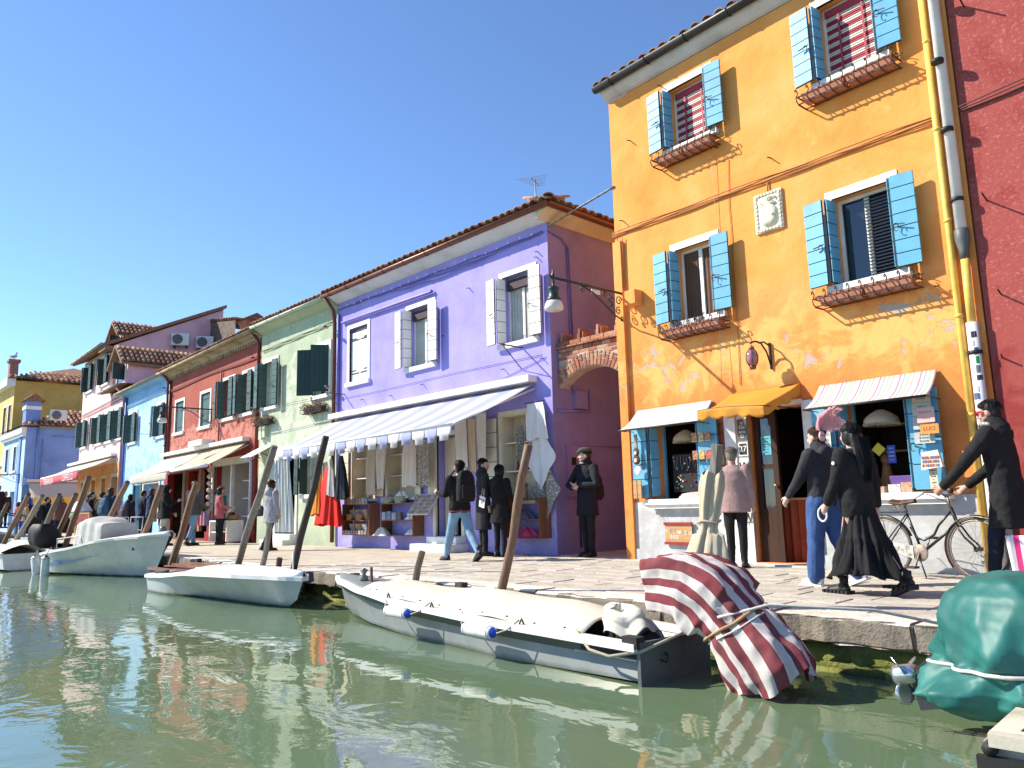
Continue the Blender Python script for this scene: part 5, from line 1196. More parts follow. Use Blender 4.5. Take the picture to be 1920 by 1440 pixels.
for i in range(10):
    p = cvf(.06+.095*i, .965); MB().lathe([(0,.006),(.012,.004),(.014,-.002)], 8, (p[0], p[1]+.004, p[2]+.006)).build('snap', mat('snap', (.30,.29,.26), .4), CV, True)
MB().box(-.02,-.41,.0,.012,.41,.30).build('transom', mat('boat_slate', (.085,.10,.10), .55, .15, 5, .1), BA.root); MB().tube([(-.03,.20,.16),(-.06,.17,.14),(-.06,.15,.18),(-.03,.14,.2)], .008, 5).build('transom_ring', M_iron, BA.root)
MB().obox((.05,.40,.30),(1,0,0),(0,1,0),(0,0,1),.07,.045,.04).build('corner_block', mat('black_rubber', (.015,.015,.015), .7), BA.root)
BA.add(MB().lathe([(.05,0),(.055,.04),(.02,.07),(.05,.12),(.0,.15)], 10, (4.5,.12,.46)), 'bollard', M_bgrey, True); BA.add(MB().bar((4.35,.1,.42),(4.36,.1,.62),.025), 'bow_peg', M_rust)
for (x, lb) in ((2.95,'white fender with blue ends nearer the covered boat bow'),(1.62,'white fender with blue ends nearer the striped motor cover')):
    p = BA.pt(x/5.15, 0); F = fender(BA, x*BA.k, -p[1]+.115, p[2]-.06, lb)
    for sg in (-1, 1): MB().tube([(sg*.24,0,0),(sg*.32,-.05,.03),(sg*.40,-.12,.11)], .007, 5).build('rope', M_rope, F, True)
# rail loops and stern clutter under a knotted sheet
for x in (2.45, 1.15, 3.3): BA.add(MB().tube([(x, -BA.pt(x/5.15,0)[1]+.02, BA.pt(x/5.15,0)[2]+.03),(x+.02, -BA.pt(x/5.15,0)[1]+.03, BA.pt(x/5.15,0)[2]+.075),(x+.06, -BA.pt(x/5.15,0)[1]+.02, BA.pt(x/5.15,0)[2]+.03)], .008, 5), 'cleat', M_iron, True)
MB().tube([(.62,.42,.33),(.40,.50,.22),(.18,.52,.20),(-.02,.40,.24),(-.14,.10,.34),(-.25,-.05,.44)], .012, 6).build('stern_rope', M_rope, BA.root, True)
for y in (.26,.18): MB().tube([(.40,y,.26),(.38,y,.50),(.32,y,.52)], .016, 6).build('rudder_post', mat('galvanised', (.42,.43,.40), .45, .1, 6, 0, 1, .5, .5), BA.root, True)
def rag(q, v):
    th = q*6.283; prof = [(.0,.50),(.08,.50),(.13,.475),(.14,.44),(.125,.41),(.15,.38),(.17,.34)]
    k = v*6; i = min(int(k), 5); f = k-i; r = prof[i][0]*(1-f)+prof[i+1][0]*f; z = prof[i][1]*(1-f)+prof[i+1][1]*f
    w = 1+.10*math.sin(3*th+z*9)+.07*math.sin(5*th-z*16)
    return (.33+r*w*math.cos(th)*1.1+(-.10*v*max(0, -math.cos(th))), +.20+r*w*math.sin(th)*.8, z+.03*math.sin(th*2+1)+.03*math.sin(th*5)*v)
MB().grid(rag, 56, 22, True).build('sheet', fabric('white_sheet', (.60,.56,.46), .8, .08, .3, 3), BA.root, True, None, 0, .004)
BA.add(MB().lathe([(.07,0),(.075,.05),(.03,.09)], 10, (.12,.12,.25)), 'fuel_cap', MATS['black_rubber'], True)
# --- outboard under red and white striped sheet
def stripe_cover():
    axis = [(-3.70,.24),(-3.675,.25),(-3.50,.262),(-3.32,.25),(-3.18,.18),(-3.08,.09),(-2.99,.0),(-2.91,-.10),(-2.83,-.20),(-2.76,-.30),(-2.72,-.38)]
    half = [(.03,.03),(.195,.18),(.215,.22),(.225,.24),(.25,.25),(.25,.25),(.25,.245),(.27,.25),(.29,.26),(.30,.27),(.27,.25)]
    dirs = []
    for i in range(len(axis)):
        a = axis[max(0,i-1)]; b = axis[min(len(axis)-1,i+1)]; d = Vector((b[0]-a[0], 0, b[1]-a[1])).normalized(); dirs.append(d)
    def f(q, v):
        k = v*(len(axis)-1); i = min(int(k), len(axis)-2); t = k-i
        c = Vector((axis[i][0]*(1-t)+axis[i+1][0]*t, 4.99, axis[i][1]*(1-t)+axis[i+1][1]*t)); d = (dirs[i]*(1-t)+dirs[i+1]*t).normalized()
        hz = half[i][0]*(1-t)+half[i+1][0]*t; hy = half[i][1]*(1-t)+half[i+1][1]*t
        n = Vector((-d.z, 0, d.x)); th = q*2*math.pi
        cs, sn = math.cos(th), math.sin(th); sq = 1/max(abs(cs), abs(sn))**(.85 if v < .5 else .2)
        low = max(0, (v-.55)/.45)
        fold = 1 + low*(.10*math.sin(th*3+v*6)+.07*math.sin(th*7-v*13)+.03*math.sin(th*15+3)) + (1-low)*(.03*math.sin(th*5+v*19)+.02*math.sin(th*11-v*14)) - .05*math.exp(-((v-.60)/.03)**2)*(1+.8*math.sin(th*7))
        p = c + n*(hz*cs*sq*fold) + Vector((0,1,0))*(-hy*sn*sq*fold)
        p.z += .05*low*math.sin(th*3+1.0)*v; p.z = max(p.z, WATER_Z-.03)
        return p
    return f
SCv = MB().grid(stripe_cover(), 120, 80, True)
for k in list(SCv.uv): SCv.uv[k] = SCv.uv[k]
o = SCv.build('striped_motor_cover', stripes('red_white_stripe', [(1,(.56,.52,.49)),(1,(.20,.045,.055))], 0, 1/12, .85, 'UV', .12, 2.2), None, True); tag(o, 'red and white striped sheet wrapped over an outboard motor', 'motor cover')
wrinkle(.012, 501, (11,23,47))(o.data)
for k, (v0, w) in enumerate(((.575,.012),(.61,.007))):
    f = stripe_cover(); MB().tube([Vector(f(q, v0+.05*math.sin(q*6.28+1)))+Vector((.0,-.006 if math.sin(q*6.28) > 0 else .006,0)) for q in np.linspace(0,1,40,endpoint=False)], w, 5, True, True).build('tie_rope', mat('tan_rope', (.36,.24,.12), .9, .1, 30, .2) if k == 0 else mat('pale_rope', (.52,.50,.46), .8, .1, 30, .2), o, True)
MB().tube([(-3.0,4.74,.08),(-2.7,4.9,.17),(-2.2,5.4,.12),(-1.9,5.72,.02)], .010, 6).build('tie_rope', MATS['pale_rope'], o, True)
# --- small white decked boat
TB_ = [(0,.40,.27,.36,.0,-.10),(1.0,.48,.31,.38,.0,-.14),(2.4,.54,.40,.15,.0,-.14),(4.0,.46,.42,.08,.0,-.12),(4.8,.20,.41,.10,.08,-.06),(5.2,.02,.40,.01,.18,.12)]
BB = Boat('decked_boat', 'small pale grey boat with a smooth white foredeck', (-14.1,5.02), (-9.72,5.14), TB_, hullmat('pale_hull', (.42,.45,.43)), M_bwhite, .03, 40, .7)
BB.deck(2.3, 5.17, M_bwhite, 'fore_deck', .07, .024, 20)
for sg in (-1, 1):
    g = MB(); g.grid(lambda u, v: (lambda p: (p[0], sg*(abs(p[1])-.16*v), p[2]+.025))(BB.pt((2.5*u)/5.2, 0)), 20, 2); g.build('side_deck', M_bwhite, BB.root, False, None, 0, .01)
BB.deck(.05, 2.35, mat('bilge', (.10,.10,.11), .7), 'floor', 0, -.12, 12, .22); BB.deck(0, .25, M_bwhite, 'stern_deck', .02, .024)
BB.add(MB().prism([(-.24,.16),(.24,.16),(.44,.40),(-.44,.40)], 0, 2.28, 2.31), 'bulkhead', mat('blue_grey', (.12,.15,.22), .6)); BB.add(MB().box(1.0,-.40,.24,1.3,.40,.27), 'thwart', wood('dark_plank', (.16,.09,.05), 1))
BB.add(MB().tube([(4.25,0,.50),(4.25,0,.72)], .010, 6), 'jack_staff', M_bwhite, True); BB.add(MB().tube([(2.2,-.2,.50),(3.2,-.1,.50),(4.25,0,.50)], .006, 5), 'bow_line', M_rope, True)
BB.add(MB().lathe([(.08,0),(.10,.08),(.085,.13)], 12, (1.95,-.28,.34)), 'bucket', M_white, True); BB.add(MB().tube([(1.72+.03*math.cos(t*2), -.42+.04*math.sin(t*3), .36+.05*math.sin(t)) for t in np.linspace(0,9,40)], .008, 4), 'blue_cord', mat('blue_cord', (.03,.12,.40), .7), True)
BB.add(MB().tube([(.25,-.34,.33),(.6,-.36,.36),(.9,-.38,.38)], .02, 6), 'grab_rail', MATS['black_rubber'], True)
# --- dark rowing boat moored behind it
TG_ = [(0,.26,.30,.22,.1,-.05),(1.2,.32,.31,.26,.05,-.1),(2.6,.32,.34,.24,.05,-.1),(3.6,.2,.38,.12,.1,-.05),(4.1,.02,.42,.01,.2,.1)]
BG = Boat('dark_rowing_boat', 'dark blue rowing boat with brown gunwale against the quay', (-15.6,5.42), (-11.6,5.40), TG_, mat('navy_hull', (.02,.025,.05), .4, .1, 3, .05), wood('brown_rail', (.22,.09,.05), 0, .4), .03, 24, .5)
BG.deck(0, 4.0, wood('boat_boards', (.20,.09,.05), 0), 'boards', .0, -.05, 20, .04)
for k in range(3): BG.add(MB().bar((.4+.1*k,-.1+.1*k,.34+.03*k),(3.6,-.02+.08*k,.42+.01*k),.05,.02), 'oar', wood('oar_wood', (.26,.12,.07), 0))
# --- white speedboat with canvas canopy
TC_ = [(0,.56,.46,.50,.05,-.12),(.5,.62,.50,.50,.05,-.16),(1.6,.70,.58,.34,.06,-.18),(3.2,.66,.76,.18,.12,-.12),(4.2,.38,.84,.16,.36,.02),(4.7,.05,.88,.01,.50,.20)]
M_gel = hullmat('white_gelcoat', (.64,.64,.58), .25)
BC = Boat('white_speedboat', 'white speedboat with a grey canvas canopy and blue side stripe', (-20.9,5.0), (-17.0,5.78), TC_, M_gel, M_gel, .03, 40, .75)
BC.deck(3.0, 4.68, M_gel, 'fore_deck', .06, .02, 18); BC.deck(0,.45, M_gel, 'stern_deck', .0, .0); BC.deck(.4,3.05, mat('cockpit_grey', (.34,.34,.33), .6), 'cockpit', 0, -.18, 12, .30)
for sg in (-1, 1):
    g = MB(); g.grid(lambda u, v: (lambda p: (p[0], sg*(abs(p[1])-.18*v), p[2]+.024))(BC.pt((3.2*u)/4.7, 0)), 20, 2); g.build('side_deck', M_gel, BC.root, False, None, 0, .01)
def canopy(u, v):
    th = math.pi*(v); x = 1.55+1.35*u; lean = .22*math.sin(th)*(u-.5)
    w, h = .46-.05*u, .66*(.80+.2*math.sin(math.pi*min(1,u*1.1+.1)))
    cs = -math.cos(th); sn = math.sin(th); q = 1/max(abs(cs), abs(sn))**.75
    return (x*BC.k-lean, w*cs*q+.01*math.sin(u*20), .62+h*sn*q+.012*math.sin(u*13+v*9))
CNP = MB().grid(canopy, 24, 30).build('canopy', fabric('grey_canvas', (.50,.49,.45), .8, .06, .25), BC.root, True, None, 0, .01)
for u in (0, 1):
    MB().grid(lambda q, v: tuple(Vector(canopy(u, q))*(1-v)+Vector((canopy(u,.5)[0], 0, .64))*v), 24, 4).build('canopy_end', MATS['grey_canvas'], BC.root, True)
BC.add(MB().tube([(.8,-.58,.60),(.8,-.58,.80),(1.9,-.60,.88),(2.1,-.62,.66)], .012, 6), 'hand_rail', M_galv if 'M_galv' in globals() else MATS['galvanised'], True)
g = MB(); g.grid(lambda u, v: (lambda p: (p[0], p[1]-.035, p[2]-.06-(.085*(1-u))*v+.05*u))(BC.pt((.5+2.6*u)/4.7, .16)), 24, 1); g.build('side_stripe', mat('blue_stripe', (.03,.10,.26), .3), BC.root, True)
BC.add(MB().box(-.02,-.48,-.1,.35,-.52,.12), 'swim_step', M_gel); BC.add(MB().lathe([(.06,0),(.08,.06),(.06,.14),(.02,.16)], 10, (4.05,.05,.90)), 'bow_light', mat('grey_plastic', (.12,.13,.14), .4), True)
for y in (-.15,.15): BC.add(MB().lathe([(.02,0),(.03,.03),(.0,.05)], 8, (4.2*BC.k, BC.pt(.86,.2)[1]-.01, .58+y*.1)), 'bow_eye', MATS['grey_plastic'], True)
F1 = fender(BC, .9*BC.k, -.78, .18, 'upright white fender hanging at the speedboat side', True, (.02,.02,.02), .24, .085); F2 = fender(BC, -.12, -.60, .16, 'tilted white fender at the speedboat stern', True, (.02,.02,.02), .24, .085)
F2.rotation_euler = (F2.matrix_world @ Matrix.Rotation(R(-20), 4, 'Y')).to_euler(); 
MB().tube([(0,0,.27),(.02,.10,.45)], .008, 5).build('rope', M_rope, F1); MB().tube([(0,0,.27),(.05,.05,.42)], .008, 5).build('rope', M_rope, F2)
# --- two white boats farther along
TD_ = [(0,.60,.42,.54,.05,-.1),(1.5,.70,.44,.62,.05,-.12),(3.2,.62,.48,.45,.1,-.1),(4.2,.30,.52,.14,.2,0),(4.6,.03,.54,.01,.3,.2)]
BD = Boat('white_launch', 'white launch with a dark outboard left of the speedboat', (-22.6,4.6), (-27.1,4.45), TD_, M_gel, M_bwhite, .04, 30, .6)
BD.deck(2.2, 4.58, M_bwhite, 'fore_deck', .05, .02); BD.deck(0, 2.3, MATS['cockpit_grey'], 'cockpit', 0, -.15, 10, .08)
BD.add(MB().grid(lambda u, v: (.7+1.6*u, -.5+1.0*v, .42+.20*math.sin(math.pi*v)*(1-.3*u)+.02*math.sin(u*9+v*7)), 16, 12), 'cover', MATS['white_sheet'], True)
BE = Boat('white_skiff', 'farther white skiff behind the launch at the left edge', (-25.6,5.9), (-31.0,6.0), TD_, M_gel, M_bwhite, .04, 30, .6)
BE.deck(0, 4.58, M_bwhite, 'deck', .10, .02)
MO = empty('covered_outboard', (-24.4,5.25,WATER_Z), R(200)); tag(MO, 'outboard motor under a black cover on the far launch', 'outboard motor')
m = fabric('black_cover', (.02,.022,.024), .6, .1, .3)
MB().grid(lambda q, v: (lambda r, th, z: (r*math.cos(th)*1.25*(1+.08*math.sin(th*5+z*9))+.10*(z-.8), r*math.sin(th)*(1+.08*math.sin(th*4)), z))(.30*math.sin(math.pi*(.10+.82*v))**.35*(1/max(abs(math.cos(q*6.283)),abs(math.sin(q*6.283)))**.6), q*6.283, .50+.62*v), 36, 16, True).build('cover', m, MO, True)
MB().box(-.07,-.07,-.3,.07,.07,.55).build('leg', mat('motor_leg', (.03,.03,.035), .5), MO)
# --- boat at the lower right and its green covered motor
TF_ = [(0,.52,.28,.44,.0,-.12),(1.2,.58,.30,.50,.0,-.14),(3.0,.58,.34,.44,.0,-.14),(4.6,.1,.45,.04,.2,.05)]
BF = Boat('cream_boat', 'cream boat stern at the lower right corner', (-1.14,4.30), (3.4,4.5), TF_, hullmat('cream_hull', (.42,.40,.34)), mat('cream_rail', (.44,.41,.33), .5, .2, 4, .2), .03, 24)
BF.deck(0, 4.4, MATS['cream_rail'], 'deck', .0, .02, 20); BF.add(MB().box(-.03,-.50,.02,-.002,.50,.26), 'transom', MATS['cream_hull']); BF.add(MB().tube([(.0,-.55,.24),(.0,.55,.24)], .03, 8), 'rub_strake', MATS['black_rubber'], True)
BF.add(MB().box(-.05,-.556,.13,3.0,-.52,.21), 'rub_band', MATS['black_rubber']); BF.add(MB().tube([(.10,-.44,.30),(.14,-.44,.34),(.20,-.44,.32),(.24,-.44,.30)], .006, 6), 'cleat', M_iron, True)
def green_cover(q, v):
    prof = [(.02,.475),(.16,.47),(.28,.44),(.37,.36),(.425,.25),(.445,.13),(.44,.05),(.43,.01),(.46,-.04),(.51,-.10),(.49,-.16),(.34,-.22),(.12,-.25)]
    k = v*(len(prof)-1); i = min(int(k), len(prof)-2); t = k-i; r = prof[i][0]*(1-t)+prof[i+1][0]*t; z = prof[i][1]*(1-t)+prof[i+1][1]*t
    th = q*2*math.pi; low = max(0, min(1, (v-.15)/.5))
    def ridge(x): s = math.sin(x); return (1-abs(s))*2-1
    fold = 1+low*(.13*ridge(th*2.5+v*3)+.09*ridge(th*4.5-v*5+1)+.04*ridge(th*9+v*7))
    x = r*fold*math.cos(th)*1.05; y = r*fold*math.sin(th)*.9
    left = max(0, -math.cos(th))
    x -= .20*left*max(0, (v-.55)/.45)*(1-max(0,(v-.85)/.15)*.5); z2 = z-.02*left*max(0,(v-.5))+.04*math.sin(th*3+.5)*max(0, v-.55)
    return (-1.10+x, 4.66+y, z2)
GC = MB().grid(green_cover, 140, 60, True).build('green_motor_cover', None, None, True)
t = NT('green_tarpaulin'); t.base(t.ramp(t.noise(3, 5, .6), [(.3,(.010,.095,.082)),(.7,(.022,.155,.134))])); t.rough(.52, .4); t.bump(crumpled(t, 1.7), .5, .06); GC.data.materials.append(t.m)
wrinkle(.009, 502, (11,23,47), 1.0)(GC.data); tag(GC, 'crumpled green tarpaulin tied over an outboard motor', 'motor cover')
MB().tube([Vector(green_cover(q, .60+.035*math.sin(q*6.28-.6)))*1.0+Vector((.01*math.cos(q*6.28), .012*math.sin(q*6.28), 0)) for q in np.linspace(0,1,60,endpoint=False)], .010, 6, True, True).build('tie_rope', MATS['pale_rope'], GC, True)
OM = empty('outboard_leg', (-1.60,4.72,-.06)); tag(OM, 'tilted outboard leg with steel propeller poking from the green tarpaulin', 'outboard motor')
md_ = MATS['motor_leg']
MB().tube([(.40,0,.05),(.12,0,-.03),(-.12,-.01,-.06)], [.09,.075,.05], 10).build('gear_case', md_, OM, True); MB().obox((.02,0,-.14),(1,0,.25),(0,1,0),(-.25,0,1),.16,.018,.07).build('skeg', md_, OM)
MB().obox((-.02,0,.05),(1,0,-.9),(0,1,0),(.9,0,1),.02,.05,.11).build('fin', md_, OM)
m = mat('propeller_steel', (.55,.55,.56), .22, .05, 5, 0, 1, .5, .85)
pr = MB().lathe([(.050,0),(.056,.02),(.056,.10),(.045,.13)], 16).build('hub', m, OM, True, (-.24,-.015,-.075)); pr.rotation_euler = (0, R(78), 0)
for k in range(3):
    a = k*2.094+.4; bl = MB()
    def blade(u, v):
        r = .05+.11*u; w = .055*math.sin(math.pi*(.15+.75*u))**.7*(2*v-1); ax_ = w*.7
        return (-.19+ax_, -.015+r*math.cos(a)-w*math.sin(a)*.7, -.065+r*math.sin(a)+w*math.cos(a)*.7)
    bl.grid(blade, 8, 5).build('blade', m, OM, True, None, 0, .006)
# ------------------------------------------------------------------ people
REMESH = []
M_skin = mat('skin', (.46,.27,.20), .5, .08, 9, .05, 60, .35); M_skin2 = mat('skin_pale', (.56,.36,.28), .5, .08, 9, .05, 60, .35)
M_hair = {k: fabric('hair_'+k, c, .45, .15, .5) for k, c in dict(black=(.012,.011,.011), brown=(.055,.028,.016), grey=(.20,.17,.14), dark=(.022,.016,.012)).items()}
def limb(mb, pts, rad, n=12, flat=1.0):
    """tapered round-ended limb through points"""
    pts = [Vector(p) for p in pts]; P, Rr = [], []
    d0 = (pts[1]-pts[0]).normalized(); d1 = (pts[-1]-pts[-2]).normalized()
    P += [pts[0]-d0*rad[0]*.95, pts[0]-d0*rad[0]*.6]; Rr += [rad[0]*.25, rad[0]*.8]
    for i in range(len(pts)):
        P.append(pts[i]); Rr.append(rad[i])
        if i < len(pts)-1: P.append((pts[i]+pts[i+1])/2); Rr.append((rad[i]+rad[i+1])/2)
    P += [pts[-1]+d1*rad[-1]*.6, pts[-1]+d1*rad[-1]*.95]; Rr += [rad[-1]*.8, rad[-1]*.25]
    return mb.tube(P, Rr, n)
def ell(mb, c, r, M=None, n=14):
    o = len(mb.v); mb.lathe([(math.sin(math.pi*k/10)+1e-3*(k in (0,10)), -math.cos(math.pi*k/10)) for k in range(11)], n)
    for i in range(o, len(mb.v)):
        p = Vector((mb.v[i][0]*r[0], mb.v[i][1]*r[1], mb.v[i][2]*r[2])); p = (M @ p if M is not None else p) + Vector(c); mb.v[i] = tuple(p)
    return mb
def loft(mb, rings, n=20, sq=.0):
    """rings: (z, hx, hy, cx, cy) closed into a solid"""
    o = len(mb.v)
    for (z, hx, hy, cx, cy) in rings:
        for k in range(n):
            t = 2*math.pi*k/n; c, s_ = math.cos(t), math.sin(t); q = 1/max(abs(c), abs(s_))**sq
            mb.v.append((cx+hx*c*q, cy+hy*s_*q, z))
    for i in range(len(rings)-1):
        for k in range(n): mb.f.append((o+i*n+k, o+i*n+(k+1)%n, o+(i+1)*n+(k+1)%n, o+(i+1)*n+k))
    mb.f.append(tuple(o+k for k in range(n-1,-1,-1))); mb.f.append(tuple(o+(len(rings)-1)*n+k for k in range(n))); return mb
def solidify_body(mb, name, m, parent, vox, fn=None, smooth=4):
    o = mb.build(name, m, parent)
    a = o.modifiers.new('remesh', 'REMESH'); a.mode = 'VOXEL'; a.voxel_size = vox
    b = o.modifiers.new('smooth', 'SMOOTH'); b.iterations = smooth; b.factor = .5
    REMESH.append((o, fn)); return o
def hand(mb, wrist, elbow, side, s=1.0, curl=.5, up=None):
    w, e = Vector(wrist), Vector(elbow); d = (w-e).normalized()
    lat = Vector((0,1,0)) if abs(d.y) < .8 else Vector((0,0,1)); lat = (lat-d*lat.dot(d)).normalized()
    pal = d.cross(lat)*side
    limb(mb, [w-d*.01, w+d*.045*s, w+d*.085*s], [.024*s,.034*s,.030*s], 10)
    for i, L in enumerate((.070,.080,.075,.058)):
        o = w+d*.085*s+lat*(.026-.0175*i)*s; c1 = d*math.cos(curl)+pal*math.sin(curl)*-1; c2 = d*math.cos(curl*2.1)+pal*math.sin(curl*2.1)*-1
        limb(mb, [o, o+c1*L*.5*s, o+c1*L*.5*s+c2*L*.5*s], [.0105*s,.0095*s,.008*s], 7)
    o = w+d*.03*s+lat*.03*s; limb(mb, [o, o+lat*.025*s+d*.03*s, o+lat*.03*s+d*.062*s-pal*.012], [.013*s,.011*s,.009*s], 7)
def person(label, x, y, H, rz, top=(.02,.02,.022), legs=(.02,.02,.025), hair='black', style='short', hem=.50, legw=1.0, thigh=(.0,.0), knee=(.05,.05), arms=None, head_yaw=0, head_pitch=0,
           shoe=(.015,.015,.016), vox=.012, skin=None, z=0.0, hood=None, seed=0, bulk=1.0, topname=None, lean=0.0, face=False, quilt=False, skirt=None, collar=None, cap=None, beanie=None, topmat=None, shoemat=None):
    P = empty('person', (x, y, z), R(rz)); tag(P, label, 'person', 'people along the quay'); sk = skin or M_skin
    hipz = .515*H; L1, L2 = .245*H, .245*H
    an = []
    for i in (0, 1):
        a, k = R(thigh[i]), R(knee[i]); an.append(L1*math.cos(a)+L2*math.cos(a-k))
    hipz = max(an)+.042*H
    sh_z = hipz+.295*H; ln = math.tan(R(lean))
    off = lambda zz: ln*(zz-hipz)
    S = [Vector((sg*.105*H*bulk**.5, off(sh_z)-.005, sh_z)) for sg in (-1, 1)]
    legs_p = []
    for i, sg in enumerate((-1, 1)):
        a, k = R(thigh[i]), R(knee[i]); h = Vector((sg*.05*H, 0, hipz)); kn = h+Vector((sg*.005,math.sin(a),-math.cos(a)))*L1; ak = kn+Vector((0,math.sin(a-k),-math.cos(a-k)))*L2
        legs_p.append((h, kn, ak, a-k))
    arm_p = []
    for i, sg in enumerate((-1, 1)):
        q = (arms or ((0,8,12),(0,8,12)))[i]
        if len(q) == 3:
            a, b, e = R(q[0]), R(q[1]), R(q[2]); u = Vector((sg*math.sin(b), math.sin(a)*math.cos(b), -math.cos(a)*math.cos(b))); el = S[i]+u*.165*H
            f = Vector((sg*math.sin(b)*.5, math.sin(a+e)*math.cos(b), -math.cos(a+e)*math.cos(b))).normalized(); wr = el+f*.145*H
        else: el, wr = Vector(q[0])*H, Vector(q[1])*H
        arm_p.append((S[i], el, wr))
    # body: one continuous figure
    b = MB()
    hc = Vector((0, off(.93*H)+.012*H, sh_z+.118*H)); HM = Euler((R(-head_pitch), 0, R(head_yaw))).to_matrix()
    hp = lambda p: hc+HM @ (Vector(p)*H)
    ell(b, hp((0,-.004,.008)), (.0435*H,.054*H,.052*H), HM); ell(b, hp((0,.010,-.028)), (.034*H,.041*H,.040*H), HM); ell(b, hp((0,.033,-.050)), (.018*H,.016*H,.014*H), HM)
    limb(b, [hp((0,.047,.004)), hp((0,.060,-.018))], [.007*H,.0095*H], 8)
    for sg in (-1, 1): ell(b, hp((sg*.044,-.004,-.006)), (.006*H,.014*H,.019*H), HM, 8); ell(b, hp((sg*.019,.040,-.022)), (.014*H,.010*H,.012*H), HM, 8)
    ell(b, hp((0,.043,.016)), (.030*H,.010*H,.008*H), HM, 8); ell(b, hp((0,.046,-.037)), (.014*H,.008*H,.006*H), HM, 8)
    limb(b, [(0, off(sh_z)-.002, sh_z-.01), hc+Vector((0,-.012*H,-.05*H))], [.036*H,.032*H])
    loft(b, [(hipz-.05*H,.07*H,.05*H,0,0),(hipz,.088*H,.058*H,0,0),(hipz+.10*H,.072*H,.052*H,0,off(hipz+.1*H)),(hipz+.22*H,.088*H,.056*H,0,off(hipz+.22*H)),(sh_z,.080*H,.042*H,0,off(sh_z)),(sh_z+.02*H,.04*H,.035*H,0,off(sh_z))])
    for i, sg in enumerate((-1, 1)):
        s_, el, wr = arm_p[i]; limb(b, [s_, el, wr], [.030*H,.022*H,.016*H]); hand(b, wr, el, sg, H/1.75)
        h, kn, ak, ang = legs_p[i]; limb(b, [h, kn, ak], [.045*H,.032*H,.020*H]); 
    solidify_body(b, 'body', sk, P, min(vox, .0105), None, 3)
    # trousers
    m_leg = fabric('cloth_%d_%d_%d' % tuple(int(c*999) for c in legs), legs, .85, .12, .4)
    if skirt is None:
        t = MB()
        loft(t, [(hipz-.075*H,.060*H,.058*H,0,0),(hipz-.02*H,.096*H*bulk,.068*H*bulk,0,-.004),(hipz+.06*H,.088*H*bulk,.062*H*bulk,0,0)])
        for h, kn, ak, ang in legs_p:
            e = ak+Vector((0,0,.01*H)); limb(t, [h+Vector((0,0,-.01*H)), kn, e], [.056*H*legw*bulk**.5,.040*H*legw,.031*H*legw*(1.25 if legw > 1.15 else 1)])
        solidify_body(t, 'trousers', m_leg, P, vox, wrinkle(.0065, seed+1, (16,38,80)), 3)
    else:
        def skf(q, v):
            th = q*2*math.pi; zz = hipz+.06*H-(hipz+.06*H-skirt[0]*H)*v; tier = .5+.5*v
            r = (.085+.095*v**1.2)*H; f = 1+(.05+.11*v)*math.sin(th*7+math.sin(v*3)*2)+(.04+.06*v)*math.sin(th*16+v*6)+(.02+.05*(v > .55))*math.sin(th*29+v*9)+.06*math.exp(-((v-.56)/.03)**2)
            return (r*f*math.cos(th)*(.80+.0*v), r*f*math.sin(th)*(.75+.42*v)-(.03*v)*H, zz+(.03*math.sin(th*2+1)+.012*math.sin(th*9))*v)
        MB().grid(skf, 120, 30, True).build('skirt', m_leg, P, True, None, 0, .006)
    # shoes
    for i, (h, kn, ak, ang) in enumerate(legs_p):
        s_ = MB(); lift = max(0, ak.z-.045*H); pitch = max(-.5, min(.9, -ang*.75)) if lift > .02 else 0
        M_ = Matrix.Rotation(-pitch, 3, 'X'); L = .150*H
        rings = [(-.30,.030,.020,.045),(-.24,.040,.012,.060),(-.05,.043,.008,.062),(.2,.046,.006,.050),(.45,.052,.006,.042),(.62,.047,.008,.036),(.70,.028,.012,.028)]
        for (f, w, z0, z1) in rings:
            for (wx, zz) in ((-w,z0),(-w*1.02,z0+.45*(z1-z0)),(-w*.55,z1),(w*.55,z1),(w*1.02,z0+.45*(z1-z0)),(w,z0)):
                p = M_ @ Vector((wx*.68*H/1.7*1.25, f*L, (zz-.045)*H)); s_.v.append(tuple(ak+p))
        for r in range(len(rings)-1):
            for k in range(6): s_.f.append((6*r+k, 6*r+(k+1)%6, 6*r+6+(k+1)%6, 6*r+6+k))
        s_.f += [tuple(range(6)), tuple(6*(len(rings)-1)+k for k in range(5,-1,-1))]
        limb(s_, [ak+Vector((0,-.004,.05*H)), ak+Vector((0,-.006,-.01*H))], [.026*H,.026*H], 10)
        o = s_.build('shoe', shoemat or mat('shoe_%d_%d_%d' % tuple(int(c*99) for c in shoe), shoe, .5, .1, 9, .1), P, True)
        so_ = MB().obox(ak+M_ @ Vector((0,.20*L,-.042*H)), M_ @ Vector((1,0,0)), M_ @ Vector((0,1,0)), M_ @ Vector((0,0,1)), .030*H, .52*L, .006*H); so_.build('sole', MATS['black_rubber'] if shoe[0] < .3 and not shoemat else M_white, o)
    # jacket or coat
    m_top = topmat or fabric('cloth_%d_%d_%d' % tuple(int(c*999) for c in top), top, .85, .12, .4)
    j = MB(); hz = hem*H if hem < .49 else hipz-.01*H; bk = bulk
    rg = []
    if hz < hipz-.05*H: rg += [(hz,.118*H*bk,.086*H*bk,0,-.002),((hz+hipz)/2,.112*H*bk,.080*H*bk,0,-.002)]
    else: rg += [(hz-.025*H,.098*H*bk,.070*H*bk,0,0)]
    rg += [(hipz+.01*H,.108*H*bk,.076*H*bk,0,0),(hipz+.09*H,.098*H*bk,.071*H*bk,0,off(hipz+.09*H)),(hipz+.20*H,.108*H*bk,.074*H*bk,0,off(hipz+.2*H)),(sh_z-.02*H,.106*H*bk**.5,.062*H*bk,0,off(sh_z)),(sh_z+.012*H,.085*H,.050*H,0,off(sh_z)),(sh_z+.035*H,.046*H,.044*H,0,off(sh_z)+.004*H)]
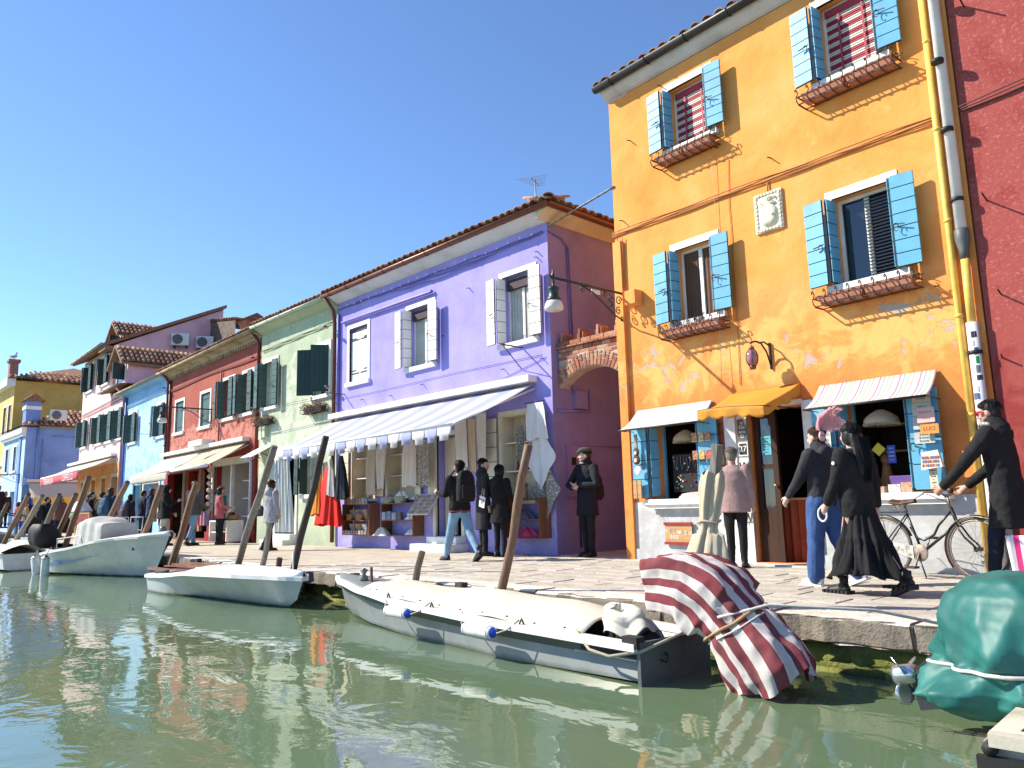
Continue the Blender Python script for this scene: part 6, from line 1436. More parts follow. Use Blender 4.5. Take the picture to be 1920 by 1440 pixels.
    loft(j, rg, 24)
    for i in (0, 1):
        s_, el, wr = arm_p[i]; d = (wr-el).normalized(); limb(j, [s_+Vector((0,0,-.004*H)), el, wr-d*.012*H], [.044*H*bk**.6,.034*H*bk**.7,.026*H*bk**.6])
    if collar or hood: limb(j, [(0,off(sh_z)-.02*H,sh_z+.02*H),(0,off(sh_z)+.0*H,sh_z+.062*H)], [.060*H,.052*H])
    if hood == 'down': ell(j, (0, off(sh_z)-.055*H, sh_z+.012*H), (.068*H,.040*H,.052*H))
    solidify_body(j, topname or 'jacket', m_top, P, vox, wrinkle(.0065 if not quilt else .002, seed+2, (15,36,78), .6), 3)
    if quilt:
        pass
    # hair, hats
    hm = M_hair[hair]
    if style != 'none':
        g = MB()
        if style == 'hood':
            hm = m_top; ell(g, hp((0,-.010,.012)), (.062*H,.064*H,.072*H), HM); limb(g, [hp((0,-.02,-.02)), (0,off(sh_z)-.01*H,sh_z+.03*H)], [.055*H,.060*H])
        else:
            ell(g, hp((0,-.013,.019)), (.0485*H,.053*H,.053*H), HM); ell(g, hp((0,-.034,-.006)), (.043*H,.030*H,.044*H), HM)
            ell(g, hp((0,.024,.044)), (.038*H,.022*H,.022*H), HM)
            if style in ('bob', 'long'):
                for sg in (-1, 1): ell(g, hp((sg*.040,-.012,-.018)), (.016*H,.036*H,.050*H), HM)
                ell(g, hp((0,-.035,-.03)), (.046*H,.028*H,.05*H), HM)
            if style == 'long':
                loft(g, [(sh_z-.13*H,.030*H,.012*H,-.02*H,off(sh_z)-.078*H),(sh_z-.08*H,.055*H,.022*H,-.006*H,off(sh_z)-.076*H),(sh_z,.064*H,.032*H,0,off(sh_z)-.064*H),(sh_z+.06*H,.056*H,.036*H,0,off(sh_z)-.045*H),(sh_z+.12*H,.048*H,.03*H,0,off(sh_z)-.03*H)])
        if style != 'hood' or True: solidify_body(g, 'hood' if style == 'hood' else 'hair', hm, P, vox*.8, wrinkle(.0035, seed+3, (30,60,90), .25), 2)
    if style in ('short','bob','long') and vox < .0125:
        sb = MB(); rr = random.Random(seed)
        for i in range(420):
            th = rr.uniform(0, 6.283); ph = rr.uniform(.05, 1.25); q = Vector((math.sin(ph)*math.cos(th), math.sin(ph)*math.sin(th), math.cos(ph)))
            if q.y > .45 and q.z < .55: continue
            pts = []; L = {'short': .9, 'bob': 1.7, 'long': 2.0}[style]*rr.uniform(.5, 1)
            for k in range(5):
                a = min(2.7, ph+L*k/4*.7); e = Vector((math.sin(a)*math.cos(th+.12*k*rr.uniform(-1,1)), math.sin(a)*math.sin(th), math.cos(a))); f = 1.03+.06*rr.random()
                pts.append(hp((e.x*.0490*f, -.013+e.y*.0535*f, .019+e.z*.0535*f)))
            sb.tube(pts, [.0016,.002,.002,.0016,.0006], 3, False)
        if style == 'long':
            for i in range(260):
                x0 = rr.uniform(-.05,.05)*H; z0 = sh_z+.10*H; yy = off(sh_z)-(.06+.022*rr.random())*H
                sb.tube([Vector((x0*(1-.5*t), yy-.030*H*math.sin(t*2.2)*(1-abs(x0)/(.06*H)*.4), z0-.26*H*t*rr.uniform(.85,1.05))) for t in (0,.3,.6,1)], [.002,.0025,.002,.0008], 3, False)
        so2 = sb.build('hair_strands', hm, P, True); so2['kind'] = 'stuff'
    if beanie: solidify_body(ell(ell(MB(), hp((0,-.010,.040)), (.052*H,.060*H,.046*H), HM), hp((0,-.012,.088)), (.012*H,.012*H,.012*H), HM), 'beanie', fabric('beanie', beanie, .95, .1, .6), P, .008, None, 2)
    if cap:
        g = MB(); ell(g, hp((0,-.004,.052)), (.060*H,.070*H,.030*H), HM); ell(g, hp((0,.050,.034)), (.042*H,.034*H,.010*H), HM); solidify_body(g, 'flat_cap', fabric('tweed', cap, .95, .25, .6), P, .007, None, 3)
    if face:
        for sg in (-1, 1): MB().lathe([(0,-.004),(.0035,-.003),(.0045,0),(.0035,.003),(0,.004)], 8).build('eye', M_dark, P, True, hp((sg*.018,.046,.004)))
        ell(MB(), hp((0,.0535,-.037)), (.011*H,.003*H,.0025*H), HM, 8).build('mouth', mat('lips', (.34,.11,.09), .5, 0), P, True)
    P['hd'] = 0; del P['hd']
    return P, hp, (sh_z, hipz, off, arm_p, legs_p)
def backpack(px, py, rz, zc, label, c=(.014,.014,.016), s=1.0, back=.17, pz=0):
    """rucksack strapped on a back; stands off the wearer's spine"""
    B = empty('backpack', (px+back*math.sin(R(rz)), py-back*math.cos(R(rz)), zc+pz), R(rz)); tag(B, label, 'backpack', 'rucksacks')
    m = fabric('pack_%d_%d_%d' % tuple(int(q*999) for q in c), c, .8, .1, .3)
    g = MB(); loft(g, [(-.24*s,.11*s,.06*s,0,0),(-.22*s,.145*s,.085*s,0,0),(-.05*s,.15*s,.095*s,0,-.01),(.12*s,.14*s,.085*s,0,0),(.20*s,.11*s,.065*s,0,.01),(.235*s,.06*s,.035*s,0,.01)], 24, .5); solidify_body(g, 'bag', m, B, .012, wrinkle(.003, 5), 3)
    g = MB(); loft(g, [(-.20*s,.09*s,.02*s,0,-.09*s),(-.18*s,.115*s,.035*s,0,-.10*s),(.0,.115*s,.03*s,0,-.10*s),(.03*s,.09*s,.02*s,0,-.09*s)], 20, .5); solidify_body(g, 'pocket', m, B, .010, None, 2)
    for sg in (-1, 1): MB().tube([(sg*.08*s,.04,.18*s),(sg*.10*s,.16,.24*s),(sg*.12*s,.28,.16*s),(sg*.12*s,.29,.0),(sg*.12*s,.12,-.16*s)], .016, 6).build('strap', m, B, True)
    MB().tube([(-.04*s,.0,.22*s),(-.03*s,-.01,.27*s),(.03*s,-.01,.27*s),(.04*s,.0,.22*s)], .008, 6).build('grab_loop', m, B, True); return B
BLK = (.015,.015,.016); NAVY = (.016,.020,.036); JEAN = (.13,.22,.36); DJEAN = (.045,.095,.24)
# near figures
bm_ = person('man in a long black coat and white scarf pushing the bicycle', -2.17, 8.74, 1.80, 80, BLK, (.014,.017,.028), 'black', 'short', .30, 1.0, (14,-20), (6,22), arms=(((-.165,.13,.655),(-.14,.27,.535)),((.165,.13,.655),(.13,.27,.535))), head_yaw=8, head_pitch=6, face=True, lean=5, vox=.011, collar=True, bulk=1.06, seed=1, topname='coat')
sw = person('woman in black jacket and long tiered black skirt with buckled boots', -3.02, 7.25, 1.57, 74, BLK, (.013,.013,.014), 'black', 'long', .47, 1.0, (16,-20), (4,14), arms=((14,6,14),(-8,6,10)), skirt=(.10,), vox=.010, skin=M_skin2, bulk=1.12, seed=11)
mk = person('person in charcoal hooded jacket and blue jeans walking beside the skirted woman', -3.60, 7.80, 1.60, 80, (.030,.032,.036), DJEAN, 'brown', 'short', .50, 1.32, (10,-12), (6,18), arms=((26,6,12),(-12,6,10)), hood='down', vox=.010, shoe=(.7,.7,.7), bulk=1.08, seed=21, skin=M_skin2)
person('person in dusty pink quilted jacket behind the wrapped post', -5.45, 9.20, 1.56, 20, (.33,.22,.20), BLK, 'grey', 'short', .46, .95, vox=.011, bulk=1.15, seed=31, quilt=True, topmat=None)
cp = person('man in a flat cap with folded arms standing in the alley', -8.72, 9.98, 1.80, 172, (.013,.015,.022), BLK, 'dark', 'short', .38, 1.0, (2,-2), (2,2), arms=(((-.20,.055,.66),(-.02,.125,.665)),((.20,.055,.66),(.02,.135,.64))), head_yaw=-38, face=True, cap=(.085,.085,.075), vox=.011, skin=M_skin2, bulk=1.06, seed=41, topname='coat', collar=True)
jm = person('man in light blue jeans and white hood looking at his phone', -9.98, 8.20, 1.70, 80, (.012,.012,.013), (.19,.32,.45), 'dark', 'short', .50, 1.04, (24,-24), (4,16), arms=((22,6,78),(24,6,80)), head_pitch=-22, vox=.0105, shoe=(.02,.02,.02), bulk=1.1, seed=51)
person('man in a long dark grey coat beside the door step', -10.55, 9.22, 1.72, -28, (.030,.032,.034), BLK, 'black', 'short', .27, .9, head_yaw=-30, vox=.011, seed=61, topname='coat', skin=M_skin2, collar=True)
c2 = person('person in a black parka looking at the display window', -10.06, 9.18, 1.58, 4, (.011,.011,.012), BLK, 'black', 'bob', .37, .92, arms=((12,8,55),(10,8,40)), vox=.011, seed=71, hood='down', bulk=1.08)
hw_ = person('woman in a pale grey hooded coat carrying a dark shoulder bag', -16.65, 8.10, 1.58, 8, (.36,.36,.37), (.022,.012,.014), 'brown', 'bob', .40, .95, (8,-10), (4,14), hood='down', vox=.012, seed=81, bulk=1.15, arms=((6,12,30),(0,8,14)))
# farther figures
person('person in a teal jacket and beanie at the white shop', -22.45, 9.35, 1.62, 6, (.012,.15,.16), NAVY, 'brown', 'short', .46, .95, vox=.015, seed=91, bulk=1.16, hood='down', beanie=(.22,.15,.12))
person('man in a grey and black jacket and pale jeans', -22.0, 8.40, 1.78, 22, (.075,.072,.066), (.18,.28,.38), 'dark', 'short', .47, 1.05, (10,-12), (4,12), vox=.015, seed=101, bulk=1.15, arms=((10,10,30),(10,10,30)))
person('person in a pink jacket beside the man in grey and black', -21.7, 9.0, 1.58, -10, (.42,.11,.12), BLK, 'black', 'bob', .46, .95, vox=.015, seed=105, arms=((10,10,40),(10,10,70)))
person('person in a black hooded coat and cream trousers', -22.75, 7.9, 1.68, -24, (.009,.009,.010), (.44,.41,.35), 'black', 'hood', .45, 1.15, (6,-8), (4,10), vox=.015, seed=111, bulk=1.18, arms=((14,8,20),(20,8,95)), face=True, skin=M_skin2)
person('man in a navy coat near the pale blue house', -28.6, 9.15, 1.70, 10, (.014,.018,.042), (.03,.05,.10), 'dark', 'short', .42, 1.0, vox=.016, seed=121, bulk=1.15)
person('woman in a dark parka with a fur hood and grey rucksack', -30.0, 9.15, 1.62, 14, (.026,.030,.034), BLK, 'black', 'bob', .40, .95, vox=.016, seed=131, bulk=1.22, hood='down')
backpack(-30.0, 9.15, 14, 1.05, 'grey rucksack on the dark parka', (.10,.10,.11), 1.15, .20)
person('person in a navy jacket with a blue rucksack', -26.0, 7.35, 1.72, 18, (.03,.045,.075), (.05,.10,.2), 'brown', 'bob', .47, 1.0, vox=.016, seed=141, bulk=1.18, hood='down')
backpack(-26.0, 7.35, 18, 1.16, 'blue rucksack on the navy jacket', (.05,.11,.18), 1.15, .19)
person('person in a brown puffy jacket behind the speedboat canopy', -28.2, 7.72, 1.66, 30, (.05,.035,.022), (.10,.05,.04), 'dark', 'short', .46, 1.0, vox=.016, seed=151, bulk=1.25)
person('man in black beside the cone sign', -29.9, 7.85, 1.70, -20, (.010,.010,.011), BLK, 'black', 'short', .44, 1.0, vox=.016, seed=161, bulk=1.2)
person('person in black with a black rucksack near the bridge', -36.8, 7.95, 1.70, 4, (.010,.011,.014), (.03,.05,.10), 'dark', 'short', .46, 1.0, vox=.018, seed=171, bulk=1.25)
backpack(-36.8, 7.95, 4, 1.12, 'black rucksack near the bridge', (.02,.021,.024), 1.25, .2)
person('person in a patterned dark jacket and white cap', -37.6, 8.7, 1.62, 12, (.022,.020,.020), (.40,.39,.37), 'black', 'short', .46, 1.0, vox=.018, seed=181, bulk=1.25, beanie=(.6,.6,.6))
person('person in a cream jacket at the foot of the bridge', -42.5, 8.35, 1.60, 2, (.46,.37,.24), JEAN, 'dark', 'short', .46, 1.0, vox=.018, seed=191, bulk=1.25)
person('person in an orange jacket behind the cream jacket', -42.9, 8.1, 1.62, 0, (.50,.13,.08), JEAN, 'brown', 'bob', .46, 1.0, vox=.018, seed=201, bulk=1.2)
for i, (x, y, c, hh) in enumerate(((-25.0,8.6,(.06,.05,.05),1.66),(-27.0,8.9,(.03,.05,.09),1.72),(-31.5,8.2,(.08,.07,.06),1.7),(-33.2,8.8,(.02,.02,.025),1.62),(-34.4,7.9,(.16,.07,.05),1.68),(-39.4,8.6,(.05,.06,.09),1.7))):
    person(('person in a dark plum coat among the crowd by the pale blue house','person in a deep blue coat near the cream awning end','person in a taupe jacket left of the cone sign','person in black farther left of the cone sign','person in a rust jacket near the yellow sign','person in slate blue before the brick bridge')[i], x, y, hh, 20*i-40, c, NAVY, ('dark','brown','black')[i % 3], ('short','bob')[i % 2], .45, 1.0, vox=.018, seed=400+i, bulk=1.2, hood='down')
# accessories carried or worn
backpack(-9.98, 8.20, 80, 1.22, 'black rucksack on the man in light jeans', (.010,.010,.011), 1.1, .20)
backpack(-8.72, 9.98, 172, 1.18, 'black rucksack behind the man in the flat cap', (.010,.010,.012), 1.0, .18)
def lace_mat(name, c, sc):
    t = NT(name); v = t.n.new('ShaderNodeTexVoronoi'); v.inputs['Scale'].default_value = sc; t.l.new(t.coord(), v.inputs['Vector'])
    f = t.grey(v.outputs['Distance'], .30, .42); t.base(t.mix(f, c, tuple(x*.42 for x in c))); t.rough(.9, .1); t.bump(f, .4, .01); MATS[name] = t.m; return t.m
P, hp, (shz, hipz, off, ap, lp) = jm
g = MB(); H = 1.70; limb(g, [(-.07,off(shz)-.02,shz+.01),(0,off(shz)-.07,shz+.025),(.07,off(shz)-.02,shz+.01)], [.038,.05,.038]); limb(g, [(-.06,off(shz)+.01,shz+.035),(0,off(shz)-.035,shz+.06),(.06,off(shz)+.01,shz+.035)], [.034,.04,.034]); solidify_body(g, 'white_hood', fabric('white_jersey', (.72,.71,.70), .9, .05, .4), P, .011, wrinkle(.002, 77), 3)
MB().tube([(.13*math.cos(t)*1.42, off(hipz)+.128*math.sin(t), hipz-.035) for t in np.linspace(0,6.283,24,endpoint=False)], .016, 6, True, True).build('jacket_hem', fabric('rust_rib', (.25,.06,.045)), P, True)
w = ap[1][2]; o = MB().obox((.0,0,0),(1,0,0),(0,1,.6),(0,-.6,1),.036,.075,.005).build('mobile_phone', MATS['black_rubber'], None); o.matrix_world = P.matrix_basis @ Matrix.Translation((w.x-.10, w.y+.10, w.z+.05)); tag(o, 'dark phone held by the man in light jeans', 'phone')
P, hp, (shz, hipz, off, ap, lp) = cp
for sg in (-1, 1): MB().tube([hp((sg*.019+.0125*math.cos(t), .0535, .004+.010*math.sin(t))) for t in np.linspace(0,6.283,14,endpoint=False)], .0022, 5, True, True).build('spectacles', M_iron, P, True)
MB().tube([hp((.05*math.cos(t), -.004+.05*math.sin(t), -.078+.008*math.sin(t))) for t in np.linspace(.4,2.74,10)], .012, 8).build('scarf', fabric('grey_scarf', (.40,.39,.36)), P, True)
# bright scarf and red glasses on the coat man
P, hp, (shz, hipz, off, ap, lp) = bm_
MB().tube([hp((.044*math.cos(t), .004+.044*math.sin(t), -.066+.012*math.sin(t))) for t in np.linspace(0,6.283,20,endpoint=False)], .022, 8, True, True).build('scarf', lace_mat('scarf_print', (.62,.60,.56), 40), P, True)
MB().grid(lambda u, v: (.05+.05*u, off(shz)+.118-.02*v+.01*math.sin(u*9), shz+.02-.62*v), 8, 10).build('scarf_end', MATS['scarf_print'], P, True, None, 0, .01)
MB().obox(hp((-.046,.030,.006)), (0,1,0), (1,0,0), (0,0,1), .030, .003, .011).build('glasses', mat('red_acetate', (.45,.02,.03), .3, 0), P); MB().obox(hp((0,.058,.005)), (1,0,0), (0,1,0), (0,0,1), .055, .003, .012).build('glasses', MATS['red_acetate'], P)
# pink feather mask on the back of the jeans walker's head
P, hp, _ = mk
FM = empty('feather_mask', (0,0,0)); FM.matrix_world = P.matrix_basis @ Matrix.Translation(hp((-.02,-.055,.04))); tag(FM, 'pink feathered carnival mask worn on the back of the head', 'mask')
M_fea = cloth_tr('pink_feather', (.86,.56,.60), .45)
for k in range(7):
    a = -1.1+k*.36; b = MB(); L = random.uniform(.26,.36)
    d = Vector((-math.sin(a)*.8, -.25-.1*math.cos(a), math.cos(a)*.9+.15)).normalized(); sd = Vector((math.cos(a), 0, math.sin(a)))
    for i in range(190):
        t = random.random(); q = d*L*t+sd*.06*t*t+Vector((0,-.05*t*t,-.08*t*t*(.5+abs(a)))); w = (.07*math.sin(math.pi*(.12+.85*t))+.006)*random.choice((-1,1)); e = sd*w*random.uniform(.7,1.2)+d*.03+Vector((0,random.uniform(-.025,.025),random.uniform(-.02,.02)))
        n_ = d.cross(sd)*.004; b.add([q-d*.008, q+d*.008, q+e], [(0,1,2)])
    b.tube([(0,0,0), d*L*.5, d*L*.95+sd*.05+Vector((0,-.045,-.06))], [.004,.003,.001], 4); f_ = b.build('feather', M_fea, FM, False); f_['kind'] = 'stuff'
ell(MB(), (0,-.01,-.06), (.05,.02,.055)).build('mask_face', mat('mask_pink', (.68,.46,.46), .4), FM, True)
for sg in (-1, 1): ell(MB(), (sg*.02,-.03,-.055), (.012,.006,.007), None, 8).build('eye_hole', M_dark, FM, True)
# buckled boots, wristlet and phone of the skirted woman
P, hp, (shz, hipz, off, ap, lp) = sw
for h, kn, ak, ang in lp:
    MB().lathe([(.055,-.035),(.056,.0),(.056,.035)], 12, ak+Vector((0,-.005,.06))).build('boot_strap', MATS['black_rubber'], P, True)
    MB().box(-.012,-.035,-.03,.0,.035,.03).build('buckle', mat('silver', (.6,.58,.5), .25, .05, 5, 0, 1, .5, .8), P, None, ak+Vector((-.064,.0,.06)))
    for k in range(7): MB().box(-.058,-.09+.042*k,-.066,.058,-.065+.042*k,-.040).build('lug', MATS['black_rubber'], P, None, ak)
w = ap[0][2]; LP = MB().tube([(w.x+.0, w.y+.06+.05*math.sin(t), w.z-.10-.065*math.cos(t)) for t in np.linspace(0,6.283,18,endpoint=False)], .009, 6, True, True).build('wrist_strap', M_white, None, True); LP.matrix_world = P.matrix_basis.copy(); tag(LP, 'white loop strap hanging from the skirted woman\'s hand', 'strap')
MB().lathe([(0,-.004),(.018,-.002),(.018,.002),(0,.004)], 12).build('white_badge', M_white, P, True, ap[0][0]+(ap[0][1]-ap[0][0])*.35+Vector((-.072,0,0))).rotation_euler = (0,R(90),0)
# tote bag of the parka person; shoulder bag of the hooded woman
P = c2[0]; TB = MB().box(-.15,-.012,-.19,.15,.012,.12).build('tote_bag', M_white, None); TB.matrix_world = Matrix.Translation((-10.30,8.98,.98)) @ Matrix.Rotation(R(-12), 4, 'Z') @ Matrix.Rotation(R(12), 4, 'Y') @ Matrix.Scale(.62, 4); tag(TB, 'white tote bag hanging from the black parka', 'bag')
text('lettering', 'MURANO', M_iron, TB, (0,-.016,.02), .07, (R(90),0,0), .001); MB().tube([(-.07,0,.12),(-.05,0,.34),(.05,0,.34),(.07,0,.12)], .008, 5).build('handle', M_white, TB, True)
g = MB(); loft(g, [(-.14,.10,.05,0,0),(-.12,.15,.075,0,0),(.02,.15,.07,0,0),(.10,.10,.04,0,0)], 18, .3); SBg = empty('shoulder_bag', (-16.98,7.98,.92), R(15)); tag(SBg, 'slouchy dark grey shoulder bag of the grey hooded woman', 'bag'); solidify_body(g, 'bag', fabric('dark_bag', (.045,.045,.05), .6, .1, .4), SBg, .012, wrinkle(.004, 9), 2)
MB().tube([(-.08,.02,.08),(.05,.06,.35),(.20,.05,.50),(.24,.14,.42),(.12,.10,.06)], .012, 6).build('strap', MATS['dark_bag'], SBg, True)
# trainers with orange soles
# ------------------------------------------------------------------ bicycle
BK = empty('bicycle', (-3.51, 9.08, 0), R(-14)); tag(BK, 'old black roadster bicycle with rusty mudguards by the orange house', 'bicycle')
M_bblk = mat('bike_black', (.014,.014,.015), .35, .1, 9, .03, 50, .5); M_brust = mat('bike_rusty_chrome', (.30,.25,.20), .5, .35, 25, .15, 60, .5, .5); M_tyre = mat('tyre', (.10,.085,.07), .85, .15, 20, .2)
M_spk = mat('spoke', (.42,.40,.37), .35, .05, 9, 0, 1, .5, .6); M_leather = mat('saddle_leather', (.075,.035,.020), .5, .2, 12, .2)
WR = .325; WB = 1.03
def wheel(x):
    c = Vector((x, 0, WR)); ring = lambda r, n=44: [c+Vector((r*math.cos(t), 0, r*math.sin(t))) for t in np.linspace(0, 2*math.pi, n, endpoint=False)]
    W = MB().tube(ring(WR-.016), .016, 8, True, True).build('wheel', M_tyre, BK, True)
    MB().tube(ring(WR-.036), .010, 6, True, True).build('rim', M_brust, W, True)
    for k in range(28):
        a = 2*math.pi*k/28; e = a+(.55 if k % 2 else -.55); MB().tube([c+Vector((.018*math.cos(e), .03*(1 if k % 4 < 2 else -1), .018*math.sin(e))), c+Vector(((WR-.042)*math.cos(a), 0, (WR-.042)*math.sin(a)))], .0016, 4).build('spoke', M_spk, W)
    h = MB().lathe([(.012,-.05),(.026,-.045),(.014,-.03),(.014,.03),(.026,.045),(.012,.05)], 12).build('hub', M_brust, W, True, c); h.rotation_euler = (R(90),0,0)
    return W
wheel(0); wheel(WB)
def guard(x, a0, a1, m):
    c = Vector((x,0,WR)); MB().grid(lambda u, v: (lambda a, w: (c.x+(WR+.022-.010*(2*v-1)**2)*math.cos(a), .028*(2*v-1), c.z+(WR+.022-.012*(2*v-1)**2)*math.sin(a)))(a0+(a1-a0)*u, v), 26, 4).build('mudguard', m, BK, True, None, 0, .002)
guard(0, R(20), R(215), M_bblk); guard(WB, R(60), R(215), M_brust)
bb = Vector((.43,0,.27)); st = Vector((.30,0,.70)); hd0 = Vector((.80,0,.72)); hd1 = Vector((.845,0,.58)); fk = Vector((WB,0,WR)); ra = Vector((0,0,WR))
fr = [([st+Vector((-.02,0,.02)), bb], .014), ([hd1, bb], .016), ([hd0, hd0+Vector((-.16,0,-.16)), Vector((.58,0,.46)), Vector((.46,0,.40)), Vector((.39,0,.42)), st+Vector((.02,0,-.16))], .013), ([hd0+Vector((-.01,0,.03)), hd1], .019)]
for i, (p, r) in enumerate(fr): MB().tube(p, r, 8).build('frame_tube', M_bblk, BK, True)
for y in (-.045,.045):
    MB().tube([bb+Vector((0,y*.6,0)), ra+Vector((0,y,0))], .009, 6).build('chain_stay', M_bblk, BK, True); MB().tube([st+Vector((0,y*.5,-.02)), ra+Vector((0,y,0))], .008, 6).build('seat_stay', M_bblk, BK, True)
    MB().tube([hd1, hd1+Vector((.02,y,-.04)), Vector((.93,y,.44)), fk+Vector((-.02,y,.04)), fk+Vector((0,y,0))], .011, 6).build('fork_blade', M_bblk, BK, True)
    MB().tube([ra+Vector((0,y*1.2,.0)), Vector((-.06,y*1.4,.70))], .004, 5).build('rack_stay', M_bblk, BK); MB().tube([Vector((.24,y*1.3,.70)), Vector((-.26,y*1.3,.70))], .005, 5).build('rack_rail', M_bblk, BK)
for k in range(4): MB().tube([(.2-.14*k,-.06,.70),(.2-.14*k,.06,.70)], .004, 5).build('rack_bar', M_bblk, BK)
MB().tube([st, st+Vector((-.025,0,.07))], .012, 8).build('seat_post', M_brust, BK, True)
def sad(u, v):
    x = -.13+.27*u; w = .075*(1-u)**.8+.014; t = 2*v-1
    return (.27+x, w*t, .80+.028*(1-abs(t)**2)-.03*(u-.1)*(u < .5)-.012*abs(t)**3+.022*abs(u-.45))
MB().grid(sad, 16, 10).build('saddle', M_leather, BK, True, None, 0, .012)
for y in (-.04,.04): MB().tube([(.17+.02*math.cos(t), y+.012*math.sin(t), .735+.009*t/3.14) for t in np.linspace(0, 18, 40)], .004, 4).build('saddle_spring', M_brust, BK)
MB().tube([hd0+Vector((-.012,0,.02)), hd0+Vector((-.03,0,.14))], .012, 8).build('stem', M_brust, BK, True)
hb = hd0+Vector((-.03,0,.14))
MB().tube([hb+Vector((-.18,-.27,-.0)), hb+Vector((-.10,-.25,.05)), hb+Vector((.0,-.16,.045)), hb, hb+Vector((.0,.16,.045)), hb+Vector((-.10,.25,.05)), hb+Vector((-.18,.27,0))], .010, 8).build('handlebar', M_brust, BK, True)
for y in (-.27,.27): MB().tube([hb+Vector((-.10,y*.93,.045)), hb+Vector((-.19,y,-.004))], .016, 8).build('grip', M_white if y < 0 else M_bblk, BK, True)
MB().lathe([(.0,-.03),(.025,-.025),(.032,0),(.028,.025),(.0,.03)], 12, hb+Vector((.05,-.02,.06))).build('bell', M_leather, BK, True)
MB().tube([hb+Vector((-.1,-.2,.03)), hb+Vector((.04,-.1,-.05)), hd1+Vector((.03,-.02,-.02))], .004, 4).build('brake_rod', M_brust, BK)
cw = MB().lathe([(.0,-.004),(.085,-.004),(.092,0),(.085,.004),(.0,.004)], 26).build('chain_wheel', M_brust, BK, True, bb+Vector((0,-.045,0))); cw.rotation_euler = (R(90),0,0)
MB().prism([(-.02,WR-.045),(.10,WR-.04),(.36,.20),(.36,.345),(.10,WR+.05),(-.02,WR+.045)], 1, -.056, -.049).build('chain_guard', mat('flaking_guard', (.48,.46,.42), .6, .4, 22, .2), BK)
for sg, a in ((-1, 1.9),(1, -1.25)):
    q = bb+Vector((.16*math.cos(a), .07*sg, -.16*math.sin(a)*-1*sg*-1 if False else .16*math.sin(a)*(-1)))
    MB().tube([bb+Vector((0,.06*sg,0)), q], .009, 6).build('crank', M_brust, BK, True); MB().box(q.x-.045, q.y+(0 if sg > 0 else -.09), q.z-.012, q.x+.045, q.y+(.09 if sg > 0 else 0), q.z+.012).build('pedal', M_leather, BK)
MB().tube([bb+Vector((-.02,-.05,-.02)), Vector((.52,-.12,.02))], .008, 6).build('prop_stand', M_bblk, BK, True)
# striped bag at the coat man's side
SB = MB().grid(lambda u, v: (.16*(u-.5)*2*(.85+.15*v), .02*math.sin(u*7)*v, .36*(v-.5)), 12, 8).build('striped_bag', stripes('pink_stripe', [(1,(.72,.66,.66)),(1,(.70,.04,.22))], 0, .34), None, True, (-2.02,8.55,.30), .3, .04); tag(SB, 'bright pink and white striped bag behind the man in the long coat', 'bag')

# ------------------------------------------------------------------ goods of the orange shop
def put(H, name, label, cat, u, d, z, mb, m, smooth=None, group=None):
    o = mb.build(name, m, None, smooth); o.matrix_world = Matrix.Translation(H.w(u, d, z)) @ Matrix.Rotation(H.ang, 4, 'Z'); tag(o, label, cat, group); return o
def pboard(H, name, label, cat, u, d, z, w, h, m, txt=None, tm=None, tsize=.03, th=.012, group=None, rows=0):
    o = put(H, name, label, cat, u, d, z, MB().box(-w/2,-th,-h/2,w/2,0,h/2), m, None, group)
    if txt:
        ls = txt.split('|')
        for i, s_ in enumerate(ls): text('lettering', s_, tm or M_iron, o, (0,-th-.001,h*(.5-(i+.5)/len(ls))*.86), tsize, (R(90),0,0), .0008)
    return o
M_paper = mat('paper', (.66,.63,.56), .8, .06); M_card = mat('brown_card', (.36,.20,.10), .8, .2); M_board = wood('sign_wood', (.50,.29,.12), 0, .6, .7)
S9 = pboard(OH, 'hanging_sign', 'wooden sign with coloured letters hanging under the left shop sill', 'sign', 1.04, .05, .41, .50, .30, M_board)
for i, ch in enumerate("VIOL'NANCIO"):
    text('lettering', ch, mat('letter_%d' % (i % 5), [(.75,.73,.68),(.72,.70,.66),(.12,.22,.42),(.74,.72,.60),(.45,.10,.30)][i % 5] if ch not in 'NP' else (.50,.05,.08), .6, 0), S9, (-.215+.043*i,-.014,.035-.004*i), .075, (R(90),0,0))
for i, ch in enumerate('900'): text('lettering', ch, M_white, S9, (-.13+.055*i,-.014,-.065), .085, (R(90),0,0))
for zz in (-.15,.14): MB().box(-.26,-.03,zz-.02,.26,.005,zz+.02).build('batten', M_dred, S9)
for sg in (-1, 1): MB().tube([(sg*.22,-.01,.15),(sg*.36,-.06,.40)], .003, 4).build('hanging_cord', M_rope, S9)
N27 = pboard(OH, 'number_tile', 'white framed house number 27 beside the door', 'house number', 2.235, .022, 1.585, .15, .19, M_white); MB().box(-.058,-.016,-.078,.058,-.010,.078).build('tile_face', mat('tile_brown', (.04,.02,.015), .3), N27); text('lettering', '27', M_white, N27, (0,-.017,0), .115, (R(90),0,0), .0008)
pboard(OH, 'chalk_sign', 'grey sign painted with white scrolls above the house number', 'sign', 2.235, .02, 1.86, .15, .30, mat('slate', (.10,.10,.095), .8), 'o|Oo|oro|O', M_white, .07)
NP = put(OH, 'necklace_panel', 'white panel with rows of black necklaces beside the door', 'display panel', 2.235, .022, 1.02, MB().box(-.075,-.012,-.44,.075,0,.44), mat('white_panel', (.60,.58,.54), .7, .06))
for r in range(5):
    for c in (-.036,.036):
        zz = .38-.175*r; MB().tube([(c-.030,-.018,zz),(c-.022,-.02,zz-.05),(c,-.02,zz-.12),(c+.022,-.02,zz-.05),(c+.030,-.018,zz)], .0055, 5).build('necklace', M_iron, NP, True); MB().lathe([(0,-.012),(.010,0),(0,.012)], 8, (c,-.024,zz-.13)).build('pendant', mat('pendant_%d' % (r % 3), [(.4,.35,.25),(.35,.1,.05),(.1,.15,.1)][r % 3], .3), NP, True)
